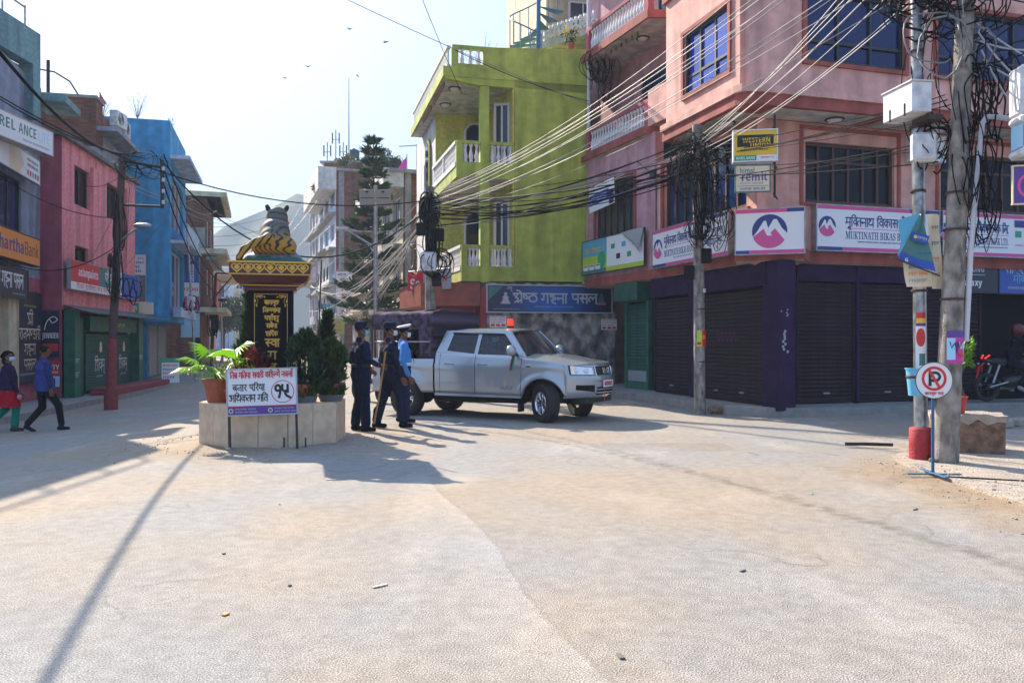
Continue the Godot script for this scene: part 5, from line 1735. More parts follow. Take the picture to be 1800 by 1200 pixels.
	mb.slab([w2.call(P2, 1.9, 0.7), w2.call(P2, 4.9, 0.7), w2.call(P4, 14.0, 0.7), w2.call(P4, 14.0, -5.0), w2.call(P1, -1.8, -5.0), w2.call(P1, -1.8, -1.3), w2.call(P1, 4.2, -1.3)], 9.401, 13.0)
	part(t, "upper_wall", mb, "pink wall", Wi)
	mb = MB.new(); mb.box(V(-1.9, 0.0, -6.0), V(-1.5, 13.2, -1.25))
	part(t, "end_wall", mb, "mauve wall", a1)
	# signs
	var s = bank_board("bank_sign", "pale blue bank board on the left face, partly behind the tangled pole", P2 * at(1.76, 3.79, 0.16), 3.5, 0.92, 0, 0)
	muktinath_logo(s, U(-1.46, 0.0), 0.24, 0.003)
	nag(s, "मुक्तिनाथ विकास बैंक लि.", 0.17, 1.75, "print navy", V(-0.25, 0.14, 0.004), 0.15)
	latin(s, "MUKTINATH BIKAS BANK LTD.", 0.15, 1.75, "print navy", V(-0.25, -0.16, 0.0), "Droid Serif")
	band(s, "rule", -1.15, 0.0, 0.65, 0.012, "print pink"); fine_print(s, 0.9, 0.04, "print navy", V(-0.2, -0.29, 0.004), 5)
	nag(s, "मुख्य कायालय", 0.1, 0.75, "print navy", V(1.18, 0.12, 0.004)); band(s, "rule", 0.85, 0.02, 1.55, 0.03, "print pink"); nag(s, "बागलुङ", 0.16, 0.62, "print navy", V(1.2, -0.14, 0.004))
	s = bank_board("bank_sign", "white corner bank board with only the round two-peaked mountain logo", P3 * at(0.66, 3.68, 0.02), 1.3, 0.89, 0, 0)
	muktinath_logo(s, U(0.0, 0.0), 0.335, 0.003)
	for q in [[1.66, 3.1, "white bank board right of the corner logo, half behind the paper banners"], [4.86, 3.1, "white bank board running out of the frame beyond the concrete pole"]]:
		s = bank_board("bank_sign", q[2], P4 * at(q[0], 3.835, 0.16), q[1], 0.93, 0, 0)
		var first = q[0] < 2
		var c = -0.45 if not first else 0.15
		muktinath_logo(s, U(-1.3 if first else -1.42, 0.03), 0.21, 0.003)
		nag(s, "मुक्तिनाथ विकास बैंक लि.", 0.17, 2.0 if first else 1.4, "print navy", V(c, 0.14, 0.004), 0.15)
		latin(s, "MUKTINATH BIKAS BANK LTD.", 0.15, 2.0 if first else 1.4, "print navy", V(c, -0.14, 0.0), "Droid Serif")
		band(s, "rule", c - 1.0 * (1.0 if first else 0.7), 0.0, c + 1.0 * (1.0 if first else 0.7), 0.012, "print pink"); fine_print(s, 1.4, 0.04, "print navy", V(c, -0.27, 0.004), 6)
		if not first:
			band(s, "navy_block", 0.42, 0.2, 1.5, 0.36, "print navy", 0.004)
			for k in 3: band(s, "sponsor_block", 0.44 + k * 0.36, -0.02, 0.62 + k * 0.36, 0.12, ["print green", "print black", "print red"][k], 0.004)
			fine_print(s, 1.0, 0.05, "print pink", V(0.95, -0.2, 0.004), 12)
	s = board("shop_sign", "dark blue phone shop board above the motorcyclist", P4 * at(4.35, 2.94, -0.02), 1.35, 0.7, "print deep", "black frame", 0.06)
	latin(s, "SAMSUNG", 0.13, 0.75, "print silver", V(-0.1, 0.16, 0.0)); band(s, "rule", -0.45, 0.03, 0.3, 0.045, "print silver")
	latin(s, "Galaxy", 0.15, 0.62, "print white", V(-0.1, -0.14, 0.0))
	s = board("shop_sign", "blue shop board at the right edge with white hand lettering", P4 * at(5.9, 2.94, -0.02), 1.7, 0.72, "print blue", "black frame", 0.06)
	nag(s, "सन्दिप", 0.2, 0.7, "print silver", V(-0.35, 0.2, 0.004)); nag(s, "मोबाइल", 0.16, 0.6, "print cyan", V(-0.15, -0.04, 0.004)); fine_print(s, 1.2, 0.07, "print silver", V(0, -0.24, 0.004), 14)
	# torn colourful boards of the left part
	s = board("torn_banner", "torn yellow and turquoise bus ticket banner over the green door", P1 * at(1.95, 3.98, 0.14), 3.55, 0.98, "print lime", "rust iron", 0.03, "", 0.02)
	band(s, "sky_field", -1.77, 0.02, -0.25, 0.49, "print cyan"); band(s, "sky_field", -1.77, -0.49, -0.3, -0.36, "print teal", 0.003); band(s, "white_field", -0.25, -0.36, 1.77, 0.49, "print white", 0.0025)
	nag(s, "बस टिकट घर", 0.12, 1.2, "print yellow", V(-1.0, 0.18, 0.006)); 
	mb = MB.new(); disc(mb, U(-0.55, -0.12), 0.24, 0.005)
	part(s, "green_globe", mb, "print green")
	for k in 3:
		band(s, "white_bus", -1.68 + k * 0.38, -0.38, -1.4 + k * 0.38, -0.22, "print white", 0.006)
		band(s, "bus_windows", -1.66 + k * 0.38, -0.28, -1.42 + k * 0.38, -0.24, "print teal", 0.008)
	for k in 5: band(s, "sponsor_block", 0.0 + k * 0.3, 0.12 - 0.3 * (k % 2), 0.22 + k * 0.3, 0.26 - 0.3 * (k % 2), ["print green", "print black", "print cyan", "print green", "print teal"][k], 0.005)
	mb = MB.new()
	mb.sheet([[V(0.6, 0.5, 0.02), V(1.2, 0.5, 0.10), V(1.8, 0.5, 0.03)], [V(0.95, 0.34, 0.09), V(1.35, 0.25, 0.18), V(1.72, 0.1, 0.1)], [V(1.3, 0.2, 0.1), V(1.5, 0.1, 0.15), V(1.66, -0.15, 0.06)]])
	part(s, "torn_flap", mb, "print grey")
	s = board("hanging_banner", "small crooked white and blue banner hanging before the left window", P1 * Transform3D(Basis(V(0, 0, 1), 0.06), V(1.75, 5.62, 0.35)), 1.5, 0.72, "print white", "rust iron", 0.02, "", 0.0)
	band(s, "blue_field", -0.72, -0.18, 0.45, 0.12, "print blue"); fine_print(s, 1.0, 0.09, "print white", V(-0.15, 0.0, 0.004), 15); fine_print(s, 1.0, 0.08, "print white", V(-0.15, -0.1, 0.004), 16)
	band(s, "navy_block", 0.45, -0.34, 0.72, 0.05, "print navy", 0.003); fine_print(s, 0.4, 0.05, "print red", V(-0.3, 0.22, 0.004), 17)
	# money-transfer boxes at the corner
	var wsg = board("box_sign", "yellow and black money transfer box sign at the corner", at(4.55, 5.16, -15.3, -0.16), 0.78, 0.57, "print yellow", "print white", 0.16, "", 0.02)
	band(wsg, "black_band", -0.33, -0.02, 0.33, 0.2, "print black"); latin(wsg, "WESTERN", 0.09, 0.5, "print yellow", V(0.02, 0.1, 0.001)); latin(wsg, "UNION", 0.075, 0.36, "print yellow", V(0.09, 0.005, 0.001)); fine_print(wsg, 0.36, 0.05, "print black", V(0.05, -0.08, 0.003), 18)
	band(wsg, "green_strip", -0.38, -0.28, 0.02, -0.18, "print green"); latin(wsg, "NABIL BANK", 0.05, 0.34, "print white", V(-0.18, -0.23, 0.001)); band(wsg, "white_strip", 0.02, -0.28, 0.38, -0.18, "print white", 0.0025); fine_print(wsg, 0.24, 0.04, "print red", V(0.22, -0.23, 0.004), 19)
	var hm = board("box_sign", "weathered white remittance sign under the yellow box sign", at(4.5, 4.55, -15.3, -0.16), 0.62, 0.5, "print cream", "print teal", 0.06, "", 0.015)
	latin(hm, "himal", 0.1, 0.26, "print teal", V(-0.1, 0.14, 0.0)); latin(hm, "remit", 0.15, 0.46, "print purple", V(0.03, 0.02, 0.0)); fine_print(hm, 0.46, 0.05, "print grey", V(0, -0.1, 0.003), 20); band(hm, "rule", -0.28, -0.15, 0.28, -0.14, "print teal"); fine_print(hm, 0.46, 0.05, "print purple", V(0, -0.2, 0.003), 21)
	mb = MB.new()
	for y in [5.5, 4.84, 4.27]: mb.cyl(V(4.9, y, -15.33), V(5.15, y, -15.9), 0.02, 6)
	mb.cyl(V(4.93, 4.2, -15.36), V(4.93, 5.75, -15.36), 0.022, 6)
	solo("sign_bracket", "black iron bracket carrying the two small corner box signs", "bracket", mb, "black iron")
	ac_unit("white air conditioner under the jetty by the galvanised pole", P4 * at(2.85, 5.6, 0.16))
	var sp = thing("flood_lamp", "small black floodlight on the left face of the pink building", "lamp", P2 * at(0.4, 5.6, 0.35))
	mb = MB.new(); mb.bbox(Vector3.ZERO, V(0.26, 0.2, 0.06), 0.01)
	part(sp, "housing", mb, "black iron")
	mb = MB.new(); mb.bbox(V(0, 0, 0.035), V(0.21, 0.15, 0.008), 0.002)
	part(sp, "lens", mb, "grey glass")
	mb = MB.new(); mb.cyl(V(0, 0, -0.03), V(0.0, -0.05, -0.34), 0.015, 6)
	part(sp, "arm", mb, "black iron")

func ac_unit(label, xf, group = ""):
	var t = thing("air_conditioner", label, "air conditioner", xf, group)
	var mb = MB.new(); mb.bbox(Vector3.ZERO, V(0.82, 0.58, 0.3), 0.02)
	part(t, "casing", mb, "white box")
	mb = MB.new()
	for i in 6: mb.lathe([U(0.04 + i * 0.035, 0.0), U(0.046 + i * 0.035, 0.008), U(0.052 + i * 0.035, 0.0)], 20)
	for i in 8: mb.cbox(V(cos(i * PI / 8) * 0.0, 0.003, 0), V(0.0, 0.0, 0.0))
	part(t, "fan_grille", mb, "black frame", Transform3D(Basis(V(1, 0, 0), PI / 2), V(-0.12, 0, 0.152)))
	mb = MB.new()
	for i in 9: mb.cbox(V(0.41, -0.2 + i * 0.05, 0), V(0.008, 0.02, 0.24))
	part(t, "side_vent", mb, "black frame")
	return t

# ---------- monument on the traffic island ----------
func build_monument():
	var g = -0.02
	var C = V(-3.64, g, -12.55)
	var O = Transform3D(Basis(Vector3.UP, 0.04), C)
	var t = thing("planter_wall", "low eight-sided traffic island wall clad in beige upright tiles", "planter", O)
	var pts = []
	for i in 8: pts.append(U(cos(PI / 8 + i * PI / 4) * 1.08, sin(PI / 8 + i * PI / 4) * 1.0))
	var mb = MB.new()
	var inner = []
	for p in pts: inner.append(p * 0.985)
	mb.slab(inner, -0.2, 0.60)
	part(t, "core", mb, "sand concrete")
	for i in 8:
		var a = pts[i]; var b = pts[(i + 1) % 8]
		var d = V(b.x - a.x, 0, b.y - a.y)
		var n = 2
		var R = Transform3D(Basis(Vector3.UP, atan2(-d.z, d.x)), V(a.x, 0, a.y))
		var out = -1.0
		for k in n:
			mb = MB.new()
			mb.bbox(V((k + 0.5) * d.length() / n, 0.29, out * 0.004 + rng.randf_range(-0.0015, 0.0015)), V(d.length() / n - 0.004, 0.66, 0.026), 0.004)
			part(t, "tile", mb, "tile beige", R)
	mb = MB.new()
	mb.slab(pts, 0.605, 0.625)
	part(t, "coping", mb, "tile beige")
	# column
	var m = thing("monument", "black granite welcome column with gold lettering and a maroon and gold capital", "monument", Transform3D(Basis(Vector3.UP, 0.25).scaled(Vector3.ONE * 0.93), V(-3.70, g + 0.6, -12.6)))
	mb = MB.new()
	mb.bbox(V(0, 0.90, 0), V(0.68, 1.84, 0.62), 0.012)
	part(m, "shaft", mb, "granite")
	for s in [-1.0, 1.0]:
		mb = MB.new(); mb.bbox(V(s * 0.325, 0.90, 0.3), V(0.06, 1.84, 0.06), 0.012)
		part(m, "corner_strip", mb, "granite")
	mb = MB.new()
	for s in [-1.0, 1.0]: ribbon(mb, [U(s * 0.255, 0.0), U(s * 0.255, 1.755)], 0.004, 0.0)
	ribbon(mb, [U(-0.255, 1.755), U(0.255, 1.755)], 0.004, 0.0003)
	part(m, "gold_border", mb, "gold", at(0, 0, 0.3125))
	for s in [-1.0, 1.0]:
		mb = MB.new()
		for k in 7:
			var f = k / 6.0
			for q in [[U(s * (0.23 - f * 0.13), 1.655), -1.2], [U(s * 0.235, 1.65 - f * 0.15), 0.4]]:
				var d = U(-s * cos(q[1] + k), sin(q[1] + k * 2.0) - 0.4).normalized() * 0.034
				var e = U(d.y, -d.x) * 0.36
				flat_poly(mb, [q[0], q[0] + d * 0.5 + e, q[0] + d, q[0] + d * 0.5 - e], 0.0002 * k)
			ribbon(mb, [U(s * 0.235, 1.66), U(s * 0.16, 1.62), U(s * 0.1, 1.645)], 0.004, 0.002)
			ribbon(mb, [U(s * 0.235, 1.66), U(s * 0.2, 1.58), U(s * 0.225, 1.5)], 0.004, 0.0022)
		part(m, "gold_leaf_ornament", mb, "gold", at(0, 0.07, 0.3125))
	var y = 1.62
	for q in [["बागलुङ", 0.066, 0.225, 0.126], ["जिल्लामा", 0.066, 0.27, 0.126], ["यहाँहरु", 0.066, 0.225, 0.126], ["सबैमा", 0.066, 0.17, 0.126], ["हार्दिक", 0.066, 0.19, 0.15], ["स्वा", 0.115, 0.22, 0.2], ["ग", 0.12, 0.13, 0.20], ["त", 0.12, 0.12, 0.2]]:
		nag(m, q[0], q[1], q[2], "gold", V(0.01 if q[1] < 0.1 else 0.02, y, 0.314), 0.2)
		y -= q[3]
	# capital: rectangular rings that swell outwards
	var prof = [[0.35, 1.80], [0.39, 1.81], [0.40, 1.855], [0.44, 1.87], [0.44, 1.89], [0.46, 1.90], [0.52, 1.93], [0.585, 2.02], [0.60, 2.05]]
	var rows = []
	for q in prof:
		var row = []
		var hx = q[0]; var hz = q[0] - 0.03
		for e in [[-1, -1], [1, -1], [1, 1], [-1, 1]]: row.append(V(e[0] * hx, q[1], e[1] * hz))
		rows.append(row)
	mb = MB.new()
	for i in rows.size() - 1:
		for j in 4: mb.quad(rows[i][j], rows[i][(j + 1) % 4], rows[i + 1][(j + 1) % 4], rows[i + 1][j], null)
	# outward normals
	for i in mb.n.size(): if mb.n[i].dot(V(mb.v[i].x, 0, mb.v[i].z)) < -0.001 or (absf(mb.n[i].y) > 0.99 and mb.n[i].y > 0): mb.n[i] = -mb.n[i]
	var fixed = MB.new()
	for i in range(0, mb.v.size(), 4): fixed.quad(mb.v[i], mb.v[i + 1], mb.v[i + 2], mb.v[i + 3], mb.n[i])
	part(m, "capital", fixed, "maroon")
	mb = MB.new(); mb.bbox(V(0, 1.895, 0), V(0.905, 0.024, 0.845), 0.006)
	part(m, "gold_fillet", mb, "gold")
	mb = MB.new()
	mb.bbox(V(0, 2.055, 0), V(1.27, 0.02, 1.2), 0.005); mb.bbox(V(0, 2.245, 0), V(1.30, 0.03, 1.23), 0.006)
	part(m, "gold_rim", mb, "gold")
	mb = MB.new(); mb.cbox(V(0, 2.15, 0), V(1.24, 0.17, 1.17))
	part(m, "frieze", mb, "maroon")
	# hearts raised on the frieze
	for side in 4:
		var R = Basis(Vector3.UP, side * PI / 2)
		var half = 0.6235 if side % 2 == 0 else 0.6235
		var depth = 0.588 if side % 2 == 0 else 0.623
		for k in 7:
			mb = MB.new()
			var w = 0.092 if k == 3 else 0.08
			for rr in [1.0, 0.55]:
				var p = []
				for i in 25:
					var a = TAU * i / 24.0
					p.append(U(pow(sin(a), 3.0) * w, (0.81 * cos(a) - 0.31 * cos(2 * a) - 0.13 * cos(3 * a) - 0.06 * cos(4 * a)) * w * 0.92 + 0.004) * rr)
				p.remove_at(24)
				if rr == 1.0: ribbon(mb, p, 0.011, 0.0, true)
				else: flat_poly(mb, p, 0.0004)
			part(m, "heart_ornament", mb, "gold", Transform3D(R, R * V((k - 3) * 0.168, 2.152, depth + 0.002)))
	# rock and tiger
	var rk = thing("rock_base", "grey and green painted rock under the tiger on the capital", "rock", m.transform * at(0, 2.26, 0))
	mb = MB.new()
	var bn = [[V(-0.30, 0.02, -0.2), V(0.32, 0.02, -0.1), 0.19, 0.2, Color(0.13, 0.12, 0.17)], [V(-0.34, 0.0, 0.2), V(0.36, 0.0, 0.22), 0.14, 0.15, Color(0.13, 0.12, 0.17)], [V(-0.2, 0.06, 0.05), V(0.3, 0.08, 0.05), 0.17, 0.15, Color(0.13, 0.12, 0.17)], [V(-0.46, -0.03, 0.3), V(0.5, -0.03, 0.3), 0.08, 0.09, Color(0.02, 0.10, 0.06)]]
	skin(mb, bn, 0.02, 0.06, func(p, i, nn):
		var q = p.y + 0.02 * sin(p.x * 17.0) + 0.015 * sin(p.x * 41.0 + p.z * 20.0)
		if q < 0.05: return Color(0.04, 0.075, 0.07)
		if q < 0.105 and p.z > 0.0: return Color(0.012, 0.10, 0.055)
		return Color(0.15, 0.135, 0.19))
	part(rk, "rock_body", mb, "vertex paint")
	var tg = thing("tiger_statue", "painted tiger statue lying with its back to the street", "statue", m.transform * at(0.02, 2.44, 0.0))
	mb = MB.new()
	var o = Color(0.55, 0.30, 0.03)
	var bones = [
		[V(0.02, 0.20, 0.16), V(0.04, 0.30, -0.05), 0.235, 0.22, o], [V(-0.17, 0.10, 0.16), V(0.21, 0.10, 0.16), 0.15, 0.17, o], [V(0.03, 0.33, 0.0), V(0.05, 0.44, -0.18), 0.25, 0.2, o],
		[V(0.05, 0.44, -0.18), V(0.06, 0.56, -0.24), 0.185, 0.16, o], [V(0.06, 0.645, -0.22), V(0.06, 0.635, -0.32), 0.172, 0.15, o], [V(0.06, 0.60, -0.36), V(0.06, 0.58, -0.46), 0.09, 0.07, o, 0.04],
		[V(-0.085, 0.775, -0.22), V(-0.10, 0.815, -0.22), 0.042, 0.036, Color(0.02, 0.02, 0.02), 0.012], [V(0.205, 0.775, -0.22), V(0.22, 0.815, -0.22), 0.042, 0.036, Color(0.02, 0.02, 0.02), 0.012],
		[V(-0.2, 0.1, -0.3), V(-0.2, 0.06, -0.55), 0.08, 0.06, o], [V(0.24, 0.1, -0.3), V(0.24, 0.06, -0.55), 0.08, 0.06, o], [V(0.22, 0.1, 0.14), V(0.30, 0.04, -0.08), 0.12, 0.07, o], [V(-0.2, 0.1, 0.14), V(-0.28, 0.04, -0.06), 0.11, 0.07, o],
		[V(-0.05, 0.22, 0.36), V(-0.26, 0.13, 0.40), 0.075, 0.058, o, 0.05], [V(-0.26, 0.13, 0.40), V(-0.43, 0.02, 0.40), 0.058, 0.05, o], [V(-0.43, 0.02, 0.40), V(-0.50, -0.1, 0.36), 0.05, 0.042, o], [V(-0.50, -0.1, 0.36), V(-0.525, -0.16, 0.33), 0.042, 0.034, o],
	]
	skin(mb, bones, 0.0145, 0.06, func(p, i, nn):
		var w = 0.0
		var str_ = 0.0
		if i >= 12:
			str_ = sin((p.x * 1.0 - p.y * 0.7) * 62.0)
			if i == 15: return Color(0.02, 0.02, 0.02)
		elif i == 6 or i == 7: return Color(0.015, 0.015, 0.015)
		elif p.y > 0.50: str_ = sin(p.y * 62.0 + absf(p.x - 0.06) * 40.0 + 2.0 * sin(p.x * 23.0)) - 0.15
		else:
			w = 0.08 * sin(p.y * 19.0 + p.x * 6.0) + 0.035 * sin(p.y * 47.0)
			str_ = sin((p.x * (1.0 + 0.3 * p.y) + w * 0.55 + p.z * 0.7) * 58.0)
		if str_ > 0.5: return Color(0.018, 0.016, 0.015).lerp(Color(0.035, 0.034, 0.03), clampf((p.y - 0.2) * 4.0, 0.0, 1.0))
		var top = clampf((p.y - 0.15 - 0.06 * sin(p.x * 5.0)) * 6.0, 0.0, 1.0) if i < 12 else clampf(nn.y * 1.4 - 0.5, 0, 1)
		return Color(0.38, 0.205, 0.03).lerp(Color(0.11, 0.105, 0.085), top))
	part(tg, "body", mb, "vertex paint")
	mb = MB.new()
	var ring = []
	for i in 25:
		var a = TAU * i / 24.0
		ring.append(V(0.06 + cos(a) * 0.188, 0.575 + sin(a) * -0.06 - 0.03 * cos(2 * a), -0.23 + sin(a) * 0.188))
	mb.tube(ring, 0.016, 7)
	solo("garland", "orange collar round the neck of the tiger statue", "garland", mb, mk("orange cloth", [0.62, 0.07, 0.015], 0.8), tg.transform)
	# plants standing on the island
	var P = func(x, y, d): return px(x, y, d)
	var pl = thing("potted_palm", "bright green fan palm in a terracotta pot at the left of the island", "plant", Transform3D(Basis(), V(-4.36, g + 0.625, -12.1)).scaled_local(Vector3.ONE * 1.15))
	pot(pl, 0.175, 0.3)
	fan_palm(pl, 0.3, [[PI * 0.98, 1.15, 0.36, 0.27], [PI * 0.9, 0.8, 0.34, 0.28], [PI * 0.6, 0.9, 0.25, 0.30], [PI * 0.3, 0.62, 0.38, 0.31], [0.05, 0.8, 0.32, 0.30], [-0.3, 0.55, 0.46, 0.30], [PI * 1.35, 0.6, 0.38, 0.28], [PI * 0.45, 1.2, 0.27, 0.26], [PI * 0.75, 0.35, 0.36, 0.29]], 3)
	pl = thing("potted_croton", "yellow leaved croton between the palm and the speed sign", "plant", Transform3D(Basis(), V(-4.08, g + 0.625, -11.95)))
	pot(pl, 0.12, 0.2)
	leaf_ball(pl, "foliage", V(0.1, 0.43, 0), V(0.24, 0.17, 0.2), 300, 0.085, [Color(0.45, 0.30, 0.02), Color(0.28, 0.25, 0.03), Color(0.10, 0.16, 0.02)])
	pl = thing("potted_cordyline", "dark red leaved plant in front of the column lettering", "plant", Transform3D(Basis(), V(-3.78, g + 0.625, -12.0)))
	pot(pl, 0.12, 0.2)
	leaf_ball(pl, "foliage", V(0.02, 0.55, 0), V(0.17, 0.2, 0.14), 220, 0.12, [Color(0.16, 0.012, 0.02), Color(0.28, 0.03, 0.012), Color(0.06, 0.01, 0.014)])
	leaf_ball(pl, "young_leaves", V(-0.18, 0.42, 0.05), V(0.12, 0.1, 0.1), 60, 0.09, [Color(0.5, 0.10, 0.01), Color(0.35, 0.03, 0.02)])
	mb = MB.new(); mb.col = Color(0.12, 0.08, 0.06)
	for k in 3: mb.tube([V(0, 0.18, 0), V(0.02 * k, 0.4, 0.02), V(-0.06 + 0.05 * k, 0.66, 0)], 0.009, 5)
	part(pl, "stem", mb, "vertex paint")
	pl = thing("potted_thuja", "tall dark thuja bush in a terracotta pot with grey saucer right of the speed sign", "shrub", Transform3D(Basis(), V(-3.05, g + 0.625, -12.05)))
	pot(pl, 0.17, 0.27)
	var sc = MB.new(); sc.lathe([U(0.10, 0), U(0.16, 0.0), U(0.19, 0.1), U(0.17, 0.1), U(0.15, 0.03)], 20)
	part(pl, "saucer", sc, "grey pot")
	spray_tree(pl, 1.0, 0.25, 3600, 0.10, [Color(0.016, 0.04, 0.016), Color(0.022, 0.055, 0.02), Color(0.045, 0.08, 0.022)], 4, "round")
	pl = thing("potted_thuja", "rounder thuja bush in the pot at the right edge of the island", "shrub", Transform3D(Basis(), V(-2.72, g + 0.625, -12.3)))
	pot(pl, 0.19, 0.27)
	sc = MB.new(); sc.lathe([U(0.10, 0), U(0.16, 0.0), U(0.2, 0.1), U(0.18, 0.1), U(0.15, 0.03)], 20)
	part(pl, "saucer", sc, "grey pot")
	spray_tree(pl, 0.86, 0.25, 3000, 0.095, [Color(0.026, 0.055, 0.016), Color(0.04, 0.085, 0.02), Color(0.05, 0.065, 0.018)], 6, "round")
	for q in [[-4.12, -13.05, 1.98, 0.27, 8, "slender dark cypress standing behind the left side of the column"], [-2.98, -13.15, 1.3, 0.2, 9, "small cypress showing behind the right side of the column"]]:
		pl = thing("cypress", q[5], "tree", Transform3D(Basis(), V(q[0], g + 0.6, q[1])))
		spray_tree(pl, q[2], q[3], 5200 if q[2] > 1.5 else 2400, 0.14, [Color(0.014, 0.032, 0.014), Color(0.02, 0.045, 0.018), Color(0.035, 0.06, 0.02)], q[4], "spire")
	# thin brown wire down the right of the capital
	mb = MB.new(); mb.tube([V(-2.92, 2.75, -12.55), V(-2.96, 2.0, -12.6), V(-2.98, 1.35, -12.6)], 0.012, 5)
	solo("dangling_wire", "thin brown wire hanging beside the monument from its capital", "wire", mb, "rust iron")
	# speed limit board on two legs
	var B = Transform3D(Basis(Vector3.UP, 0.06) * Basis(V(0, 0, 1), 0.03), V(-3.49, 0.80, -11.42))
	var s = board("speed_sign", "white speed limit board on two black legs before the traffic island", B, 0.95, 0.63, "print white", "print silver", 0.025, "", 0.016)
	band(s, "purple_strip", -0.475, -0.315, 0.475, -0.20, "print purple"); band(s, "red_line", -0.475, -0.203, 0.475, -0.19, "print red", 0.0025)
	nag(s, "तिब्र गतिमा सवारी कहिल्यै नचलाऔँ", 0.075, 0.86, "print red", V(0.0, 0.235, 0.003), 0.16)
	nag(s, "बजार एरिया", 0.085, 0.44, "print black", V(-0.18, 0.06, 0.003), 0.15)
	nag(s, "अधिकतम गति", 0.09, 0.53, "print black", V(-0.185, -0.085, 0.003), 0.15)
	mb = MB.new(); disc(mb, U(0.285, -0.005), 0.158, 0.003, 0, TAU, 0.148, 40)
	part(s, "red_ring", mb, "print red")
	nag(s, "१५", 0.17, 0.22, "print black", V(0.283, 0.0, 0.003), 0.2)
	for q in [-0.43, 0.11]:
		mb = MB.new(); disc(mb, U(q, -0.258), 0.033, 0.0035); part(s, "emblem", mb, "print cream")
		mb = MB.new(); disc(mb, U(q, -0.258), 0.022, 0.0045); part(s, "emblem_centre", mb, "print teal")
	for q in [[-0.22, -0.238, 31], [-0.22, -0.28, 32], [0.32, -0.238, 33], [0.32, -0.28, 34]]: fine_print(s, 0.3, 0.026, "print silver", V(q[0], q[1], 0.0035), q[2])
	mb = MB.new()
	mb.cbox(V(0, 0, 0.003), V(0.0, 0.0, 0.0))
	for x in [-0.462, 0.462]:
		mb = MB.new(); mb.cbox(V(x, -0.57 + 0.012 * signf(x), -0.012), V(0.03, 0.5, 0.03))
		part(s, "leg", mb, "rust iron")
		mb = MB.new(); mb.cbox(V(x, -0.35, -0.012), V(0.026, 0.09, 0.024))
		part(s, "bracket", mb, "print silver")
	for q in [[-3.23, -11.6], [-2.93, -11.62]]:
		mb = MB.new(); mb.cyl(Vector3.ZERO, V(0, 0.16, 0), 0.012, 6)
		solo("iron_stub", "short iron stub standing out of the ground before the island, %s" % ("left of the pair" if q[0] < -3.1 else "by the sign's right leg"), "stub", mb, "rust iron", at(q[0], gy(q[0], q[1]) - 0.02, q[1]))
	for q in [[-3.95, -11.35, 0.16, "left"], [-3.3, -11.45, 0.13, "middle"], [-3.06, -11.5, 0.14, "right"]]:
		mb = MB.new()
		var sb = [[V(-q[2] * 0.4, 0.01, 0), V(q[2] * 0.4, 0.012, 0.02), 0.03, 0.026, Color(0.25, 0.22, 0.18)]]
		skin(mb, sb, 0.012, 0.02)
		solo("stone", "flat %s stone at the foot of the island wall" % q[3], "stone", mb, "sand concrete", at(q[0], gy(q[0], q[1]), q[1], q[0]))

# ---------- the police pickup: x ahead, y up, z to its right (towards the street corner where the camera stands) ----------
func truck_w(x, y):
	var w = 0.905 - 0.05 * pow(maxf(0.0, y - 0.92) / 0.33, 2.0) - 0.03 * pow(maxf(0.0, 0.72 - y) / 0.25, 2.0)
	w += 0.012 * exp(-pow((y - 1.02) / 0.035, 2.0))
	for c in [1.55, -1.6]:
		var d = U(x - c, y - 0.36).length()
		w += 0.035 * exp(-pow((d - 0.47) / 0.09, 2.0))
	return w - 0.05 * pow(maxf(0.0, x - 1.6) / 0.42, 2.0)

func truck_top(x):
	if x < -0.86: return 1.16
	if x < 1.105: return lerpf(1.29, 1.215, (x + 0.84) / 1.94)
	return 1.205 - 0.05 * pow((x - 1.1) / 0.9, 2.0) - 0.07 * (x - 1.1)

func truck_bottom(x):
	var y = 0.49
	for c in [1.55, -1.6]:
		var d = absf(x - c)
		if d < 0.455: y = maxf(y, 0.36 + sqrt(0.455 * 0.455 - d * d))
	return y

func truck_panel(x0, x1, s, inset = 0.0):
	var xs = []
	var n = maxi(3, int((x1 - x0) / 0.05))
	for i in n + 1: xs.append(lerpf(x0, x1, float(i) / n))
	for c in [1.55 - 0.455, 1.55 + 0.455, -1.6 - 0.455, -1.6 + 0.455]:
		if c > x0 + 0.01 and c < x1 - 0.01: xs.append(c - 0.001); xs.append(c + 0.001)
	xs.sort()
	var rows = []
	for x in xs:
		var row = []
		for j in 13:
			var y = lerpf(truck_bottom(x), truck_top(x), j / 12.0)
			row.append(V(x, y, s * (truck_w(x, y) - inset)))
		var e = row[0]
		row.push_front(V(e.x, e.y + 0.004, s * (absf(e.z) - 0.07)))
		e = row[13]
		row.append(V(e.x, e.y - 0.002, s * (absf(e.z) - 0.05)))
		rows.append(row)
	var mb = MB.new()
	mb.sheet(rows, s > 0.0)
	return mb

func cab_z(y): return lerpf(0.868, 0.635, clampf((y - 1.22) / 0.50, 0.0, 1.1))

func cab_strip(mb, poly, s, out = 0.0):
	var idx = Geometry2D.triangulate_polygon(PackedVector2Array(poly))
	var nn = V(0, 0.42, 0.9 * s).normalized()
	for i in range(0, idx.size(), 3):
		var q = []
		for k in 3:
			var p = poly[idx[i + k]]
			q.append(V(p.x, p.y, s * (cab_z(p.y) + out)))
		mb.tri(q[0], q[1], q[2], nn)

func front_x(u): return 2.02 + 0.43 * (1.0 - pow(absf(u), 2.3))

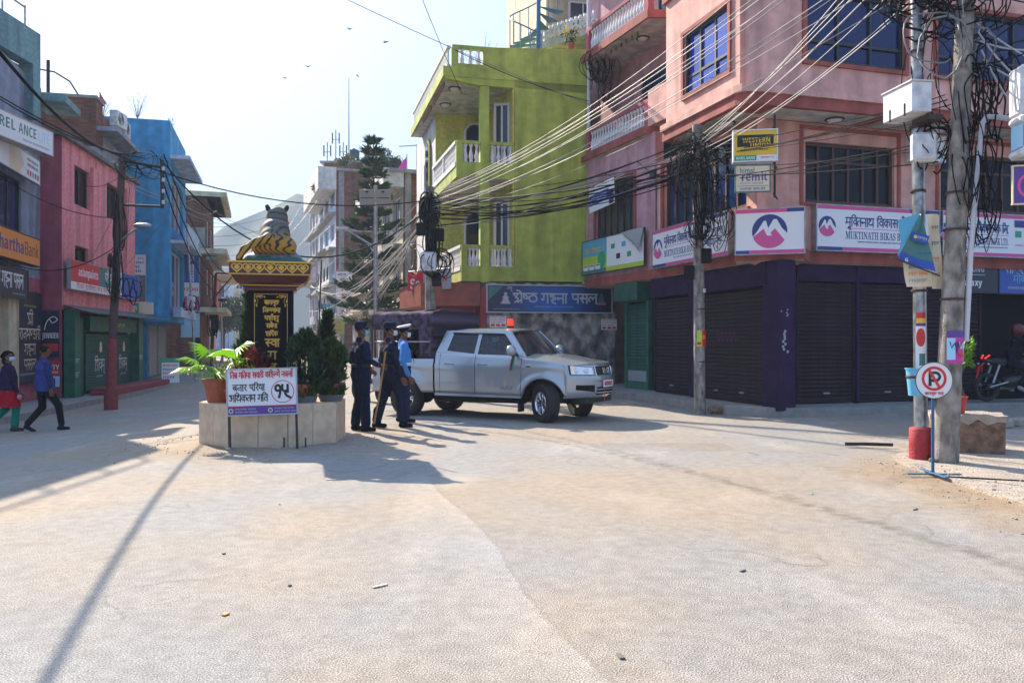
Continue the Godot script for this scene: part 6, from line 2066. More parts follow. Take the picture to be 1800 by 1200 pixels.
# a patch of the nose between z0..z1 and heights, standing off the surface
func nose_patch(z0, z1, ylo, yhi, off, slope = 0.10, n = 12):
	var rows = []
	for j in 5:
		var row = []
		for i in n + 1:
			var z = lerpf(z0, z1, float(i) / n)
			var f = float(i) / n
			var a = ylo[0] + (ylo[1] - ylo[0]) * f; var b = yhi[0] + (yhi[1] - yhi[0]) * f
			var y = lerpf(a, b, j / 4.0)
			var back = slope * maxf(0.0, y - 0.87) * 4.0
			row.append(V(front_x(z / 0.87) + off - back * 0.5 - 0.04 * pow(maxf(0.0, 0.62 - y) / 0.15, 2.0), y, z))
		rows.append(row)
	var mb = MB.new()
	mb.sheet(rows, true)
	# close the rim so that the patch has depth
	var R = [rows[0], rows[4]]
	for r in R:
		for i in n: mb.quad(r[i], r[i + 1], r[i + 1] - V(0.03, 0, 0), r[i] - V(0.03, 0, 0), V(0, -1, 0) if r == rows[0] else V(0, 1, 0))
	for i in [0, n]:
		for j in 4: mb.quad(rows[j][i], rows[j + 1][i], rows[j + 1][i] - V(0.03, 0, 0), rows[j][i] - V(0.03, 0, 0), V(0, 0, -1 if i == 0 else 1))
	return mb

func wheel(parent, pos, steer, s):
	var X = Transform3D(Basis(Vector3.UP, steer) * Basis(V(1, 0, 0), PI / 2 * s), pos)
	var mb = MB.new()
	var p = []
	for q in [[0.205, -0.10], [0.30, -0.125], [0.345, -0.118], [0.362, -0.09], [0.366, 0.0], [0.362, 0.09], [0.345, 0.118], [0.30, 0.125], [0.205, 0.10], [0.20, -0.10]]: p.append(U(q[0], q[1]))
	mb.lathe(p, 40)
	for i in 44:
		var a = TAU * i / 44
		for sd in [-1.0, 1.0]:
			mb.xf = Transform3D(Basis(Vector3.UP, a + 0.03 * sd), Vector3.ZERO)
			mb.cbox(V(0.366, sd * 0.065, 0), V(0.012, 0.06, 0.034))
	mb.xf = Transform3D()
	var w = part(parent, "wheel", mb, "tyre", X)
	mb = MB.new()
	mb.lathe([U(0.207, 0.098), U(0.218, 0.11), U(0.205, 0.116), U(0.192, 0.095), U(0.185, -0.06), U(0.0, -0.06)], 32)
	for i in 6:
		var a = TAU * i / 6
		for sd in [-0.13, 0.13]:
			mb.tube([V(cos(a) * 0.05, 0.085, sin(a) * 0.05), V(cos(a + sd * 0.7) * 0.12, 0.088, sin(a + sd * 0.7) * 0.12), V(cos(a + sd * 1.5) * 0.196, 0.085, sin(a + sd * 1.5) * 0.196)], 0.019, 6)
	mb.lathe([U(0.066, 0.07), U(0.06, 0.102), U(0.0, 0.106)], 18)
	part(w, "rim", mb, "chrome")
	mb = MB.new()
	mb.lathe([U(0.183, -0.04), U(0.0, -0.035)], 24)
	part(w, "brake_disc", mb, "black iron")

func build_truck():
	var O = at(-0.36, -0.005, -16.62, -PI / 6.2)
	var t = thing("pickup_truck", "silver double-cab police pickup with purple canvas canopy and red roof beacon", "pickup truck", O)
	var mb
	# dark inner shell and chassis keep the gaps between the panels dark
	mb = MB.new()
	mb.box(V(-2.5, 0.34, -0.42), V(2.1, 0.52, 0.42)); mb.box(V(-2.34, 0.52, -0.80), V(-2.1, 0.6, 0.80)); mb.box(V(-1.1, 0.5, -0.83), V(1.05, 0.56, 0.83)); mb.box(V(1.98, 0.5, -0.6), V(2.12, 0.9, 0.6))
	mb.cyl(V(-1.6, 0.36, -0.7), V(-1.6, 0.36, 0.7), 0.05, 8); mb.cyl(V(1.55, 0.36, -0.6), V(1.55, 0.36, 0.6), 0.04, 8); mb.ball(V(-1.6, 0.36, 0.1), V(0.16, 0.15, 0.16), 10, 6)
	mb.cyl(V(-1.0, 0.33, 0.5), V(1.0, 0.36, 0.5), 0.045, 8); mb.box(V(-0.9, 0.3, -0.75), V(0.2, 0.46, -0.45))
	mb.box(V(1.12, 0.55, -0.62), V(2.0, 1.05, 0.62))
	part(t, "chassis", mb, "black iron")
	mb = MB.new()
	for s in [-1.0, 1.0]:
		for x in [-0.86, 0.085, 1.105]: mb.box(V(x - 0.03, 0.55, s * 0.80 - 0.02), V(x + 0.03, 1.19, s * 0.80 + 0.02))
		mb.box(V(-0.86, 0.485, s * 0.815 - 0.02), V(1.1, 0.53, s * 0.815 + 0.02))
	part(t, "inner_shell", mb, "dark room")
	for s in [1.0, -1.0]:
		mb = MB.new()
		for c in [1.55, -1.6]:
			var rows = []
			for z in [0.84, 0.5]:
				var row = []
				for i in 17: row.append(V(c + cos(PI * i / 16.0) * 0.462, 0.36 + sin(PI * i / 16.0) * 0.462, s * z))
				rows.append(row)
			mb.sheet(rows)
		part(t, "wheel_arch", mb, "dark room")
		part(t, "bed_side", truck_panel(-2.40, -0.885, s), "truck silver")
		part(t, "cab_corner", truck_panel(-0.845, -0.735, s), "truck silver")
		var rd = part(t, "rear_door", truck_panel(-0.727, 0.080, s), "truck silver")
		var fd = part(t, "front_door", truck_panel(0.090, 1.100, s), "truck silver")
		part(t, "fender", truck_panel(1.110, 2.03, s), "truck silver")
		for q in [[rd, -0.50], [fd, 0.27]]:
			mb = MB.new()
			var zz = truck_w(q[1], 1.07)
			mb.tube([V(q[1] - 0.1, 1.065, s * (zz - 0.01)), V(q[1] - 0.085, 1.07, s * (zz + 0.03)), V(q[1] + 0.085, 1.07, s * (zz + 0.03)), V(q[1] + 0.1, 1.065, s * (zz - 0.01))], 0.014, 7)
			mb.ball(V(q[1], 1.06, s * (zz - 0.004)), V(0.065, 0.03, 0.008), 12, 6)
			part(q[0], "door_handle", mb, "truck silver")
		mb = MB.new(); mb.bbox(V(1.27, 1.045, s * (truck_w(1.27, 1.045) + 0.004)), V(0.1, 0.035, 0.012), 0.004)
		part(t, "side_repeater", mb, "chrome")
		mb = MB.new(); mb.box(V(-0.86, 0.44, s * 0.85 - 0.03), V(1.09, 0.488, s * 0.85 + 0.03))
		part(t, "sill", mb, "truck silver")
		# greenhouse
		var A = [U(1.03, 1.236), U(1.21, 1.205), U(0.73, 1.705), U(0.64, 1.635)]
		var B = [U(0.045, 1.262), U(0.125, 1.258), U(0.125, 1.65), U(0.045, 1.652)]
		var C = [U(-0.85, 1.288), U(-0.60, 1.318), U(-0.535, 1.662), U(-0.73, 1.725)]
		for q in [["front_pillar", A], ["centre_pillar", B], ["rear_pillar", C]]:
			mb = MB.new(); cab_strip(mb, q[1], s)
			part(t, q[0], mb, "truck silver")
		mb = MB.new()
		cab_strip(mb, [U(-0.535, 1.66), U(0.645, 1.632), U(0.74, 1.705), U(-0.735, 1.725)], s, 0.001)
		cab_strip(mb, [U(-0.85, 1.283), U(1.21, 1.20), U(1.03, 1.238), U(0.125, 1.258), U(0.045, 1.265), U(-0.60, 1.322)], s, 0.001)
		part(t, "roof_rail", mb, "truck silver")
		for q in [[[U(-0.61, 1.315), U(0.05, 1.258), U(0.05, 1.657), U(-0.55, 1.668)], "tinted glass", "rear_window"], [[U(0.12, 1.25), U(1.05, 1.23), U(0.65, 1.64), U(0.12, 1.655)], "car glass", "front_window"]]:
			mb = MB.new(); cab_strip(mb, q[0], s, -0.016)
			part(t, q[2], mb, q[1])
		mb = MB.new()
		mb.tube([V(-0.55, 1.675, s * (cab_z(1.67) + 0.012)), V(0.05, 1.668, s * (cab_z(1.668) + 0.018)), V(0.63, 1.645, s * (cab_z(1.645) + 0.014)), V(1.0, 1.265, s * (cab_z(1.265) + 0.008))], 0.013, 5)
		part(t, "rain_visor", mb, "black iron")
		# mirror
		mb = MB.new()
		mb.ball(V(0.97, 1.335, s * 1.04), V(0.085, 0.105, 0.12), 16, 10)
		var mi = part(t, "side_mirror", mb, "truck silver")
		mb = MB.new(); mb.cyl(V(1.0, 1.25, s * 0.86), V(0.98, 1.27, s * 0.97), 0.03, 8)
		part(mi, "mirror_stalk", mb, "black iron")
		# headlamp
		for hq in [["headlight", 0.42, 0.815]]:
			var z0 = s * hq[1]; var z1 = s * hq[2]
			var hl = part(t, hq[0], nose_patch(z0, z1, [0.885, 0.895], [1.03, 1.075], 0.004), "black iron")
			part(hl, "reflector", nose_patch(z0 + s * 0.012, z1 - s * 0.012, [0.895, 0.905], [1.02, 1.062], 0.008), "chrome")
			mb = MB.new()
			for zz in [0.56, 0.72]:
				var r = 0.055 if zz < 0.6 else 0.045
				mb.ball(V(front_x(zz / 0.87) - 0.02, 0.965, s * zz), V(0.045, r, r), 14, 8)
			part(hl, "bulb", mb, "print white")
			part(hl, "lens", nose_patch(z0 + s * 0.006, z1 - s * 0.006, [0.89, 0.90], [1.025, 1.068], 0.03), "clear lens")
		part(t, "fog_recess", nose_patch(s * 0.43, s * 0.76, [0.575, 0.62], [0.70, 0.71], 0.032, 0.0), "dark room")
		mb = MB.new(); mb.box(V(1.0, 0.18, s * 0.72 - 0.1), V(1.025, 0.56, s * 0.72 + 0.12))
		part(t, "mud_flap", mb, "black rubber")
		wheel(t, V(-1.6, 0.36, s * 0.765), 0.0, s)
		wheel(t, V(1.55, 0.36, s * 0.765), -0.62, s)
	# hood
	var rows = []
	for i in 15:
		var f = i / 14.0
		var row = []
		for j in 21:
			var u = lerpf(-1.0, 1.0, j / 20.0)
			var xe = lerpf(1.13 + 0.09 * (1.0 - u * u), front_x(u * 0.985) - 0.045, f)
			var w = truck_w(minf(xe, 2.0), truck_top(minf(xe, 2.0))) - 0.004
			w = lerpf(w, 0.862, smoothstep(0.6, 1.0, f))
			var ye = truck_top(minf(xe, 2.03)) if xe < 2.03 else truck_top(2.03) - 0.30 * (xe - 2.03) * (0.2 + xe - 2.03)
			var crown = 0.075 * (1.0 - pow(absf(u), 3.0)) + 0.012 * smoothstep(0.45, 0.5, absf(u)) * (1.0 - smoothstep(0.5, 0.8, absf(u)))
			var y = truck_top(minf(xe, 2.03)) + crown - 0.035 * pow(f, 4.0) - 0.05 * maxf(0.0, xe - 2.03)
			row.append(V(xe, y, u * w))
		rows.append(row)
	mb = MB.new(); mb.sheet(rows, true)
	var lip = []
	for j in 21: lip.append(rows[14][j] - V(0.005, 0.03, 0))
	mb.sheet([rows[14], lip], true)
	part(t, "bonnet", mb, "truck silver")
	# nose and bumper
	part(t, "front_panel", nose_patch(-0.868, 0.868, [0.86, 0.86], [1.07, 1.07], -0.012, 0.10, 24), "truck silver")
	var bm = []
	for q in [[0.885, -0.03], [0.88, 0.012], [0.84, 0.022], [0.70, 0.018], [0.60, 0.012], [0.52, -0.012], [0.47, -0.06]]:
		var row = []
		for i in 29:
			var u = sin(lerpf(-PI / 2, PI / 2, i / 28.0))
			row.append(V(front_x(u) + q[1] - (0.0 if absf(u) < 0.999 else 0.0), q[0], u * 0.885))
		row.push_front(V(1.985, q[0], -0.872)); row.append(V(1.985, q[0], 0.872))
		bm.append(row)
	mb = MB.new(); mb.sheet(bm)
	part(t, "bumper", mb, "truck silver")
	part(t, "lower_grille", nose_patch(-0.36, 0.36, [0.52, 0.52], [0.66, 0.66], 0.034, 0.0), "dark room")
	for y in [0.55, 0.61]: part(t, "lower_bar", nose_patch(-0.38, 0.38, [y, y], [y + 0.022, y + 0.022], 0.046, 0.0), "truck silver")
	mb = MB.new(); mb.box(V(1.9, 0.36, -0.6), V(2.3, 0.47, 0.6))
	part(t, "skid_plate", mb, "black rubber")
	var gr = part(t, "grille", nose_patch(-0.35, 0.35, [0.875, 0.875], [1.045, 1.045], 0.0), "black iron")
	for y in [0.905, 0.945, 0.985]: part(gr, "grille_bar", nose_patch(-0.33, 0.33, [y, y], [y + 0.012, y + 0.012], 0.012), "black frame")
	for s in [-1.0, 1.0]:
		for k in [0.05, 0.115]:
			mb = MB.new(); mb.cyl(V(2.445, 0.90, s * k), V(2.43, 1.02, s * (k + 0.03)), 0.008, 6)
			part(gr, "emblem_bar", mb, "chrome")
		mb = MB.new(); mb.cyl(V(front_x(0.41) + 0.0, 0.88, s * 0.355), V(front_x(0.42) - 0.03, 1.04, s * 0.375), 0.013, 7)
		part(gr, "grille_edge", mb, "chrome")
	mb = MB.new()
	var eb = []
	for i in 17: eb.append(V(2.455 + 0.0, 0.96 + sin(TAU * i / 16.0) * 0.03, cos(TAU * i / 16.0) * 0.042))
	mb.tube(eb, 0.006, 5, false)
	part(gr, "emblem", mb, "chrome")
	# number plate
	var N = Transform3D(Basis(Vector3.UP, PI / 2), V(2.49, 0.72, 0.0))
	mb = MB.new(); mb.bbox(V(0, 0, -0.006), V(0.46, 0.13, 0.01), 0.003)
	var np = part(t, "number_plate", mb, "print white", N)
	nag(np, "बा२झ३०८९", 0.075, 0.38, "print red", V(0, 0, 0.002), 0.24)
	mb = MB.new(); mb.tube([V(2.44, 0.76, 0.2), V(2.5, 0.77, 0.3), V(2.45, 0.79, 0.45)], 0.007, 5); mb.tube([V(2.5, 0.63, 0.22), V(2.51, 0.5, 0.22), V(2.5, 0.38, 0.23)], 0.007, 5)
	part(t, "ribbon", mb, "print red")
	# roof and screens
	rows = []
	for i in 13:
		var f = i / 12.0
		var row = []
		for j in 17:
			var u = lerpf(-1.0, 1.0, j / 16.0)
			var x = lerpf(-0.78 + 0.04 * u * u, 0.80 - 0.085 * u * u, f)
			row.append(V(x, 1.712 + 0.065 * (1.0 - pow(absf(u), 2.4)) - 0.05 * pow(absf(f * 2 - 1), 6.0), u * 0.642))
		rows.append(row)
	mb = MB.new(); mb.sheet(rows, true)
	part(t, "roof", mb, "truck silver")
	for e in [[1.245, -0.10, 1.215, 0.80, 0.775, -0.075, 1.712, 0.60, "windscreen", "car glass"], [-0.86, 0.02, 1.28, 0.78, -0.775, 0.03, 1.70, 0.58, "rear_screen", "tinted glass"]]:
		rows = []
		for i in 9:
			var f = i / 8.0
			var row = []
			for j in 15:
				var u = lerpf(-1.0, 1.0, j / 14.0)
				row.append(V(lerpf(e[0] + e[1] * u * u, e[4] + e[5] * u * u, f), lerpf(e[2], e[6] + 0.03 * (1 - u * u), f), u * lerpf(e[3], e[7], f)))
			rows.append(row)
		mb = MB.new(); mb.sheet(rows, e[0] > 0)
		part(t, e[8], mb, e[9])
		if e[0] > 0:
			mb = MB.new()
			for s in [-1, 1]:
				var p = []
				for i in 9: p.append(rows[i][0 if s < 0 else 14] + V(0.012, 0.008, s * 0.012))
				mb.tube(p, 0.022, 6)
			part(t, "screen_trim", mb, "truck silver")
			mb = MB.new()
			for z in [-0.15, 0.45]:
				mb = MB.new(); mb.tube([V(1.235, 1.215, z), V(1.13, 1.33, z - 0.2), V(1.06, 1.40, z - 0.32)], 0.008, 5)
				part(t, "wiper", mb, "black rubber")
			mb = MB.new(); mb.sheet([[V(1.14, 1.205, -0.82), V(1.24, 1.215, 0), V(1.14, 1.205, 0.82)], [V(1.20, 1.195, -0.84), V(1.30, 1.24, 0), V(1.20, 1.195, 0.84)]], true)
			part(t, "cowl", mb, "black rubber")
	# cab inside: seats, dashboard, wheel
	mb = MB.new()
	mb.box(V(-0.7, 0.56, -0.78), V(1.05, 0.62, 0.78)); mb.bbox(V(1.0, 1.1, 0), V(0.3, 0.2, 1.5), 0.05)
	for z in [-0.38, 0.38]:
		mb.bbox(V(0.25, 0.78, z), V(0.5, 0.14, 0.48), 0.04); mb.bbox(V(-0.02, 1.08, z), V(0.13, 0.62, 0.46), 0.05); mb.bbox(V(-0.05, 1.47, z), V(0.09, 0.16, 0.26), 0.03)
	mb.bbox(V(-0.62, 1.1, 0), V(0.14, 0.7, 1.4), 0.05)
	part(t, "seats", mb, "dark room")
	mb = MB.new()
	var sw = []
	for i in 21: sw.append(V(0.78 + sin(TAU * i / 20.0) * 0.06, 1.12 + sin(TAU * i / 20.0) * 0.16, 0.38 + cos(TAU * i / 20.0) * 0.18))
	mb.tube(sw, 0.014, 6)
	part(t, "steering_wheel", mb, "black rubber")
	# load bed
	mb = MB.new()
	mb.box(V(-2.38, 0.62, -0.8), V(-0.9, 0.66, 0.8)); mb.box(V(-2.40, 0.52, -0.84), V(-2.36, 1.14, 0.84)); mb.box(V(-0.93, 0.62, -0.82), V(-0.9, 1.6, 0.82)); mb.box(V(-2.38, 0.66, -0.85), V(-0.9, 1.15, -0.8))
	for s in [-1.0, 1.0]: mb.box(V(-2.5, 0.98, s * 0.62 - 0.16), V(-1.0, 1.03, s * 0.62 + 0.16))
	part(t, "load_bed", mb, "black iron")
	mb = MB.new(); mb.box(V(-2.53, 0.5, -0.85), V(-2.41, 0.62, 0.85))
	part(t, "rear_bumper", mb, "chrome")
	for s in [-1.0, 1.0]:
		mb = MB.new(); mb.bbox(V(-2.38, 0.95, s * 0.86), V(0.06, 0.3, 0.1), 0.02)
		part(t, "tail_light", mb, "print red")
	# canopy of canvas on hoops
	rows = []
	var nzc = FastNoiseLite.new(); nzc.seed = 5; nzc.frequency = 2.2
	for i in 27:
		var x = lerpf(-2.44, -0.9, i / 26.0)
		var row = []
		var sag = 0.018 * pow(sin(i / 26.0 * PI * 3.0), 2.0)
		for q in [[-0.875, 1.75], [-0.885, 1.86], [-0.88, 2.02], [-0.85, 2.10], [-0.6, 2.135], [-0.3, 2.15], [0.0, 2.155], [0.3, 2.15], [0.6, 2.135], [0.85, 2.10], [0.88, 2.02], [0.885, 1.86], [0.875, 1.75]]:
			var edge = 1.0 if absf(q[0]) > 0.85 else 0.0
			row.append(V(x, q[1] - sag * (1.0 - edge) + (0.03 * nzc.get_noise_2d(x * 2.0, q[0]) if q[1] < 1.8 else 0.0), q[0] + signf(q[0]) * 0.025 * nzc.get_noise_2d(x * 3.0, q[1] * 3.0)))
		rows.append(row)
	mb = MB.new(); mb.sheet(rows)
	part(t, "canopy", mb, "tarp")
	mb = MB.new()
	rows = []
	for j in 7:
		var y = lerpf(1.78, 1.14, j / 6.0)
		var row = []
		for i in 8: row.append(V(lerpf(-1.25, -0.9, i / 7.0), y, 0.86 + 0.014 * sin(i * 1.9 + j) - 0.02 * (j / 6.0)))
		for i in 4: row.append(V(-0.895, y, 0.86 - 0.5 * (i + 1)))
		rows.append(row)
	mb.sheet(rows)
	# front end of the canvas above the cab
	var cap_r = [[], []]
	for q in [[-0.875, 1.75], [-0.88, 2.02], [-0.85, 2.10], [-0.3, 2.15], [0.3, 2.15], [0.85, 2.10], [0.88, 2.02], [0.875, 1.75]]:
		cap_r[0].append(V(-0.9, q[1], q[0])); cap_r[1].append(V(-0.88, 1.6, q[0] * 0.98))
	mb.sheet(cap_r)
	part(t, "side_curtain", mb, "tarp")
	mb = MB.new(); mb.box(V(-2.40, 1.15, -0.85), V(-0.92, 1.8, -0.83)); mb.box(V(-2.43, 1.15, -0.85), V(-2.40, 2.05, 0.5))
	part(t, "far_curtain", mb, "tarp")
	for x in [-2.38, -1.8, -1.25, -0.95]:
		mb = MB.new()
		mb.tube([V(x, 1.12, 0.84), V(x, 1.95, 0.85), V(x, 2.08, 0.78), V(x, 2.15, 0.5), V(x, 2.15, -0.5), V(x, 2.08, -0.78), V(x, 1.95, -0.85), V(x, 1.12, -0.84)], 0.018, 6)
		part(t, "hoop", mb, "black iron")
	mb = MB.new()
	for s in [-1.0, 1.0]: mb.cyl(V(-2.38, 1.5, s * 0.85), V(-1.0, 1.5, s * 0.85), 0.016, 6)
	part(t, "guard_rail", mb, "steel")
	# beacon
	var bc = part(t, "beacon_base", cyl_mb(0.075, 0.05), "black rubber", at(0.42, 1.765, 0.08))
	mb = MB.new(); mb.lathe([U(0.068, 0.05), U(0.06, 0.17), U(0.05, 0.19), U(0, 0.195)], 20)
	part(bc, "beacon_light", mb, "red lens")
	# little flag tied to the mirror
	mb = MB.new()
	var cols = [Color(0.02, 0.22, 0.10), Color(0.02, 0.02, 0.02), Color(0.3, 0.02, 0.02)]
	for k in 3:
		mb.col = cols[k]
		mb.sheet([[V(1.04 - k * 0.025, 1.28, 1.02), V(1.0 - k * 0.025, 1.1, 1.04), V(0.96 - k * 0.02, 0.95, 1.02)], [V(1.065 - k * 0.025, 1.28, 1.015), V(1.03 - k * 0.025, 1.1, 1.03), V(0.985 - k * 0.02, 0.97, 1.025)]])
	solo("flag", "small green and black cloth tied below the side mirror of the pickup", "flag", mb, "vertex paint", O)
	mb = MB.new()
	for k in 9: ribbon(mb, [U(k * 0.03, 0), U(k * 0.03 + 0.012, 0.03 + 0.02 * (k % 3))], 0.003, 0.0001 * k)
	part(t, "door_lettering", mb, "print black", Transform3D(Basis(), V(0.66, 0.60, truck_w(0.8, 0.62) + 0.003)))

func cyl_mb(r, h):
	var mb = MB.new()
	mb.lathe([U(r, 0), U(r, h), U(0, h)], 20)
	return mb

# ---------- people ----------
func ground_at(x, z, turn): return at(x, gy(x, z), z, turn)

func shoulder_board(t, neck, side, col, up = 0.02):
	for s in [-1.0, 1.0]:
		var mb = MB.new(); mb.col = col
		mb.bbox(Vector3.ZERO, V(0.11, 0.012, 0.05), 0.004)
		part(t, "shoulder_board", mb, "vertex paint", Transform3D(Basis(V(0, 0, 1), -0.42 * s), neck + V(s * 0.135, -0.032 + up, -0.01)))

func build_people():
	var navy = Color(0.014, 0.018, 0.042)
	var boots = Color(0.010, 0.009, 0.010)
	# first officer, stick in hand, face turned to the truck
	var pA = {"shirt": navy, "trousers": navy, "boots": boots, "boot_h": 0.2, "hem": 0.078, "bulk": 1.18, "bare": false, "cell": 0.0135,
		"leg_r": [V(-0.11, 0.50, 0.03), V(-0.13, 0.085, 0.02), V(-0.12, 0, 1).normalized()], "leg_l": [V(0.11, 0.5, 0.02), V(0.13, 0.085, -0.03), V(0.3, 0, 1).normalized()],
		"arm_r": [V(-0.29, 1.14, -0.02), V(-0.20, 1.05, 0.22)], "arm_l": [V(0.27, 1.12, -0.03), V(0.15, 0.98, 0.2)], "curl_r": 0.9, "curl_l": 0.7, "thumb_r": V(0, 1, 0.2), "look": V(0, -0.4, 0)}
	pA["extra"] = [[V(-0.255, 1.12, 0.05), V(-0.21, 1.055, 0.19), 0.043, 0.037, SKIN, 0.012]]
	var turn = PI / 2 + 0.65
	var t = person("person", "officer in navy uniform and cap holding a bamboo stick, nearest the island", ground_at(-2.54, -13.76, turn).scaled_local(Vector3.ONE * 1.045), pA)
	peaked_cap(t, "navy"); mask(t, Color(0.16, 0.42, 0.50)); shoulder_board(t, V(0, 1.46, 0), 1, Color(0.30, 0.16, 0.06))
	belt(t, V(0, 0.93, 0), 1.12, Color(0.008, 0.008, 0.01), 0.12)
	var mb = MB.new(); mb.col = Color(0.36, 0.20, 0.09)
	mb.tube([V(0, 0, 0), V(0.02, 0.6, 0.01), V(0.0, 1.16, 0.0)], 0.014, 7)
	var T0 = ground_at(-2.54, -13.76, turn).scaled_local(Vector3.ONE * 1.045)
	var hand = T0 * V(-0.19, 1.02, 0.30)
	var foot = V(hand.x - 0.14, gy(hand.x, hand.z) + 0.12, hand.z + 0.08)
	mb = MB.new(); mb.col = Color(0.36, 0.20, 0.09)
	mb.tube([foot, foot.lerp(hand, 0.5) + V(0.012, 0, 0), hand.lerp(foot, -0.28)], 0.0145, 7)
	solo("bamboo_stick", "long bamboo stick held by the officer nearest the island", "stick", mb, "vertex paint")
	# second officer, striding
	var pB = pA.duplicate(true)
	pB["leg_r"] = [V(-0.10, 0.51, 0.14), V(-0.11, 0.085, 0.20), V(0.0, 0, 1)]
	pB["leg_l"] = [V(0.10, 0.50, -0.06), V(0.11, 0.09, -0.18), V(-0.15, 0, 1).normalized()]
	pB["arm_r"] = [V(-0.255, 1.12, -0.02), V(-0.25, 0.87, 0.09)]; pB["arm_l"] = [V(0.25, 1.12, -0.03), V(0.23, 0.88, 0.05)]
	pB["extra"] = []; pB["curl_r"] = 0.5; pB["thumb_r"] = V(0.3, 0, 1); pB["bulk"] = 1.16
	t = person("person", "officer in navy uniform between the stick holder and the blue shirted one", ground_at(-2.13, -14.25, PI / 2 + 0.6).scaled_local(Vector3.ONE * 1.045), pB)
	peaked_cap(t, "navy"); mask(t, Color(0.55, 0.60, 0.62)); shoulder_board(t, V(0, 1.46, 0), 1, Color(0.05, 0.05, 0.12))
	belt(t, V(0, 0.93, 0), 1.16, Color(0.008, 0.008, 0.01), 0.10)
	mb = MB.new(); mb.col = Color(0.35, 0.22, 0.05); mb.bbox(V(-0.09, 1.30, 0.122), V(0.09, 0.028, 0.012), 0.003)
	part(t, "name_badge", mb, "vertex paint")
	# traffic officer in sky blue
	var pC = {"shirt": Color(0.075, 0.26, 0.62), "trousers": Color(0.016, 0.026, 0.065), "boots": boots, "hem": 0.075, "bulk": 1.12, "belly": 0.04, "cell": 0.0135,
		"leg_r": [V(-0.09, 0.50, 0.03), V(-0.09, 0.085, 0.03), V(-0.1, 0, 1).normalized()], "leg_l": [V(0.09, 0.5, 0.0), V(0.10, 0.085, -0.04), V(0.1, 0, 1).normalized()],
		"arm_r": [V(-0.26, 1.11, -0.06), V(-0.24, 0.86, 0.05)], "arm_l": [V(0.26, 1.12, -0.02), V(0.24, 0.87, 0.06)], "curl_r": 0.45, "thumb_r": V(0.3, 0, 1), "look": V(0.0, -0.05, 0)}
	t = person("person", "traffic officer in sky blue shirt, white belt and white topped cap by the truck", ground_at(-2.02, -15.25, PI / 2 + 0.3).scaled_local(Vector3.ONE * 1.03), pC)
	peaked_cap(t, "white"); mask(t, Color(0.70, 0.71, 0.72)); shoulder_board(t, V(0, 1.46, 0), 1, Color(0.35, 0.05, 0.03))
	belt(t, V(0, 0.93, 0.012), 1.12, Color(0.72, 0.72, 0.74), 0.12)
	mb = MB.new(); mb.col = Color(0.012, 0.012, 0.018)
	mb.sheet([[V(-0.02, 1.43, 0.055), V(0.02, 1.43, 0.055)], [V(-0.026, 1.34, 0.118), V(0.026, 1.34, 0.118)], [V(-0.036, 1.18, 0.168), V(0.036, 1.18, 0.168)], [V(-0.036, 1.08, 0.19), V(0.036, 1.08, 0.19)], [V(0, 1.04, 0.185), V(0.001, 1.04, 0.185)]])
	part(t, "necktie", mb, "cloth")
	mb = MB.new(); mb.col = Color(0.02, 0.02, 0.03); mb.bbox(V(-0.1, 1.29, 0.135), V(0.07, 0.02, 0.01), 0.003)
	part(t, "name_badge", mb, "vertex paint")
	# fourth officer, mostly hidden behind the shrubs
	var pD = pB.duplicate(true)
	pD["leg_r"] = [V(-0.10, 0.5, 0.02), V(-0.11, 0.085, 0.0), V(-0.2, 0, 1).normalized()]; pD["leg_l"] = [V(0.10, 0.5, 0.02), V(0.12, 0.085, 0.0), V(0.2, 0, 1).normalized()]
	pD["cell"] = 0.02
	t = person("person", "officer almost hidden behind the thuja bushes, only cap and shoe showing", ground_at(-3.20, -13.95, PI / 2 + 0.2), pD)
	peaked_cap(t, "navy")
	# driver and the men in the load bed
	var TR = at(-0.36, -0.005, -16.62, -PI / 6.2)
	var sit = {"shirt": Color(0.03, 0.035, 0.07), "trousers": Color(0.02, 0.02, 0.03), "cell": 0.019, "hip": V(0, 0.12, 0), "chest": V(0, 0.44, 0.0), "neck": V(0, 0.62, 0.02),
		"leg_r": [V(-0.12, 0.13, 0.42), V(-0.12, -0.26, 0.42), V(0, 0, 1)], "leg_l": [V(0.12, 0.13, 0.42), V(0.12, -0.26, 0.42), V(0, 0, 1)],
		"arm_r": [V(-0.25, 0.34, 0.12), V(-0.16, 0.36, 0.34)], "arm_l": [V(0.25, 0.34, 0.12), V(0.16, 0.36, 0.34)], "curl_r": 0.9, "curl_l": 0.9}
	var drv = sit.duplicate(true); drv["look"] = V(0, -0.35, 0)
	t = person("person", "driver in a dark uniform and blue mask behind the open truck window", TR * Transform3D(Basis(Vector3.UP, PI / 2), V(0.2, 0.80, 0.42)), drv)
	mask(t, Color(0.20, 0.38, 0.55)); peaked_cap(t, "navy")
	var spots = [[-1.95, 0.0, -0.3, 0.1, Color(0.05, 0.05, 0.055), Color(0.10, 0.40, 0.45), "man in the load bed facing out with a turquoise mask, nearest the cab"], [-2.3, 0.0, -0.32, 0.25, Color(0.04, 0.045, 0.04), Color(0.13, 0.33, 0.33), "man in patterned jacket sitting at the back of the load bed"]]
	for q in spots:
		var s = sit.duplicate(true)
		s["shirt"] = q[4]; s["sleeve"] = q[4]
		t = person("person", q[6], TR * Transform3D(Basis(Vector3.UP, q[3]), V(q[0], 0.94, q[2])), s)
		mask(t, q[5])
		if q[0] < -2.0:
			mb = MB.new(); mb.xf = t.get_meta("head") * Transform3D(Basis(), V(0, 0.14, -0.01)); mb.col = Color(0.08, 0.25, 0.22)
			mb.lathe([U(0.105, -0.01), U(0.1, 0.06), U(0.06, 0.1), U(0, 0.112)], 16)
			part(t, "cap", mb, "cloth")
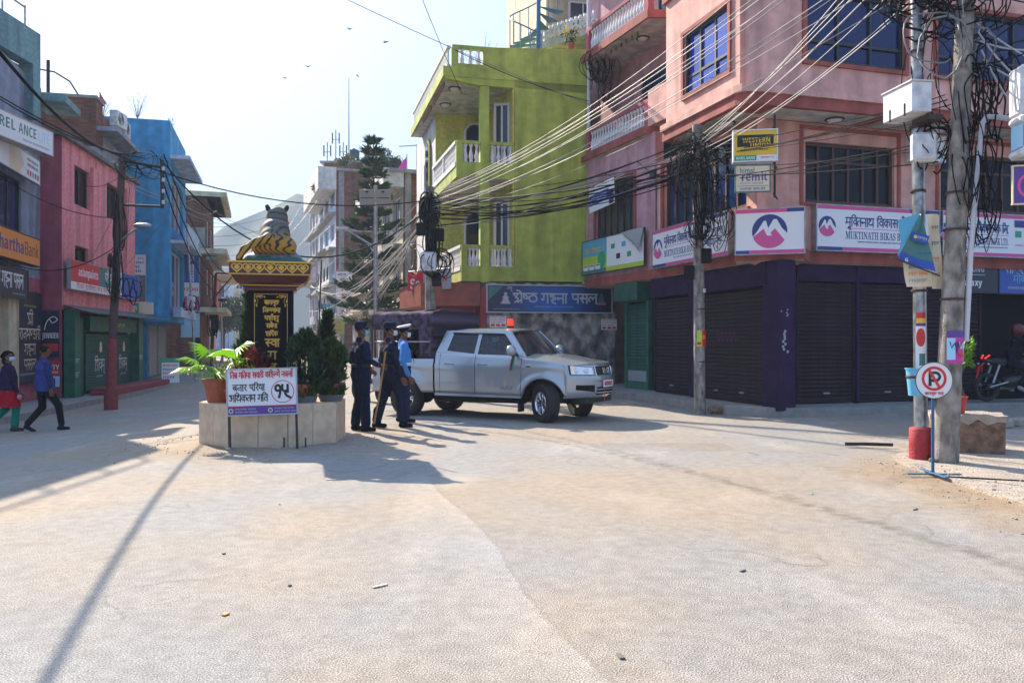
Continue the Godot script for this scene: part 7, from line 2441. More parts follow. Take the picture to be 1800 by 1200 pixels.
	# the two walking away on the left
	var walkA = {"shirt": Color(0.045, 0.055, 0.20), "sleeve": Color(0.03, 0.04, 0.12), "trousers": Color(0.012, 0.012, 0.016), "boots": Color(0.02, 0.022, 0.04), "hem": 0.062, "cell": 0.0145, "calf": false, "bulk": 1.06,
		"leg_r": [V(-0.10, 0.50, 0.13), V(-0.10, 0.085, 0.02), V(0, 0, 1)], "leg_l": [V(0.10, 0.52, 0.02), V(0.11, 0.14, -0.36), V(0, -0.45, 1).normalized()],
		"arm_r": [V(-0.27, 1.14, -0.04), V(-0.25, 0.90, 0.0)], "arm_l": [V(0.26, 1.13, 0.0), V(0.23, 0.90, 0.08)], "look": V(0.08, -0.45, 0)}
	walkA["leg_r"] = [V(-0.10, 0.52, 0.24), V(-0.10, 0.09, 0.30), V(0, 0, 1)]
	walkA["leg_l"] = [V(0.10, 0.49, 0.02), V(0.11, 0.13, -0.26), V(0, -0.5, 1).normalized()]
	t = person("person", "man in blue jacket and black trousers walking away by the shop posters", ground_at(-9.55, -16.7, 2.55), walkA)
	mb = MB.new(); mb.col = Color(0.045, 0.055, 0.20)
	var rows = []
	for q in [[1.14, 0.17, 0.12], [1.10, 0.212, 0.158], [0.96, 0.218, 0.162], [0.82, 0.214, 0.162]]:
		var row = []
		for j in 24: row.append(V(cos(TAU * j / 24) * q[1], q[0], sin(TAU * j / 24) * q[2]))
		rows.append(row)
	mb.sheet(rows, false, true)
	part(t, "jacket_hem", mb, "cloth")
	var red = Color(0.42, 0.012, 0.02); var teal = Color(0.01, 0.20, 0.14)
	var walkB = {"shirt": Color(0.03, 0.018, 0.055), "sleeve": Color(0.03, 0.018, 0.05), "trousers": teal, "boots": Color(0.10, 0.05, 0.035), "hem": 0.075, "cell": 0.0145, "calf": false, "bulk": 1.02, "long_hair": true,
		"leg_r": [V(-0.09, 0.47, 0.12), V(-0.09, 0.085, 0.10), V(0, 0, 1)], "leg_l": [V(0.09, 0.46, -0.02), V(0.10, 0.13, -0.30), V(0, -0.5, 1).normalized()],
		"hip": V(0, 0.88, 0), "chest": V(0, 1.18, 0), "neck": V(0, 1.36, 0.0), "arm_r": [V(-0.23, 1.04, 0.0), V(-0.22, 0.82, 0.12)], "arm_l": [V(0.23, 1.04, 0), V(0.21, 0.82, 0.06)], "look": V(0.0, -0.65, 0)}
	t = person("person", "woman in dark shawl, red tunic and green trousers walking at the left edge", ground_at(-10.28, -16.7, 2.3), walkB)
	mask(t, Color(0.45, 0.55, 0.65))
	mb = MB.new()
	rows = []
	for q in [[1.02, 0.19, 0.145], [0.86, 0.205, 0.16], [0.66, 0.215, 0.19], [0.50, 0.23, 0.21]]:
		var row = []
		for j in 24: row.append(V(cos(TAU * j / 24) * q[1] * (1.0 + 0.03 * sin(j * 3.0)), q[0], sin(TAU * j / 24) * q[2] + 0.02))
		rows.append(row)
	mb.col = red
	mb.sheet(rows, false, true)
	part(t, "tunic", mb, "cloth")
	mb = MB.new(); mb.col = teal
	mb.sheet([[V(0.17, 1.0, -0.10), V(0.12, 1.0, -0.13)], [V(0.185, 0.75, -0.12), V(0.13, 0.75, -0.155)], [V(0.19, 0.55, -0.14), V(0.13, 0.55, -0.18)]])
	part(t, "scarf_end", mb, "cloth")
	mb = MB.new()
	rows = []
	for q in [[1.33, 0.11, 0.10], [1.24, 0.215, 0.13], [1.10, 0.25, 0.165], [0.96, 0.245, 0.165], [0.84, 0.235, 0.155]]:
		var row = []
		for j in 24: row.append(V(cos(TAU * j / 24) * q[1] * (1.0 + 0.02 * sin(j * 5.0)), q[0] + 0.012 * sin(j * 4.0), sin(TAU * j / 24) * q[2]))
		rows.append(row)
	mb.col = Color(0.035, 0.018, 0.06)
	mb.sheet(rows, false, true)
	part(t, "shawl", mb, "cloth")
	mb = MB.new(); mb.col = Color(0.5, 0.2, 0.3)
	mb.ball(Vector3.ZERO, V(0.06, 0.06, 0.05), 10, 7)
	solo("bag", "small pink bag carried by the woman at the left edge", "bag", mb, "vertex paint", t.transform * at(-0.23, 0.70, 0.16))
	# motorcycles
	var bike = build_motorcycle("black motorcycle with red tail lamp under the shuttered corner, rider on it", at(10.8, 0.22, -17.6, 0.15), true, Color(0.014, 0.014, 0.016))
	var rid = {"shirt": Color(0.012, 0.012, 0.016), "trousers": Color(0.012, 0.014, 0.022), "boots": Color(0.35, 0.33, 0.34), "cell": 0.019, "hip": V(0, 0.88, 0), "chest": V(0, 1.18, 0.12), "neck": V(0, 1.34, 0.2),
		"leg_r": [V(-0.2, 0.66, 0.38), V(-0.2, 0.32, 0.12), V(0, -0.4, 1).normalized()], "leg_l": [V(0.2, 0.66, 0.38), V(0.2, 0.32, 0.12), V(0, -0.3, 1).normalized()],
		"arm_r": [V(-0.27, 1.08, 0.35), V(-0.27, 1.0, 0.58)], "arm_l": [V(0.27, 1.08, 0.35), V(0.27, 1.0, 0.58)], "curl_r": 0.9, "curl_l": 0.9}
	t = person("person", "motorcycle rider in dark clothes, red helmet and pale shoes in the corner shade", bike.transform * Transform3D(Basis(Vector3.UP, PI / 2), V(-0.12, 0.0, 0)), rid)
	mb = MB.new(); mb.xf = t.get_meta("head")
	mb.col = Color(0.11, 0.01, 0.015)
	mb.ball(V(0, 0.14, 0), V(0.135, 0.15, 0.155), 18, 12)
	part(t, "helmet", mb, "vertex gloss")
	mb = MB.new(); mb.xf = t.get_meta("head"); mb.col = Color(0.02, 0.05, 0.14)
	mb.ball(V(0, 0.15, 0.012), V(0.133, 0.05, 0.152), 18, 8)
	part(t, "helmet_stripe", mb, "vertex gloss")
	build_motorcycle("red and white scooter standing behind the officers", at(-3.55, 0.0, -20.4, 2.2), false, Color(0.40, 0.015, 0.02))

func build_motorcycle(label, xf, lamp, col):
	var t = thing("motorcycle", label, "motorcycle", xf)
	for x in [-0.66, 0.66]:
		var mb = MB.new()
		mb.lathe([U(0.23, -0.04), U(0.27, -0.055), U(0.295, -0.04), U(0.305, 0), U(0.295, 0.04), U(0.27, 0.055), U(0.23, 0.04)], 28)
		var w = part(t, "wheel", mb, "tyre", Transform3D(Basis(V(1, 0, 0), PI / 2), V(x, 0.305, 0)))
		mb = MB.new()
		mb.lathe([U(0.235, -0.03), U(0.215, 0.0), U(0.235, 0.03)], 24); mb.cyl(V(0, -0.07, 0), V(0, 0.07, 0), 0.05, 10)
		for i in 5: mb.cyl(V(0, 0, 0), V(cos(TAU * i / 5) * 0.225, 0, sin(TAU * i / 5) * 0.225), 0.014, 5)
		part(w, "rim", mb, "black iron")
	var mb = MB.new(); mb.col = col
	skin(mb, [[V(0.28, 0.78, 0), V(0.02, 0.76, 0), 0.15, 0.11, col], [V(0.45, 0.7, 0), V(0.5, 0.5, 0), 0.1, 0.06, col], [V(-0.3, 0.78, 0), V(-0.72, 0.88, 0), 0.08, 0.045, col], [V(0.1, 0.45, 0), V(-0.15, 0.42, 0), 0.16, 0.13, Color(0.03, 0.03, 0.03)]], 0.022, 0.08)
	part(t, "bodywork", mb, "vertex gloss")
	mb = MB.new()
	skin(mb, [[V(0.0, 0.83, 0), V(-0.5, 0.86, 0), 0.085, 0.075, Color(0.015, 0.015, 0.015)]], 0.022, 0.05)
	part(t, "saddle", mb, "black rubber")
	mb = MB.new()
	for s in [-1.0, 1.0]:
		mb.cyl(V(0.66, 0.305, s * 0.09), V(0.48, 0.92, s * 0.09), 0.022, 7); mb.cyl(V(-0.66, 0.305, s * 0.09), V(-0.2, 0.42, s * 0.09), 0.022, 6); mb.cyl(V(-0.6, 0.4, s * 0.12), V(-0.45, 0.78, s * 0.12), 0.026, 6)
		mb.tube([V(0.46, 0.95, s * 0.05), V(0.42, 1.0, s * 0.2), V(0.36, 1.0, s * 0.34)], 0.014, 6)
	mb.tube([V(0.1, 0.3, -0.12), V(-0.3, 0.27, -0.14), V(-0.75, 0.36, -0.16)], 0.035, 8)
	part(t, "frame", mb, "steel")
	mb = MB.new(); mb.ball(V(0.56, 0.86, 0), V(0.08, 0.09, 0.09), 12, 8)
	part(t, "headlight", mb, "chrome")
	for s in [-1.0, 1.0]:
		mb = MB.new(); mb.cyl(V(-0.74, 0.92, s * 0.05), V(-0.66, 0.99, s * 0.10), 0.013, 6)
		part(t, "tail_light", mb, "tail lamp" if lamp else "print red")
		mb = MB.new(); mb.ball(V(-0.74, 0.80, s * 0.15), V(0.03, 0.025, 0.03), 8, 6)
		part(t, "indicator", mb, "chrome")
	mb = MB.new(); mb.bbox(V(-0.84, 0.70, 0), V(0.012, 0.12, 0.2), 0.003); mb.tube([V(-0.7, 0.84, 0), V(-0.84, 0.72, 0), V(-0.9, 0.5, 0)], 0.02, 5)
	part(t, "number_plate", mb, "print red")
	return t

# ---------- the poles at the right and what stands round them ----------
# printed patch bent round a pole of radius r
func bent_print(parent, called, r, a0, a1, y0, y1, mat, xf = Transform3D()):
	var rows = []
	for y in [y0, y1]:
		var row = []
		for i in 9:
			var a = lerpf(a0, a1, i / 8.0)
			row.append(V(sin(a) * r, y, cos(a) * r))
		rows.append(row)
	var mb = MB.new(); mb.sheet(rows)
	return part(parent, called, mb, mat, xf)

# loops of spare cable hung together
func coil_mb(ctr, rx, ry, n, sd, r = 0.011, spread = 0.25, depth = 0.2):
	var g = RandomNumberGenerator.new(); g.seed = sd
	var mb = MB.new()
	for k in n:
		var p = []
		var o = ctr + V(g.randfn() * spread, g.randfn() * spread, g.randfn() * depth)
		var sx = rx * g.randf_range(0.6, 1.25); var sy = ry * g.randf_range(0.6, 1.3)
		var yaw = g.randfn() * 0.7; var ph = g.randf() * TAU; var turns = g.randf_range(0.7, 1.7)
		for i in 19:
			var a = ph + TAU * turns * i / 18.0
			p.append(o + V(cos(a) * sx * cos(yaw), sin(a) * sy + 0.04 * sin(a * 3.0 + k), cos(a) * sx * sin(yaw) + 0.05 * sin(a * 2.0)))
		mb.tube(p, r * g.randf_range(0.7, 1.3), 5, false)
	return mb

func bucket(parent, r, h, mat):
	var mb = MB.new()
	mb.lathe([U(0, 0.0), U(r * 0.72, 0), U(r * 0.97, h * 0.95), U(r * 1.06, h * 0.96), U(r * 1.06, h), U(r * 0.95, h), U(r * 0.7, 0.02)], 24)
	return part(parent, "bucket_body", mb, mat)

func build_right_poles():
	# galvanised steel pole on its red collar
	var t = thing("steel_pole", "galvanised steel pole standing in a red painted collar at the right", "pole", at(5.15, 0.02, -10.3))
	var mb = MB.new()
	mb.tube([V(0, 0, 0), V(-0.03, 3.0, 0), V(-0.09, 8.8, 0)], 0.082, 20, true, 0.07)
	part(t, "shaft", mb, "galvanised")
	mb = MB.new()
	mb.lathe([U(0.145, -0.05), U(0.142, 0.2), U(0.138, 0.385), U(0.125, 0.40), U(0.0, 0.405)], 24)
	part(t, "collar", mb, "red post")
	for y in [2.1, 3.35, 4.15, 5.1]:
		mb = MB.new(); mb.lathe([U(0.089, y), U(0.094, y + 0.005), U(0.094, y + 0.03), U(0.086, y + 0.035)], 18)
		part(t, "band", mb, "rust iron", at(-0.012 * y, 0, 0))
	var pr = at(-0.02, 0, 0)
	bent_print(t, "sticker", 0.0895, -0.9, 0.35, 1.77, 1.84, "print red", pr); bent_print(t, "sticker", 0.0895, -0.9, 0.35, 1.71, 1.769, "print yellow", pr); bent_print(t, "sticker", 0.0895, -0.9, 0.35, 1.675, 1.709, "print purple", pr)
	bent_print(t, "poster", 0.0893, -1.0, 0.45, 1.08, 1.67, "print white", pr)
	mb = MB.new()
	var onto = func(q, w): return V(sin(-0.3 + cos(w) * q * 0.62) * 0.0903, 1.53 + sin(w) * q * 0.115, cos(-0.3 + cos(w) * q * 0.62) * 0.0903)
	for i in 24:
		var a0 = TAU * i / 24; var a1 = TAU * (i + 1) / 24
		for j in 4: mb.quad(onto.call(j / 4.0, a0), onto.call((j + 1) / 4.0, a0), onto.call((j + 1) / 4.0, a1), onto.call(j / 4.0, a1), V(sin(-0.3), 0, cos(-0.3)))
	part(t, "red_disc", mb, "print red", pr)
	bent_print(t, "sticker", 0.0905, -0.5, 0.3, 1.18, 1.33, "print teal", pr)
	part(t, "cable_coil", coil_mb(V(-0.1, 5.75, 0.1), 0.35, 0.28, 12, 61, 0.012, 0.12, 0.1), "cable black")
	part(t, "cable_coil", coil_mb(V(0.06, 3.9, 0.13), 0.24, 0.26, 5, 62, 0.010, 0.04, 0.05), "cable black")
	part(t, "drop_cable", coil_mb(V(0.35, 4.7, 0.1), 0.4, 0.75, 9, 63, 0.007, 0.16, 0.1), "cable black")
	# boxes on it
	var b = thing("junction_box", "white sheet metal junction box held out from the galvanised pole, one side in the sun", "box", at(4.93, 4.47, -10.22, 0.14))
	mb = MB.new(); mb.bbox(V(0, 0, 0), V(0.26, 0.36, 0.60), 0.006)
	part(b, "casing", mb, "white box")
	mb = MB.new(); mb.bbox(V(0, 0.19, 0), V(0.30, 0.02, 0.64), 0.005)
	part(b, "lid", mb, "white box")
	for z in [-0.15, 0.15]:
		mb = MB.new(); mb.cyl(V(-0.13, -0.05, z), V(-0.13, -0.2, z), 0.012, 6)
		part(b, "latch", mb, "rust iron")
	mb = MB.new(); mb.box(V(0.1, -0.26, -0.05), V(0.3, -0.2, 0.28))
	part(b, "bracket", mb, "rust iron")
	b = thing("meter_box", "small white meter box on the galvanised pole inside a loop of black cable", "box", at(5.10, 3.9, -10.14, -0.1))
	mb = MB.new(); mb.bbox(Vector3.ZERO, V(0.29, 0.36, 0.13), 0.025)
	part(b, "casing", mb, "white box")
	mb = MB.new(); mb.bbox(V(0.0, 0.0, 0.06), V(0.25, 0.32, 0.03), 0.012)
	part(b, "cover", mb, "white box")
	# paper banners tied to it
	var f = thing("paper_banner", "teal and blue paper banner hanging askew on the galvanised pole", "banner", at(5.0, 2.62, -10.12, -0.15).scaled_local(V(0.82, 0.88, 1)))
	var rows = []
	for j in 7:
		var v = j / 6.0
		var row = []
		for i in 7:
			var u = i / 6.0
			var l = V(0.05, 0.52, 0).lerp(V(-0.28, -0.10, 0.03), v); var r = V(0.08, 0.50, 0.02).lerp(V(0.24, -0.30, 0.05), v)
			row.append(l.lerp(r, u) + V(0, -0.02 * sin(u * PI), 0.03 * sin(u * 5.0 + v * 3.0)))
		rows.append(row)
	mb = MB.new(); mb.sheet([rows[0], rows[1], rows[2], rows[3], rows[4], rows[5]])
	part(f, "sheet", mb, "print teal")
	mb = MB.new(); mb.sheet([rows[5], rows[6]])
	part(f, "blue_hem", mb, "print blue")
	mb = MB.new()
	mb.sheet([[V(-0.26, 0.44, -0.02), V(0.05, 0.53, 0.0)], [V(-0.22, 0.12, 0.0), V(-0.08, 0.2, 0.02)], [V(-0.27, -0.08, 0.0), V(-0.2, -0.02, 0.03)]])
	part(f, "folded_corner", mb, "print cyan")
	var lab = band(f, "blue_panel", -0.12, -0.06, 0.12, 0.06, "print blue", 0.0); lab.transform = Transform3D(Basis(V(0, 0, 1), -0.28), V(0.03, 0.17, 0.065))
	mb = MB.new(); disc(mb, U(-0.07, 0), 0.025, 0.003)
	part(lab, "yellow_dot", mb, "print yellow"); fine_print(lab, 0.13, 0.05, "print silver", V(0.03, 0, 0.003), 41)
	latin(f, "G", 0.05, 0.0, "print white", V(-0.16, -0.13, 0.055)); fine_print(f, 0.2, 0.03, "print navy", V(0.1, -0.05, 0.085), 42)
	mb = MB.new(); mb.cyl(V(-0.36, -0.09, 0.03), V(0.31, -0.36, 0.05), 0.012, 6)
	part(f, "bottom_stick", mb, "bark")
	for q in [["paper_banner", "cream and yellow paper strip hanging right of the galvanised pole", 5.24, 0.11, 0.98, "print cream", 2.62], ["paper_banner", "pinkish cream paper scrap hanging low on the left of the galvanised pole", 5.02, 0.26, 0.42, "print cream", 2.38]]:
		f = thing(q[0], q[1], "banner", at(q[2], q[6], -10.2, -0.2))
		rows = []
		for j in 6:
			var row = []
			for i in 5: row.append(V((i / 4.0 - 0.5) * q[3] * 1.2, lerpf(0.5, -0.5, j / 5.0) * q[4] * 0.95, 0.02 * sin(j * 1.4 + i)) + V(0.06 * j / 5.0, 0, 0))
			rows.append(row)
		mb = MB.new(); mb.sheet(rows)
		part(f, "sheet", mb, q[5])
		for k in 4: fine_print(f, q[3] * 0.8, 0.05, ["print teal", "print blue", "print orange", "print grey"][k], V(0.03, q[4] * (0.3 - 0.2 * k), 0.03), 43 + k)
	# hanging blue bucket
	var bk = thing("blue_bucket", "light blue plastic bucket strapped to the galvanised pole behind the no-parking disc", "bucket", at(5.02, 0.83, -10.16))
	bucket(bk, 0.125, 0.34, "blue bucket")
	mb = MB.new(); mb.lathe([U(0.117, 0.215), U(0.121, 0.22), U(0.122, 0.245), U(0.118, 0.25)], 20)
	part(bk, "strap", mb, "rust iron")
	mb = MB.new(); mb.lathe([U(0.11, 0.29), U(0, 0.30)], 14)
	part(bk, "soil", mb, "soil")
	# concrete pole with its tangle
	t = thing("concrete_pole", "leaning tapered concrete pole wound with cable loops at the right", "pole", at(5.30, 0.0, -10.02))
	mb = MB.new()
	mb.tube([V(0, -0.1, 0), V(0.14, 3.0, 0.0), V(0.39, 9.0, 0.0)], 0.152, 20, true, 0.082)
	part(t, "shaft", mb, "pole concrete")
	bent_print(t, "poster", 0.146, -0.75, 1.05, 1.24, 1.63, "print magenta", at(0.065, 0, 0)); bent_print(t, "poster_band", 0.1465, -0.75, 1.05, 1.55, 1.63, "print purple", at(0.065, 0, 0)); bent_print(t, "poster_band", 0.1465, -0.75, -0.1, 1.28, 1.54, "print sky", at(0.065, 0, 0)); bent_print(t, "poster_band", 0.147, 0.1, 0.9, 1.30, 1.36, "print red", at(0.065, 0, 0))
	for q in [[0.2, 0.62, 0.03, "print purple"], [0.5, 0.5, 0.02, "print white"], [-0.2, 0.7, 0.03, "print navy"], [0.75, 0.4, 0.02, "print white"]]:
		var pm = MB.new()
		var pts = []
		for i in 6:
			var a = q[0] - 0.3 + 0.12 * i
			pts.append(V(sin(a) * 0.148, 1.34 + 0.16 * absf(sin(i * 1.3 + q[0] * 9.0)), cos(a) * 0.148))
		pm.tube(pts, 0.008, 4)
		part(t, "poster_drawing", pm, q[3], at(0.065, 0, 0))
	for y in [2.0, 2.85, 3.3]:
		mb = MB.new(); mb.lathe([U(0.152 - y * 0.006, y), U(0.156 - y * 0.006, y + 0.01), U(0.152 - y * 0.006, y + 0.03)], 18)
		part(t, "iron_band", mb, "rust iron", at(0.045 * y, 0, 0))
	for q in [[V(0.22, 5.85, 0.05), 0.4, 0.32, 26, 71, 0.009, 0.22], [V(0.36, 4.35, 0.12), 0.13, 0.5, 12, 72, 0.008, 0.10], [V(0.30, 3.55, 0.14), 0.12, 0.42, 10, 73, 0.008, 0.09], [V(0.42, 2.95, 0.12), 0.12, 0.3, 9, 74, 0.007, 0.07], [V(0.55, 4.6, 0.05), 0.26, 0.35, 6, 75, 0.007, 0.12]]:
		part(t, "cable_coil", coil_mb(q[0], q[1], q[2], q[3], q[4], q[5], q[6], 0.1), "cable black")
	part(t, "pale_cable_coil", coil_mb(V(0.1, 5.2, 0.12), 0.3, 0.35, 5, 76, 0.012, 0.15, 0.08), "cable grey")
	for q in [[5.6, 0.10, 0.14], [5.45, 0.05, 0.2]]:
		mb = MB.new(); mb.ball(V(0.62, q[0] - 0.15, 0.12), V(0.07, 0.2, 0.07), 10, 8)
	part(t, "splice_case", mb, "cable black", Transform3D(Basis(V(0, 0, 1), -0.6), V(-1.5, 2.2, 0)))
	mb = MB.new()
	mb.tube([V(5.52, 1.5, -9.95), V(5.56, 2.6, -9.92), V(5.66, 4.12, -9.85), V(5.71, 4.2, -9.85), V(5.82, 4.2, -9.85), V(6.6, 4.08, -9.8)], 0.032, 10)
	solo("conduit_pipe", "grey plastic conduit leaning on the concrete pole and bending to the right", "pipe", mb, "pvc pipe")
	# block with the red bucket and a green plant
	t = thing("concrete_block", "rough plastered concrete block behind the two poles", "block", at(6.18, 0.0, -11.15, -0.42))
	mb = MB.new(); mb.bbox(V(0, 0.22, 0), V(0.86, 0.5, 0.72), 0.03)
	part(t, "body", mb, mk("brown plaster", [0.34, 0.20, 0.12], 0.95, {"tex": "wear", "bump": "fine", "h": 1.2, "s": 0.8, "tri": true}))
	mb = MB.new()
	var top = []
	for i in 9:
		var row = []
		for j in 9:
			var u = i / 8.0 - 0.5; var v = j / 8.0 - 0.5
			var e = 1.0 if i == 0 or j == 0 or i == 8 or j == 8 else 0.0
			row.append(V(u * 0.90, 0.535 - e * 0.012 + 0.010 * sin(i * 2.3 + j * 1.1), v * 0.76))
		top.append(row)
	mb.sheet(top, true)
	for e in 4:
		for i in 8:
			var p0; var p1
			if e == 0: p0 = top[i][0]; p1 = top[i + 1][0]
			elif e == 1: p0 = top[i][8]; p1 = top[i + 1][8]
			elif e == 2: p0 = top[0][i]; p1 = top[0][i + 1]
			else: p0 = top[8][i]; p1 = top[8][i + 1]
			var dn = [V(0, 0, -1), V(0, 0, 1), V(-1, 0, 0), V(1, 0, 0)][e]
			mb.quad(p0, p1, p1 - V(0, 0.09 + 0.03 * sin(i * 2.7), 0) - dn * 0.015, p0 - V(0, 0.09 + 0.03 * sin(i * 2.7 - 2.7), 0) - dn * 0.015, dn)
	part(t, "capping", mb, "sand concrete")
	bk = thing("red_bucket", "bright red bucket with an arching handle on the concrete block", "bucket", at(5.98, 0.545, -11.0))
	bucket(bk, 0.13, 0.22, "red bucket")
	mb = MB.new(); mb.tube([V(-0.13, 0.21, 0), V(-0.10, 0.42, 0), V(-0.05, 0.52, 0), V(0.05, 0.42, 0), V(0.06, 0.21, 0.08)], 0.012, 6)
	part(bk, "handle", mb, "bark")
	mb = MB.new(); mb.tube([V(-0.12, 0.62, 0), V(0.0, 0.42, 0.02), V(-0.1, 0.3, 0)], 0.008, 5); mb.tube([V(-0.04, 0.6, 0), V(-0.02, 0.4, 0.02), V(-0.12, 0.36, 0)], 0.006, 5)
	part(bk, "cord", mb, "print magenta")
	var pl = thing("hanging_plant", "small bright green plant tied behind the concrete pole above the red bucket", "plant", at(5.93, 1.26, -10.75))
	leaf_ball(pl, "foliage", V(0, 0.08, 0), V(0.13, 0.22, 0.12), 240, 0.07, [Color(0.14, 0.30, 0.02), Color(0.22, 0.40, 0.03), Color(0.08, 0.2, 0.02)])
	mb = MB.new(); mb.tube([V(0, -0.15, 0), V(-0.01, 0, 0), V(0.02, 0.15, 0)], 0.008, 5)
	part(pl, "stem", mb, "bark")
	# no-parking disc on a cross foot
	t = thing("no_parking_sign", "round no-parking sign on a thin blue post with a flat cross foot", "sign", at(4.67, 0.0, -9.06, -0.05))
	mb = MB.new(); mb.lathe([U(0.0, -0.006), U(0.196, -0.006), U(0.2, 0), U(0.196, 0.006), U(0, 0.006)], 40)
	part(t, "disc", mb, "print white", Transform3D(Basis(V(1, 0, 0), PI / 2), V(0, 1.07, 0)))
	mb = MB.new(); mb.lathe([U(0.197, -0.009), U(0.204, 0.0), U(0.197, 0.009)], 40)
	part(t, "rim", mb, "rust iron", Transform3D(Basis(V(1, 0, 0), PI / 2), V(0, 1.07, 0)))
	var Q = at(0, 1.09, 0.008)
	mb = MB.new(); disc(mb, Vector2.ZERO, 0.135, 0.0, 0, TAU, 0.105, 40)
	part(t, "red_ring", mb, "print red", Q)
	mb = MB.new(); ribbon(mb, [U(-0.045, -0.07), U(-0.045, 0.07)], 0.016, 0.0015); ribbon(mb, spline([U(-0.045, 0.062), U(0.03, 0.062), U(0.06, 0.022), U(0.03, -0.02), U(-0.045, -0.02)]), 0.015, 0.0017); ribbon(mb, [U(-0.06, -0.065), U(-0.03, -0.065)], 0.006, 0.0018)
	part(t, "letter_p", mb, "print black", Q)
	mb = MB.new(); ribbon(mb, [U(-0.055, 0.095), U(0.055, -0.095)], 0.015, 0.0025)
	part(t, "red_slash", mb, "print red", Q)
	nag(t, "बागलुङ नपा", 0.028, 0.2, "print red", V(0.0, 0.925, 0.009), 0.22)
	mb = MB.new(); mb.cyl(V(0, 0.02, -0.025), V(0, 1.2, -0.025), 0.017, 10)
	part(t, "post", mb, "blue metal")
	mb = MB.new(); mb.bbox(V(0, 0.035, 0), V(0.58, 0.012, 0.05), 0.003)
	part(t, "foot", mb, "blue metal")
	mb = MB.new(); mb.bbox(V(0, 0.045, 0), V(0.05, 0.012, 0.62), 0.003)
	part(t, "foot", mb, "blue metal")
	mb = MB.new(); mb.tube([V(4.72, 0.05, -11.6), V(5.0, 0.055, -11.55), V(5.35, 0.05, -11.5)], 0.024, 8)
	solo("black_hose", "black pipe end lying on the road left of the red collar", "pipe", mb, "black rubber")
	mb = MB.new()
	for k in 4: mb.ball(V(k * 0.05 - 0.08, 0.02, 0.03 * (k % 2)), V(0.05, 0.035, 0.04), 7, 5)
	solo("stone", "small dark stones wedged between the two right poles", "stone", mb, "dark concrete", at(5.22, 0.03, -10.0))
	mb = MB.new(); mb.tube([V(4.72, 0.04, -8.85), V(5.2, 0.035, -8.7), V(5.8, 0.035, -8.45), V(6.6, 0.035, -8.3)], 0.008, 5)
	solo("ground_wire", "thin dark wire trailing over the concrete from the no-parking sign", "wire", mb, "cable black")
	# shop signs that reach in at the right edge
	t = thing("frame_sign", "white framed box sign with pink and blue triangles at the right edge", "sign", at(5.86, 4.14, -9.2, -0.1))
	mb = MB.new()
	mb.bbox(V(-0.15, 0.16, 0), V(0.1, 0.56, 0.3), 0.03); mb.bbox(V(0.3, 0.40, 0), V(0.9, 0.1, 0.3), 0.03); mb.bbox(V(0.25, -0.16, 0), V(0.9, 0.1, 0.32), 0.03); mb.bbox(V(0.25, -0.53, 0), V(0.9, 0.1, 0.32), 0.03)
	part(t, "frame", mb, "white box")
	mb = MB.new(); mb.cbox(V(0.25, 0.16, -0.06), V(0.72, 0.4, 0.02))
	part(t, "back_panel", mb, "white box")
	mb = MB.new(); mb.cbox(V(0.25, -0.345, 0), V(0.86, 0.26, 0.24))
	part(t, "panel", mb, "print sky")
	for k in 3:
		mb = MB.new(); flat_poly(mb, [U(-0.17 + k * 0.16, -0.47), U(-0.03 + k * 0.16, -0.345), U(-0.17 + k * 0.16, -0.22)], 0.123)
		part(t, "pink_triangle", mb, mk("salmon print", [0.62, 0.16, 0.22], 0.4) if k == 0 else "salmon print")
	t = board("poster_board", "purple printed poster board under the box sign at the right edge", at(5.92, 3.25, -9.1, -0.25), 0.62, 0.42, "print purple", "print cream", 0.03, "", 0.015)
	mb = MB.new(); disc(mb, U(-0.12, -0.01), 0.15, 0.002, 0, TAU, 0.12, 24)
	part(t, "ring", mb, "print pink")
	mb = MB.new(); disc(mb, U(-0.12, 0.04), 0.045, 0.003); flat_poly(mb, [U(-0.2, -0.12), U(-0.04, -0.12), U(-0.08, 0.02), U(-0.16, 0.02)], 0.0032)
	part(t, "printed_figure", mb, "print red")
	mb = MB.new(); disc(mb, U(-0.12, -0.08), 0.04, 0.0042)
	part(t, "printed_figure", mb, "print yellow")
	mb = MB.new(); mb.tube([V(5.8, 4.0, -9.1), V(5.85, 3.98, -8.9), V(6.05, 3.9, -8.95)], 0.012, 6); mb.ball(V(5.79, 4.02, -9.05), V(0.06, 0.06, 0.06), 10, 7)
	solo("street_camera", "small pale camera dome at the edge of the box sign", "camera", mb, "white box")

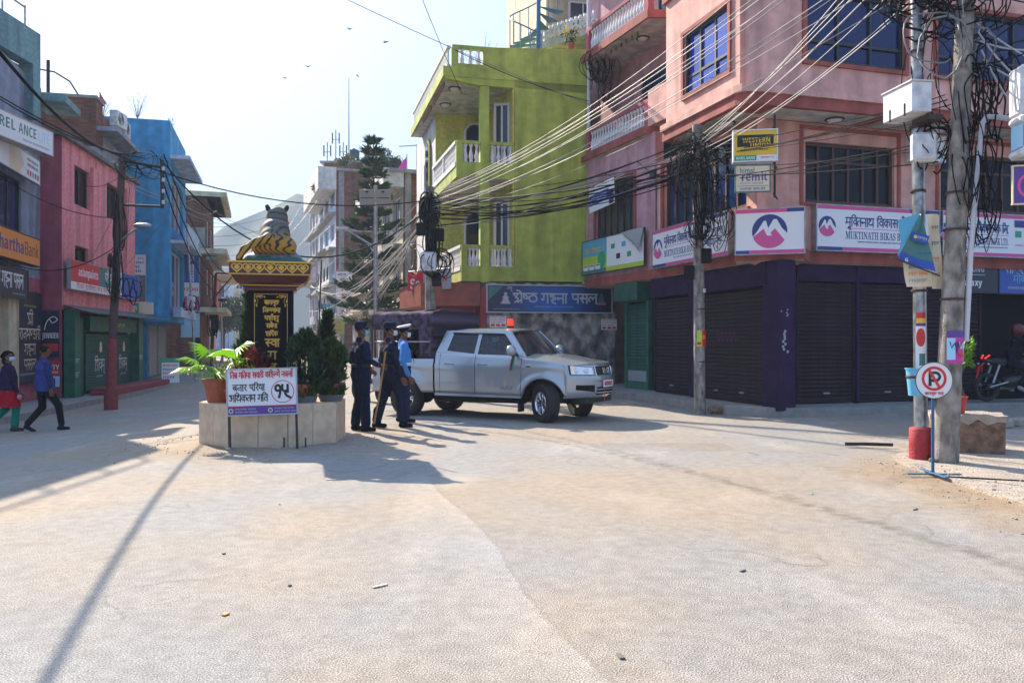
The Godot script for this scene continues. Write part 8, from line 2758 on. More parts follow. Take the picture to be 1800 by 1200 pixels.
# ---------- the row on the left ----------
func build_left_row():
	var I = Transform3D()
	# nearest building with the bank and jewellery boards
	var F = at(-13.8, 0, -24, 1.816)
	var t = thing("left_bank_building", "grey-blue building at the left edge with stacked shop boards and a teal brick parapet", "building", F)
	var mb = MB.new()
	wall_mb(mb, -6.2, 0.0, 3.3, 8.9, [[-6.0, -1.75, 4.45, 5.85]], 0.25)
	part(t, "wall", mb, "slate wall")
	mb = MB.new(); mb.box(V(-6.2, -0.3, -6.0), V(-0.01, 8.89, -0.26))
	part(t, "inner_room", mb, "dark room")
	window(t, I, -6.0, -1.75, 4.45, 5.85, -0.1, 5, 1, "black frame", "blue glass", 0.06)
	var PA = F.affine_inverse() * at(-13.22, 0, -22.95, PI / 2)
	mb = MB.new(); mb.box(V(-8.0, 9.15, -0.4), V(0.0, 10.1, 0.0)); mb.box(V(-0.36, 7.7, -0.399), V(0.0, 9.149, -0.001))
	part(t, "brick_parapet", mb, "teal brick", PA)
	mb = MB.new(); mb.box(V(-8.0, 8.9, -5.0), V(0.4, 9.149, -0.42))
	part(t, "roof_slab", mb, "teal brick", PA)
	mb = MB.new(); mb.box(V(-1.0, 8.3, 0.0), V(0.6, 8.5, 0.9))
	part(t, "canopy_slab", mb, "teal brick")
	mb = MB.new()
	for x in [-2.6, -1.4, -0.4]: mb.cyl(V(x, 10.1, -0.2), V(x, 10.75, -0.2), 0.03, 6)
	mb.cyl(V(-8, 10.7, -0.2), V(-0.4, 10.7, -0.2), 0.03, 6)
	part(t, "roof_railing", mb, "steel", PA)
	mb = MB.new()
	mb.box(V(-9.0, -0.3, -0.25), V(-2.55, 3.29, -0.02)); mb.bbox(V(-2.75, 1.2, 0.02), V(0.75, 2.9, 0.25), 0.02)
	part(t, "ground_pillar", mb, "cream wall")
	mb = MB.new(); mb.box(V(-2.36, -0.3, -0.2), V(0.0, 3.29, 0.02))
	part(t, "ground_wall", mb, "rose wall")
	var s = board("bank_sign", "long orange bank board above the black jewellery board at the left edge", F * at(-4.6, 3.92, 0.42), 6.0, 0.72, "print orange", "rust iron", 0.2, "", 0.02)
	latin(s, "Siddhartha", 0.34, 2.9, "print navy", V(0.23, 0.0, 0.001)); latin(s, "Bank", 0.34, 1.1, "print black", V(2.3, 0.0, 0.001), "Droid Sans", false)
	s = board("jewellery_sign", "black jewellery board with white lettering below the orange bank board", F * at(-4.9, 3.0, 0.3), 5.4, 0.76, "print deep", "black frame", 0.1, "", 0.02)
	nag(s, "श्री राजभण्डारी गहना पसल", 0.34, 3.6, "print white", V(0.5, 0.05, 0.004), 0.14); fine_print(s, 1.0, 0.05, "print silver", V(2.0, -0.28, 0.004), 51); fine_print(s, 1.2, 0.05, "print silver", V(0.0, 0.31, 0.004), 52)
	s = board("jewellery_sign", "tall black jewellery board with four rows of gold lettering beside the pink wall", F * at(-1.42, 1.62, 0.12), 2.0, 2.5, "print deep", "black frame", 0.06, "", 0.02)
	var rows = [["श्री", 0.3, 0.5], ["राजभण्डारी", 0.28, 1.75], ["गहना", 0.28, 0.95], ["पसल", 0.28, 1.0]]
	for i in 4: nag(s, rows[i][0], rows[i][1], rows[i][2], "print cream", V(0.0, 0.5 - i * 0.42, 0.004), 0.12)
	fine_print(s, 1.6, 0.07, "print silver", V(0, -1.02, 0.004), 53); fine_print(s, 1.0, 0.07, "print lime", V(0, 0.85, 0.004), 54)
	var X = at(-12.2, 6.73, -20.2, PI / 2)
	s = board("insurance_sign", "pale projecting insurance board with turquoise lettering at the left edge", X, 3.1, 0.62, "print white", "steel", 0.3, "", 0.02)
	latin(s, "REL", 0.26, 0.62, "print teal", V(-0.42, 0.06, 0.0)); latin(s, "ANCE", 0.26, 0.75, "print teal", V(0.42, 0.06, 0.0)); latin(s, "LIFE", 0.26, 0.5, "print sky", V(1.14, 0.06, 0.0), "Droid Sans", false); fine_print(s, 1.2, 0.06, "print cyan", V(0.8, -0.2, 0.004), 55)
	s = board("advert_sign", "white advert board with a gold arrow and small icons under the insurance board", F * at(-3.0, 6.2, 0.3), 3.6, 0.66, "print white", "steel", 0.08, "", 0.02)
	mb = MB.new(); flat_poly(mb, [U(-0.6, -0.33), U(0.1, -0.33), U(0.5, 0.0), U(0.1, 0.33), U(-0.6, 0.33)], 0.003)
	part(s, "gold_arrow", mb, "print cream")
	fine_print(s, 0.9, 0.1, "print black", V(1.2, 0.17, 0.004), 56); fine_print(s, 0.9, 0.1, "print black", V(1.2, 0.03, 0.004), 57)
	for k in 5: band(s, "icon", 0.72 + k * 0.21, -0.24, 0.86 + k * 0.21, -0.1, ["print pink", "print red", "print grey", "print teal", "print red"][k], 0.004)
	# pink building
	F = at(-13.2, 0, -24, 1.7325)
	t = thing("pink_building", "two-storey coral pink building with a green shop front", "building", F)
	mb = MB.new()
	wall_mb(mb, 0.0, 7.3, 2.45, 7.5, [[1.0, 2.35, 5.7, 6.9], [4.02, 5.92, 5.75, 6.95], [1.05, 2.24, 3.95, 4.45], [4.08, 5.13, 4.05, 4.5]], 0.25)
	part(t, "front_wall", mb, "coral wall")
	mb = MB.new(); mb.box(V(0.001, -0.3, -8.0), V(7.29, 7.49, -0.251))
	part(t, "inner_wall", mb, "rose wall")
	mb = MB.new(); mb.box(V(-0.02, -0.3, -8.0), V(0.0, 7.48, 0.0))
	part(t, "end_wall", mb, "rose wall")
	for q in [[1.0, 2.35, 5.7, 6.9, 2], [4.02, 5.92, 5.75, 6.95, 3], [1.05, 2.24, 3.95, 4.45, 2], [4.08, 5.13, 4.05, 4.5, 2]]: window(t, I, q[0], q[1], q[2], q[3], -0.14, q[4], 1, "black frame", "dark glass", 0.06)
	for q in [[2.42, 2.95], [6.0, 6.4]]:
		mb = MB.new(); mb.box(V(q[0], 3.95, 0.0), V(q[1], 7.1, 0.09))
		part(t, "pilaster", mb, "coral wall")
	mb = MB.new(); mb.prism([U(-0.3, 7.5), U(7.6, 7.5), U(7.6, 7.62), U(-0.3, 7.62)], -8.0, 0.15)
	part(t, "roof_slab", mb, "dark concrete")
	# corrugated awning
	mb = MB.new()
	var rr = [[], []]
	for i in 120:
		var x = 0.05 + 8.2 * i / 119.0
		var dy = 0.025 * sin(i * 1.6)
		rr[0].append(V(x, 2.58 + dy, 0.0)); rr[1].append(V(x, 2.34 + dy, 0.85))
	mb.sheet(rr, true)
	part(t, "awning", mb, "dark concrete")
	# shop front in green
	for x in [[0.15, 0.6], [6.75, 7.25]]:
		mb = MB.new(); mb.box(V(x[0], -0.3, 0.0), V(x[1], 2.44, 0.3))
		part(t, "shop_pillar", mb, "green paint")
	mb = MB.new(); mb.box(V(1.7, 1.82, -0.02), V(6.74, 2.3, 0.22))
	var lint = part(t, "lintel", mb, "green paint")
	fine_print(lint, 1.8, 0.16, "print lime", V(4.6, 2.05, 0.224), 58)
	shutter(t, I, 1.8, 4.2, -0.05, 1.8, 0.03, "green shutter", 0.09, false); shutter(t, I, 4.4, 6.7, -0.05, 1.8, 0.03, "green shutter", 0.09, false)
	for x in [3.1, 5.6]:
		nag(t, "शिवम्", 0.36, 0.95, "print white", V(x, 0.72, 0.065), 0.1); fine_print(t, 0.6, 0.1, "print silver", V(x, 0.35, 0.065), 59)
		mb = MB.new(); disc(mb, Vector2.ZERO, 0.1, 0.0); disc(mb, U(0, -0.14), 0.13, 0.0003)
		part(t, "painted_emblem", mb, "print cream", at(x + 0.1, 1.4, 0.065))
	fine_print(t, 0.28, 0.2, "print silver", V(0.38, 0.9, 0.304), 60); fine_print(t, 0.28, 0.2, "print silver", V(0.38, 0.5, 0.304), 61); fine_print(t, 0.3, 0.2, "print silver", V(7.0, 0.9, 0.304), 62)
	mb = MB.new(); mb.box(V(0.7, -0.3, -0.2), V(1.7, 2.44, -0.05))
	part(t, "door_recess", mb, "dark room")
	mb = MB.new(); mb.box(V(0.62, -0.3, -0.05), V(1.0, 2.2, 0.25))
	part(t, "door", mb, "green shutter")
	mb = MB.new(); mb.bbox(V(5.0, -0.1, 0.75), V(7.4, 0.28, 0.75), 0.02)
	part(t, "front_step", mb, "red step")
	mb = MB.new(); mb.bbox(V(1.9, -0.16, 0.6), V(1.4, 0.2, 0.5), 0.02)
	part(t, "front_step", mb, "red step")
	s = board("paint_sign", "long red, green and blue paint shop board across the pink building", F * at(3.58, 3.49, 0.2), 6.95, 0.86, "print teal", "print grey", 0.1, "", 0.02)
	band(s, "red_field", -3.47, -0.43, -0.95, 0.43, "print red"); band(s, "white_strip", -3.47, -0.43, 1.4, -0.2, "print white", 0.004); band(s, "pale_field", 0.5, -0.2, 1.4, 0.43, "print sky", 0.003); band(s, "blue_field", 1.4, -0.43, 3.47, 0.43, "print blue", 0.003)
	latin(s, "asianpaints", 0.26, 1.75, "print white", V(-1.95, 0.12, 0.003)); nag(s, "एशियन पेन्टस", 0.3, 1.6, "print white", V(0.4, 0.12, 0.006), 0.12)
	nag(s, "शिवम् हार्डवेयर एण्ड पेन्ट पसल", 0.13, 3.6, "print red", V(-1.2, -0.32, 0.006), 0.14)
	# posters on the rose wall facing the camera
	var W = at(-13.53, 0, -23.96, 0.12)
	for q in [[1.72, 1.35, "print deep", "JENNIER", "black cosmetics poster on the rose wall with a white swirl"], [0.55, 0.75, "print red", "DIPTY", "red beauty poster under the black one on the rose wall"]]:
		s = board("poster", q[4], at(-13.42, q[0], -23.80, 0.25), 0.44, q[1], q[2], "print grey", 0.02, "", 0.0)
		latin(s, q[3], 0.16 if q[1] > 1 else 0.14, 0.44, "print white", V(0, -0.05 if q[1] > 1 else 0.2, 0.002))
		if q[1] > 1:
			band(s, "red_panel", -0.2, -0.5, 0.2, -0.28, "print red", 0.003)
			mb = MB.new(); ribbon(mb, spline([U(-0.16, 0.12), U(-0.1, 0.35), U(0.05, 0.5), U(0.18, 0.42), U(0.05, 0.32), U(-0.02, 0.42)]), 0.012, 0.003)
			part(s, "swirl", mb, "print white")
		else: fine_print(s, 0.4, 0.08, "print white", V(0, 0.05, 0.003), 63); band(s, "photo_panel", -0.24, -0.37, 0.24, -0.06, "print sky", 0.003); band(s, "photo_figure", -0.1, -0.37, 0.12, -0.12, "print black", 0.005)
	# brick building behind with air conditioners
	F = at(-14.74, 0, -29.0, 1.797)
	t = thing("brick_building", "unplastered brick building above the pink roof with air conditioners along its side", "building", F)
	mb = MB.new(); mb.box(V(0.0, 0.0, -2.6), V(9.0, 9.0, 0.0)); mb.box(V(0.06, 9.0, -2.55), V(9.0, 9.15, 0.7))
	part(t, "grey_wall", mb, "grey wall")
	mb = MB.new(); mb.box(V(-0.02, 8.4, -2.6), V(0.9, 10.1, 0.004)); mb.box(V(0.9, 9.15, -2.6), V(9.0, 10.1, -0.3))
	part(t, "brick_storey", mb, "brick wall")
	mb = MB.new(); mb.box(V(-0.05, 10.1, -2.65), V(1.0, 10.2, 0.05))
	part(t, "coping", mb, "concrete")
	window(t, at(0, 0, 0.01), 2.2, 4.6, 6.6, 8.4, 0.0, 3, 1, "white frame", "grey glass"); window(t, at(0, 0, 0.01), 5.4, 7.8, 6.6, 8.4, 0.0, 3, 1, "white frame", "grey glass")
	mb = MB.new()
	mb.cyl(V(0.2, 10.2, -1.6), V(0.2, 11.4, -1.6), 0.06, 6); mb.tube([V(0.2, 11.1, -2.2), V(0.2, 11.0, -1.4), V(0.2, 10.7, -0.9), V(0.2, 10.2, -0.6)], 0.03, 5)
	part(t, "roof_frame", mb, "black iron")
	var lab = ["nearest of the row of air conditioners on the brick building's side", "second air conditioner along the brick building's side", "third air conditioner along the brick building's side", "farthest air conditioner beside the blue building"]
	var k = 0
	for q in [[1.4, 9.72], [2.3, 9.6], [4.9, 9.5], [7.3, 9.5]]:
		ac_unit(lab[k], F * at(q[0], q[1], 0.42, 0.0 if k != 0 else -0.2), "air conditioners on the brick building")
		k += 1
	# blue building
	F = at(-13.8, 0, -33.0, 1.844)
	t = thing("blue_building", "bright blue four-storey building with an overhanging front", "building", F)
	mb = MB.new()
	wall_mb(mb, 0.0, 5.6, 2.3, 10.4, [[0.7, 4.6, 2.9, 5.3], [0.7, 4.6, 6.2, 8.3]], 0.3)
	part(t, "street_wall", mb, "blue wall")
	mb = MB.new(); mb.box(V(0.001, 2.3, -3.2), V(5.59, 10.4, -0.301))
	part(t, "body", mb, "blue wall")
	window(t, I, 0.7, 4.6, 2.9, 5.3, -0.2, 3, 1, "white frame", "blue glass"); window(t, I, 0.7, 4.6, 6.2, 8.3, -0.2, 3, 1, "white frame", "blue glass")
	mb = MB.new(); mb.box(V(0.3, -0.2, -3.2), V(5.6, 2.299, -0.9))
	part(t, "ground_wall", mb, "blue wall")
	shutter(t, at(0.29, 0, -0.9) * at(0, 0, 0, -PI / 2), -2.2, -0.2, 0.1, 2.2, 0.03, "red shutter", 0.1, false)
	shutter(t, at(0, 0, -0.9), 0.5, 2.8, 0.1, 2.2, 0.03, "grey shutter", 0.1, false); shutter(t, at(0, 0, -0.9), 3.0, 5.4, 0.1, 2.2, 0.03, "grey shutter", 0.1, false)
	mb = MB.new(); mb.box(V(0.1, 8.9, 0.0), V(5.6, 9.05, 0.75))
	part(t, "canopy_slab", mb, "pale blue wall")
	mb = MB.new(); mb.box(V(0.2, 5.5, 0.0), V(5.6, 5.62, 0.7))
	part(t, "canopy_slab", mb, "pale blue wall")
	mb = MB.new(); mb.box(V(0.2, 5.62, 0.55), V(5.6, 6.3, 0.65)); mb.box(V(0.2, 2.5, 0.1), V(3.0, 2.9, 0.4))
	part(t, "balcony_rail", mb, "pale blue wall")
	mb = MB.new(); mb.box(V(-0.03, 5.6, -2.4), V(-0.001, 9.0, -1.7)); mb.box(V(-0.06, 0.0, -2.9), V(-0.001, 10.0, -2.6))
	part(t, "plaster_strip", mb, "white plaster")
	mb = MB.new(); mb.cyl(V(-0.08, 0, -2.75), V(-0.08, 9.6, -2.75), 0.06, 6)
	part(t, "drain_pipe", mb, "green paint")
	var S = F * Transform3D(Basis(Vector3.UP, -PI / 2), V(-0.12, 0, -1.6))
	s = board("parlour_sign", "pale parlour board on the blue wall above a green one", S * at(0.35, 4.55, 0.02), 0.75, 0.8, "print white", "print silver", 0.05, "", 0.015)
	for i in 4: fine_print(s, 0.6, 0.13, "print pink" if i == 0 else "print purple", V(0, 0.24 - i * 0.17, 0.003), 70 + i)
	s = board("green_sign", "dark green board with red lettering on the blue wall", S * at(0.35, 3.6, 0.02), 0.75, 1.05, "print teal", "print silver", 0.05, "", 0.015)
	for i in 3: fine_print(s, 0.6, 0.15, "print pink", V(0, 0.35 - i * 0.2, 0.003), 75 + i)
	band(s, "red_strip", -0.37, -0.52, 0.37, -0.42, "print red", 0.003)
	s = board("lamp_sign", "green box sign sticking out below the dark green board", S * at(0.5, 2.82, 0.2, 0.1), 1.0, 0.42, "print green", "print white", 0.2, "", 0.03)
	latin(s, "ALAIN", 0.16, 0.4, "print white", V(-0.26, 0.0, 0.001)); band(s, "photo", 0.0, -0.2, 0.5, 0.2, "print cream", 0.003)
	s = board("colour_poster", "yellow and red poster on the blue pier beside the green shop", S * at(0.1, 1.6, -0.1), 0.62, 1.0, "print yellow", "print red", 0.03, "", 0.0)
	for i in 4: fine_print(s, 0.5, 0.16, ["print red", "print green", "print orange", "print red"][i], V(0, 0.33 - i * 0.21, 0.003), 80 + i)
	var bd = board("standing_board", "pale notice board leaning on the pavement before the blue building", at(-13.35, 0.35, -32.0, 0.5) * Transform3D(Basis(V(1, 0, 0), -0.15), Vector3.ZERO), 0.65, 0.95, "print white", "print green", 0.04, "", 0.03)
	band(bd, "green_top", -0.32, 0.33, 0.32, 0.47, "print green", 0.003)
	for i in 4: fine_print(bd, 0.55, 0.11, ["print red", "print blue", "print red", "print blue"][i], V(0, 0.2 - i * 0.15, 0.003), 85 + i)
	for q in [[-0.9, 10.4, -0.9], [-0.2, 10.4, -2.3], [2.0, 10.4, 0.0]]:
		var sh = thing("roof_plant", ["spindly plant at the near corner of the blue roof", "spindly plant farther left on the blue roof edge", "spindly plant over the street side of the blue roof"][[-0.9, -0.2, 2.0].find(q[0])], "plant", F * at(q[0] + 0.9, q[1], q[2] - 0.3))
		twigs(sh, 1.1, 16, int(q[0] * 10) + 40, Color(0.10, 0.10, 0.07))
	var fl = thing("roof_flag", "small red flag on the blue roof", "flag", F * at(0.2, 10.4, -2.6))
	mb = MB.new(); mb.cyl(Vector3.ZERO, V(0, 1.0, 0), 0.02, 5)
	part(fl, "pole", mb, "black iron")
	mb = MB.new(); mb.tri(V(0, 0.98, 0), V(0, 0.5, 0), V(0.25, 0.6, 0.2), V(0, 0, 1))
	part(fl, "cloth", mb, "print red")

func facade_house(called, label, O, th, L, depth, h, front_mat, side_mat, storeys, cols, frame_mat, pane_mat, y0 = 3.2):
	var F = at(O.x, 0, O.z, th)
	var t = thing(called, label, "building", F)
	var holes = []
	var sh = (h - y0 - 0.5) / storeys
	for j in storeys:
		for i in cols:
			var x = -L + L * (i + 0.5) / cols
			holes.append([x - L * 0.33 / cols, x + L * 0.33 / cols, y0 + j * sh + 0.75, y0 + j * sh + sh - 0.45])
	var mb = MB.new()
	wall_mb(mb, -L, 0.0, y0, h, holes, 0.25)
	part(t, "street_wall", mb, front_mat)
	mb = MB.new(); mb.box(V(-L + 0.001, -0.3, -depth), V(-0.002, h - 0.01, -0.251))
	part(t, "body", mb, side_mat)
	mb = MB.new(); mb.box(V(-0.001, y0 - 0.2, -depth), V(0.02, h, -0.02))
	part(t, "side_wall", mb, side_mat)
	mb = MB.new(); mb.box(V(-L, -0.3, -0.6), V(0.0, y0 - 0.002, -0.3))
	part(t, "shop_wall", mb, "dark room")
	for q in holes: window(t, Transform3D(), q[0], q[1], q[2], q[3], -0.12, 3, 1, frame_mat, pane_mat, 0.08)
	mb = MB.new(); mb.box(V(-L - 0.2, h, -depth), V(0.25, h + 0.18, 0.7))
	for j in range(1, storeys): mb.box(V(-L, y0 + j * sh - 0.08, 0.0), V(0.0, y0 + j * sh + 0.08, 0.5))
	part(t, "floor_slab", mb, "concrete")
	return t

func build_far_street():
	var I = Transform3D()
	# left side beyond the blue building
	var t = facade_house("brick_house", "narrow brick house with grey cornices beyond the blue building", px(349, 600, 42), 1.87, 0.0001 + 7.0, 4.0, 8.9, "brick wall", "brick wall", 2, 2, "white frame", "grey glass")
	t.transform = at(px(362, 600, 42).x, 0, -42, 1.87) * at(7.0, 0, 0)
	var mb = MB.new()
	for y in [3.0, 6.0, 8.9]: mb.box(V(-7.3, y, -4.2), V(0.2, y + 0.25, 1.0))
	part(t, "cornice", mb, "cream wall")
	mb = MB.new(); mb.box(V(-7.02, 2.8, -4.0), V(-6.99, 8.9, -0.1))
	part(t, "end_wall", mb, "brick wall")
	mb = MB.new(); mb.box(V(-7.05, 6.2, -4.0), V(-7.021, 7.3, -0.05))
	part(t, "end_panel", mb, "concrete")
	t = facade_house("orange_house", "low orange house far down the left side of the street", px(360, 600, 56), 1.87, 9.0, 4.0, 6.2, "coral wall", "coral wall", 1, 3, "white frame", "grey glass")
	t.transform = at(px(374, 600, 56).x, 0, -56, 1.87) * at(9.0, 0, 0)
	mb = MB.new(); mb.box(V(-9.5, 6.0, -4.2), V(0.2, 6.25, 1.6)); mb.box(V(-9.02, 0.0, -4.0), V(-8.99, 6.0, 0.0))
	part(t, "roof_overhang", mb, "cream wall")
	t = facade_house("teal_house", "small pale teal house closing the far end of the street", px(400, 600, 95), 0.2, 6.0, 5.0, 9.0, "pale blue wall", "pale blue wall", 2, 3, "white frame", "grey glass")
	t = facade_house("cream_block", "cream block at the far end behind the cypress", px(436, 600, 110), 0.1, 6.0, 5.0, 10.5, "cream wall", "cream wall", 3, 3, "white frame", "grey glass")
	for q in [[392, 80.0, 6.0, 2.0, "round tree at the far end of the street, left one"], [425, 88.0, 6.5, 2.2, "round tree at the far end of the street, right one"]]:
		var p = px(q[0], 600, q[1])
		var tr = thing("street_tree", q[4], "tree", at(p.x, 0, p.z))
		mb = MB.new(); mb.tube([Vector3.ZERO, V(0.1, q[2] * 0.6, 0)], 0.16, 7, false, 0.08)
		part(tr, "trunk", mb, "bark")
		leaf_ball(tr, "crown", V(0, q[2] * 0.7, 0), V(q[3], q[2] * 0.32, q[3]), 2600, 0.34, [Color(0.03, 0.06, 0.02), Color(0.05, 0.08, 0.025)], int(q[0]))
	var s = board("tall_sign", "tall blue, white and magenta shop board on the left side of the street", at(px(335, 0, 38).x, 4.55, -38, 0.35), 0.72, 3.15, "print blue", "print cyan", 0.06, "", 0.04)
	band(s, "white_field", -0.35, -0.95, 0.35, -0.32, "print white"); band(s, "magenta_field", -0.35, -1.55, 0.35, -0.95, "print pink"); fine_print(s, 1.8, 0.2, "print white", V(0.05, 0.6, 0.004), 90).rotation.z = -PI / 2; fine_print(s, 0.6, 0.2, "print red", V(0, -0.65, 0.004), 91)
	s = board("box_sign", "pale grey double box sign below the tall blue board", at(px(334, 0, 38).x, 2.25, -38, 0.35), 0.8, 1.1, "print sky", "print silver", 0.3, "", 0.02)
	# right side of the far street
	var th = -1.238
	t = facade_house("white_house", "white and blue corner house with rooftop garden and water tanks", px(590, 600, 60), th, 12.0, 9.0, 14.0, "pale blue wall", "brick wall", 4, 3, "white frame", "blue glass")
	mb = MB.new(); mb.box(V(-12.0, 12.6, 0.0), V(0.3, 14.2, 1.3))
	part(t, "parapet", mb, "white plaster")
	mb = MB.new()
	for y in [3.2, 6.4, 9.6]: mb.box(V(0.021, y, -9.0), V(0.05, y + 0.35, -0.05))
	for z in [-0.4, -4.5]: mb.box(V(0.021, 0.0, z - 0.2), V(0.048, 14.0, z + 0.2))
	part(t, "concrete_frame", mb, "concrete")
	t = facade_house("grey_house", "tall grey house with brick side left of the white and blue one", px(560, 600, 76), th, 9.0, 6.0, 15.2, "grey wall", "brick wall", 4, 3, "white frame", "grey glass")
	mb = MB.new(); mb.box(V(-9.0, 7.0, 0.0), V(0.2, 8.4, 1.6))
	part(t, "balcony", mb, "white plaster")
	t = facade_house("grey_house", "pale low house with many windows at the foot of the grey house", px(578, 600, 62), th, 9.0, 4.0, 8.3, "white plaster", "white plaster", 2, 4, "black frame", "grey glass")
	t = facade_house("brick_house", "bare brick house between the pine and the green house", px(708, 600, 40), th, 9.0, 7.0, 9.7, "cream wall", "brick wall", 2, 3, "white frame", "blue glass")
	mb = MB.new(); mb.box(V(-9.0, 9.0, 0.0), V(0.2, 9.9, 1.0))
	part(t, "parapet", mb, "white plaster")
	mb = MB.new()
	for z in [-0.25, -1.1]: mb.box(V(0.021, -0.2, z - 0.15), V(0.06, 9.7, z + 0.15))
	part(t, "concrete_frame", mb, "concrete")
	var fl = thing("roof_flag", "pink flag on the bare brick roof", "flag", at(px(715, 600, 42).x, 9.9, -42))
	mb = MB.new(); mb.cyl(Vector3.ZERO, V(0, 1.2, 0), 0.03, 5); mb.cyl(V(0.5, 0, 0), V(0.5, 1.7, 0), 0.03, 5); mb.cyl(V(-0.4, 1.6, 0), V(0.5, 1.65, 0), 0.03, 5)
	part(fl, "pole", mb, "steel")
	mb = MB.new(); mb.tri(V(0, 1.1, 0), V(0, 0.2, 0), V(-0.6, 0.25, 0.1), V(0, 0, 1))
	part(fl, "cloth", mb, "print magenta")
	# low shops along the right kerb
	t = thing("low_shop", "low shop with a cream rounded canopy behind the officers", "shop", at(px(690, 600, 41).x, 0, -41.0, th))
	mb = MB.new(); mb.box(V(-6.0, -0.2, -3.0), V(0.0, 3.1, 0.0))
	part(t, "wall", mb, "concrete")
	mb = MB.new(); mb.box(V(-6.2, 3.1, -1.0), V(0.1, 3.9, 1.3)); mb.box(V(-6.3, 3.9, -1.0), V(0.2, 4.05, 1.5))
	part(t, "canopy", mb, "cream wall")
	shutter(t, I, -5.5, -3.2, 0.0, 2.8, 0.03, "grey shutter", 0.1, false); shutter(t, I, -2.8, -0.4, 0.0, 2.8, 0.03, "grey shutter", 0.1, false)
	t = thing("low_shop", "grey walled shop with a pale awning under the white and blue house", "shop", at(px(652, 600, 50).x, 0, -50.0, th))
	mb = MB.new(); mb.box(V(-8.0, -0.2, -3.0), V(0.0, 2.9, 0.0))
	part(t, "wall", mb, "dark concrete")
	mb = MB.new(); mb.box(V(-8.2, 2.9, -0.5), V(0.2, 3.15, 1.4))
	part(t, "awning", mb, "cream wall")
	shutter(t, I, -7.5, -4.4, 0.0, 2.7, 0.03, "grey shutter", 0.1, false); shutter(t, I, -3.8, -0.4, 0.0, 2.7, 0.03, "grey shutter", 0.1, false)
	t = thing("low_shop", "plain plastered shop wall left of the pickup canopy", "shop", at(px(700, 600, 33).x, 0, -33.0, th))
	mb = MB.new(); mb.box(V(-3.4, -0.2, -5.0), V(0.0, 2.6, 0.0))
	part(t, "wall", mb, "concrete")
	mb = MB.new(); mb.box(V(-3.5, 2.6, -5.0), V(0.2, 2.8, 0.9))
	part(t, "roof", mb, "dark concrete")
	shutter(t, I, -3.1, -0.5, 0.0, 2.4, 0.03, "grey shutter", 0.1, false)
	s = board("tall_sign", "tall white institute board with red letters before the white and blue house", at(px(605, 0, 52).x, 4.4, -52, 0.2), 1.05, 3.1, "print white", "print red", 0.08, "", 0.03)
	var y = 0.95
	for ch in ["J", "A", "P", "A", "N"]:
		latin(s, ch, 0.34, 0.36, "print red", V(0, y, 0.002)); y -= 0.5
	fine_print(s, 0.8, 0.2, "print purple", V(0, 1.33, 0.004), 93); fine_print(s, 0.8, 0.1, "print grey", V(0, -1.35, 0.004), 94)
	s = board("blue_sign", "light blue and yellow school board left of the tall white one", at(px(577, 0, 52).x, 3.2, -52, 0.1), 0.75, 1.3, "print cyan", "print blue", 0.06, "", 0.03)
	band(s, "yellow_foot", -0.37, -0.65, 0.37, -0.4, "print yellow", 0.003)
	s = board("bunting", "green and white cloth banner hung over the shop fronts", at(px(593, 0, 46).x, 2.35, -46, 0.1), 0.75, 0.85, "print lime", "rust iron", 0.02, "", 0.0)
	for i in 3: fine_print(s, 0.6, 0.2, "print pink", V(0, 0.2 - i * 0.22, 0.004), 95 + i)
	# rooftop: tanks, tree, aerials
	for q in [[622, "left of the two dark water tanks on the white house roof"], [648, "right of the two dark water tanks on the white house roof"]]:
		var p = px(q[0], 290, 66)
		mb = MB.new(); mb.lathe([U(0, 0), U(0.44, 0), U(0.45, 0.3), U(0.43, 0.32), U(0.45, 0.6), U(0.43, 0.62), U(0.45, 1.1), U(0.36, 1.2), U(0.12, 1.26), U(0.12, 1.33), U(0, 1.34)], 18)
		solo("water_tank", q[1], "water tank", mb, "tank green", at(p.x, p.y, p.z), "water tanks on the white house roof")
	t = thing("roof_hut", "brick stair hut under the water tanks", "hut", at(px(618, 600, 66.5).x, 14.2, -66.5))
	mb = MB.new(); mb.box(V(-1.9, 0.0, -1.5), V(2.2, 1.45, 1.5))
	part(t, "wall", mb, "brick wall")
	mb = MB.new(); mb.box(V(-2.2, 1.45, -1.7), V(2.4, 1.6, 1.7))
	part(t, "roof", mb, "concrete")
	t = thing("roof_tree", "round crowned tree on the roof right of the water tanks", "tree", at(px(684, 600, 58).x, 11.5, -58))
	mb = MB.new(); mb.tube([V(0, -1, 0), V(0.1, 2.0, 0)], 0.12, 6, false, 0.06)
	part(t, "trunk", mb, "bark")
	leaf_ball(t, "crown", V(0, 2.7, 0), V(1.15, 1.25, 1.15), 3000, 0.2, [Color(0.035, 0.075, 0.035), Color(0.05, 0.10, 0.045), Color(0.02, 0.05, 0.03)], 12)
	for q in [[598, 296, 0.9, 4], [612, 292, 1.0, 5], [572, 325, 0.7, 6], [555, 335, 0.6, 7]]:
		var p = px(q[0], q[1], 62)
		t = thing("roof_shrub", ["yellowish shrub by the stair hut on the white house roof", "leafy shrub next to the yellowish one on the roof", "low shrub at the left parapet corner of the white house", "small plant hanging over the grey house roof"][q[3] - 4], "shrub", at(p.x, p.y - 0.3, p.z))
		twigs(t, q[2] + 0.5, 10, q[3], Color(0.12, 0.10, 0.05))
		leaf_ball(t, "leaves", V(0, q[2] * 0.8, 0), V(q[2] * 0.6, q[2] * 0.6, q[2] * 0.6), 350, 0.17, [Color(0.16, 0.13, 0.03), Color(0.06, 0.08, 0.03)], q[3])
	var aer = [[575, 262], [590, 240], [603, 262]]
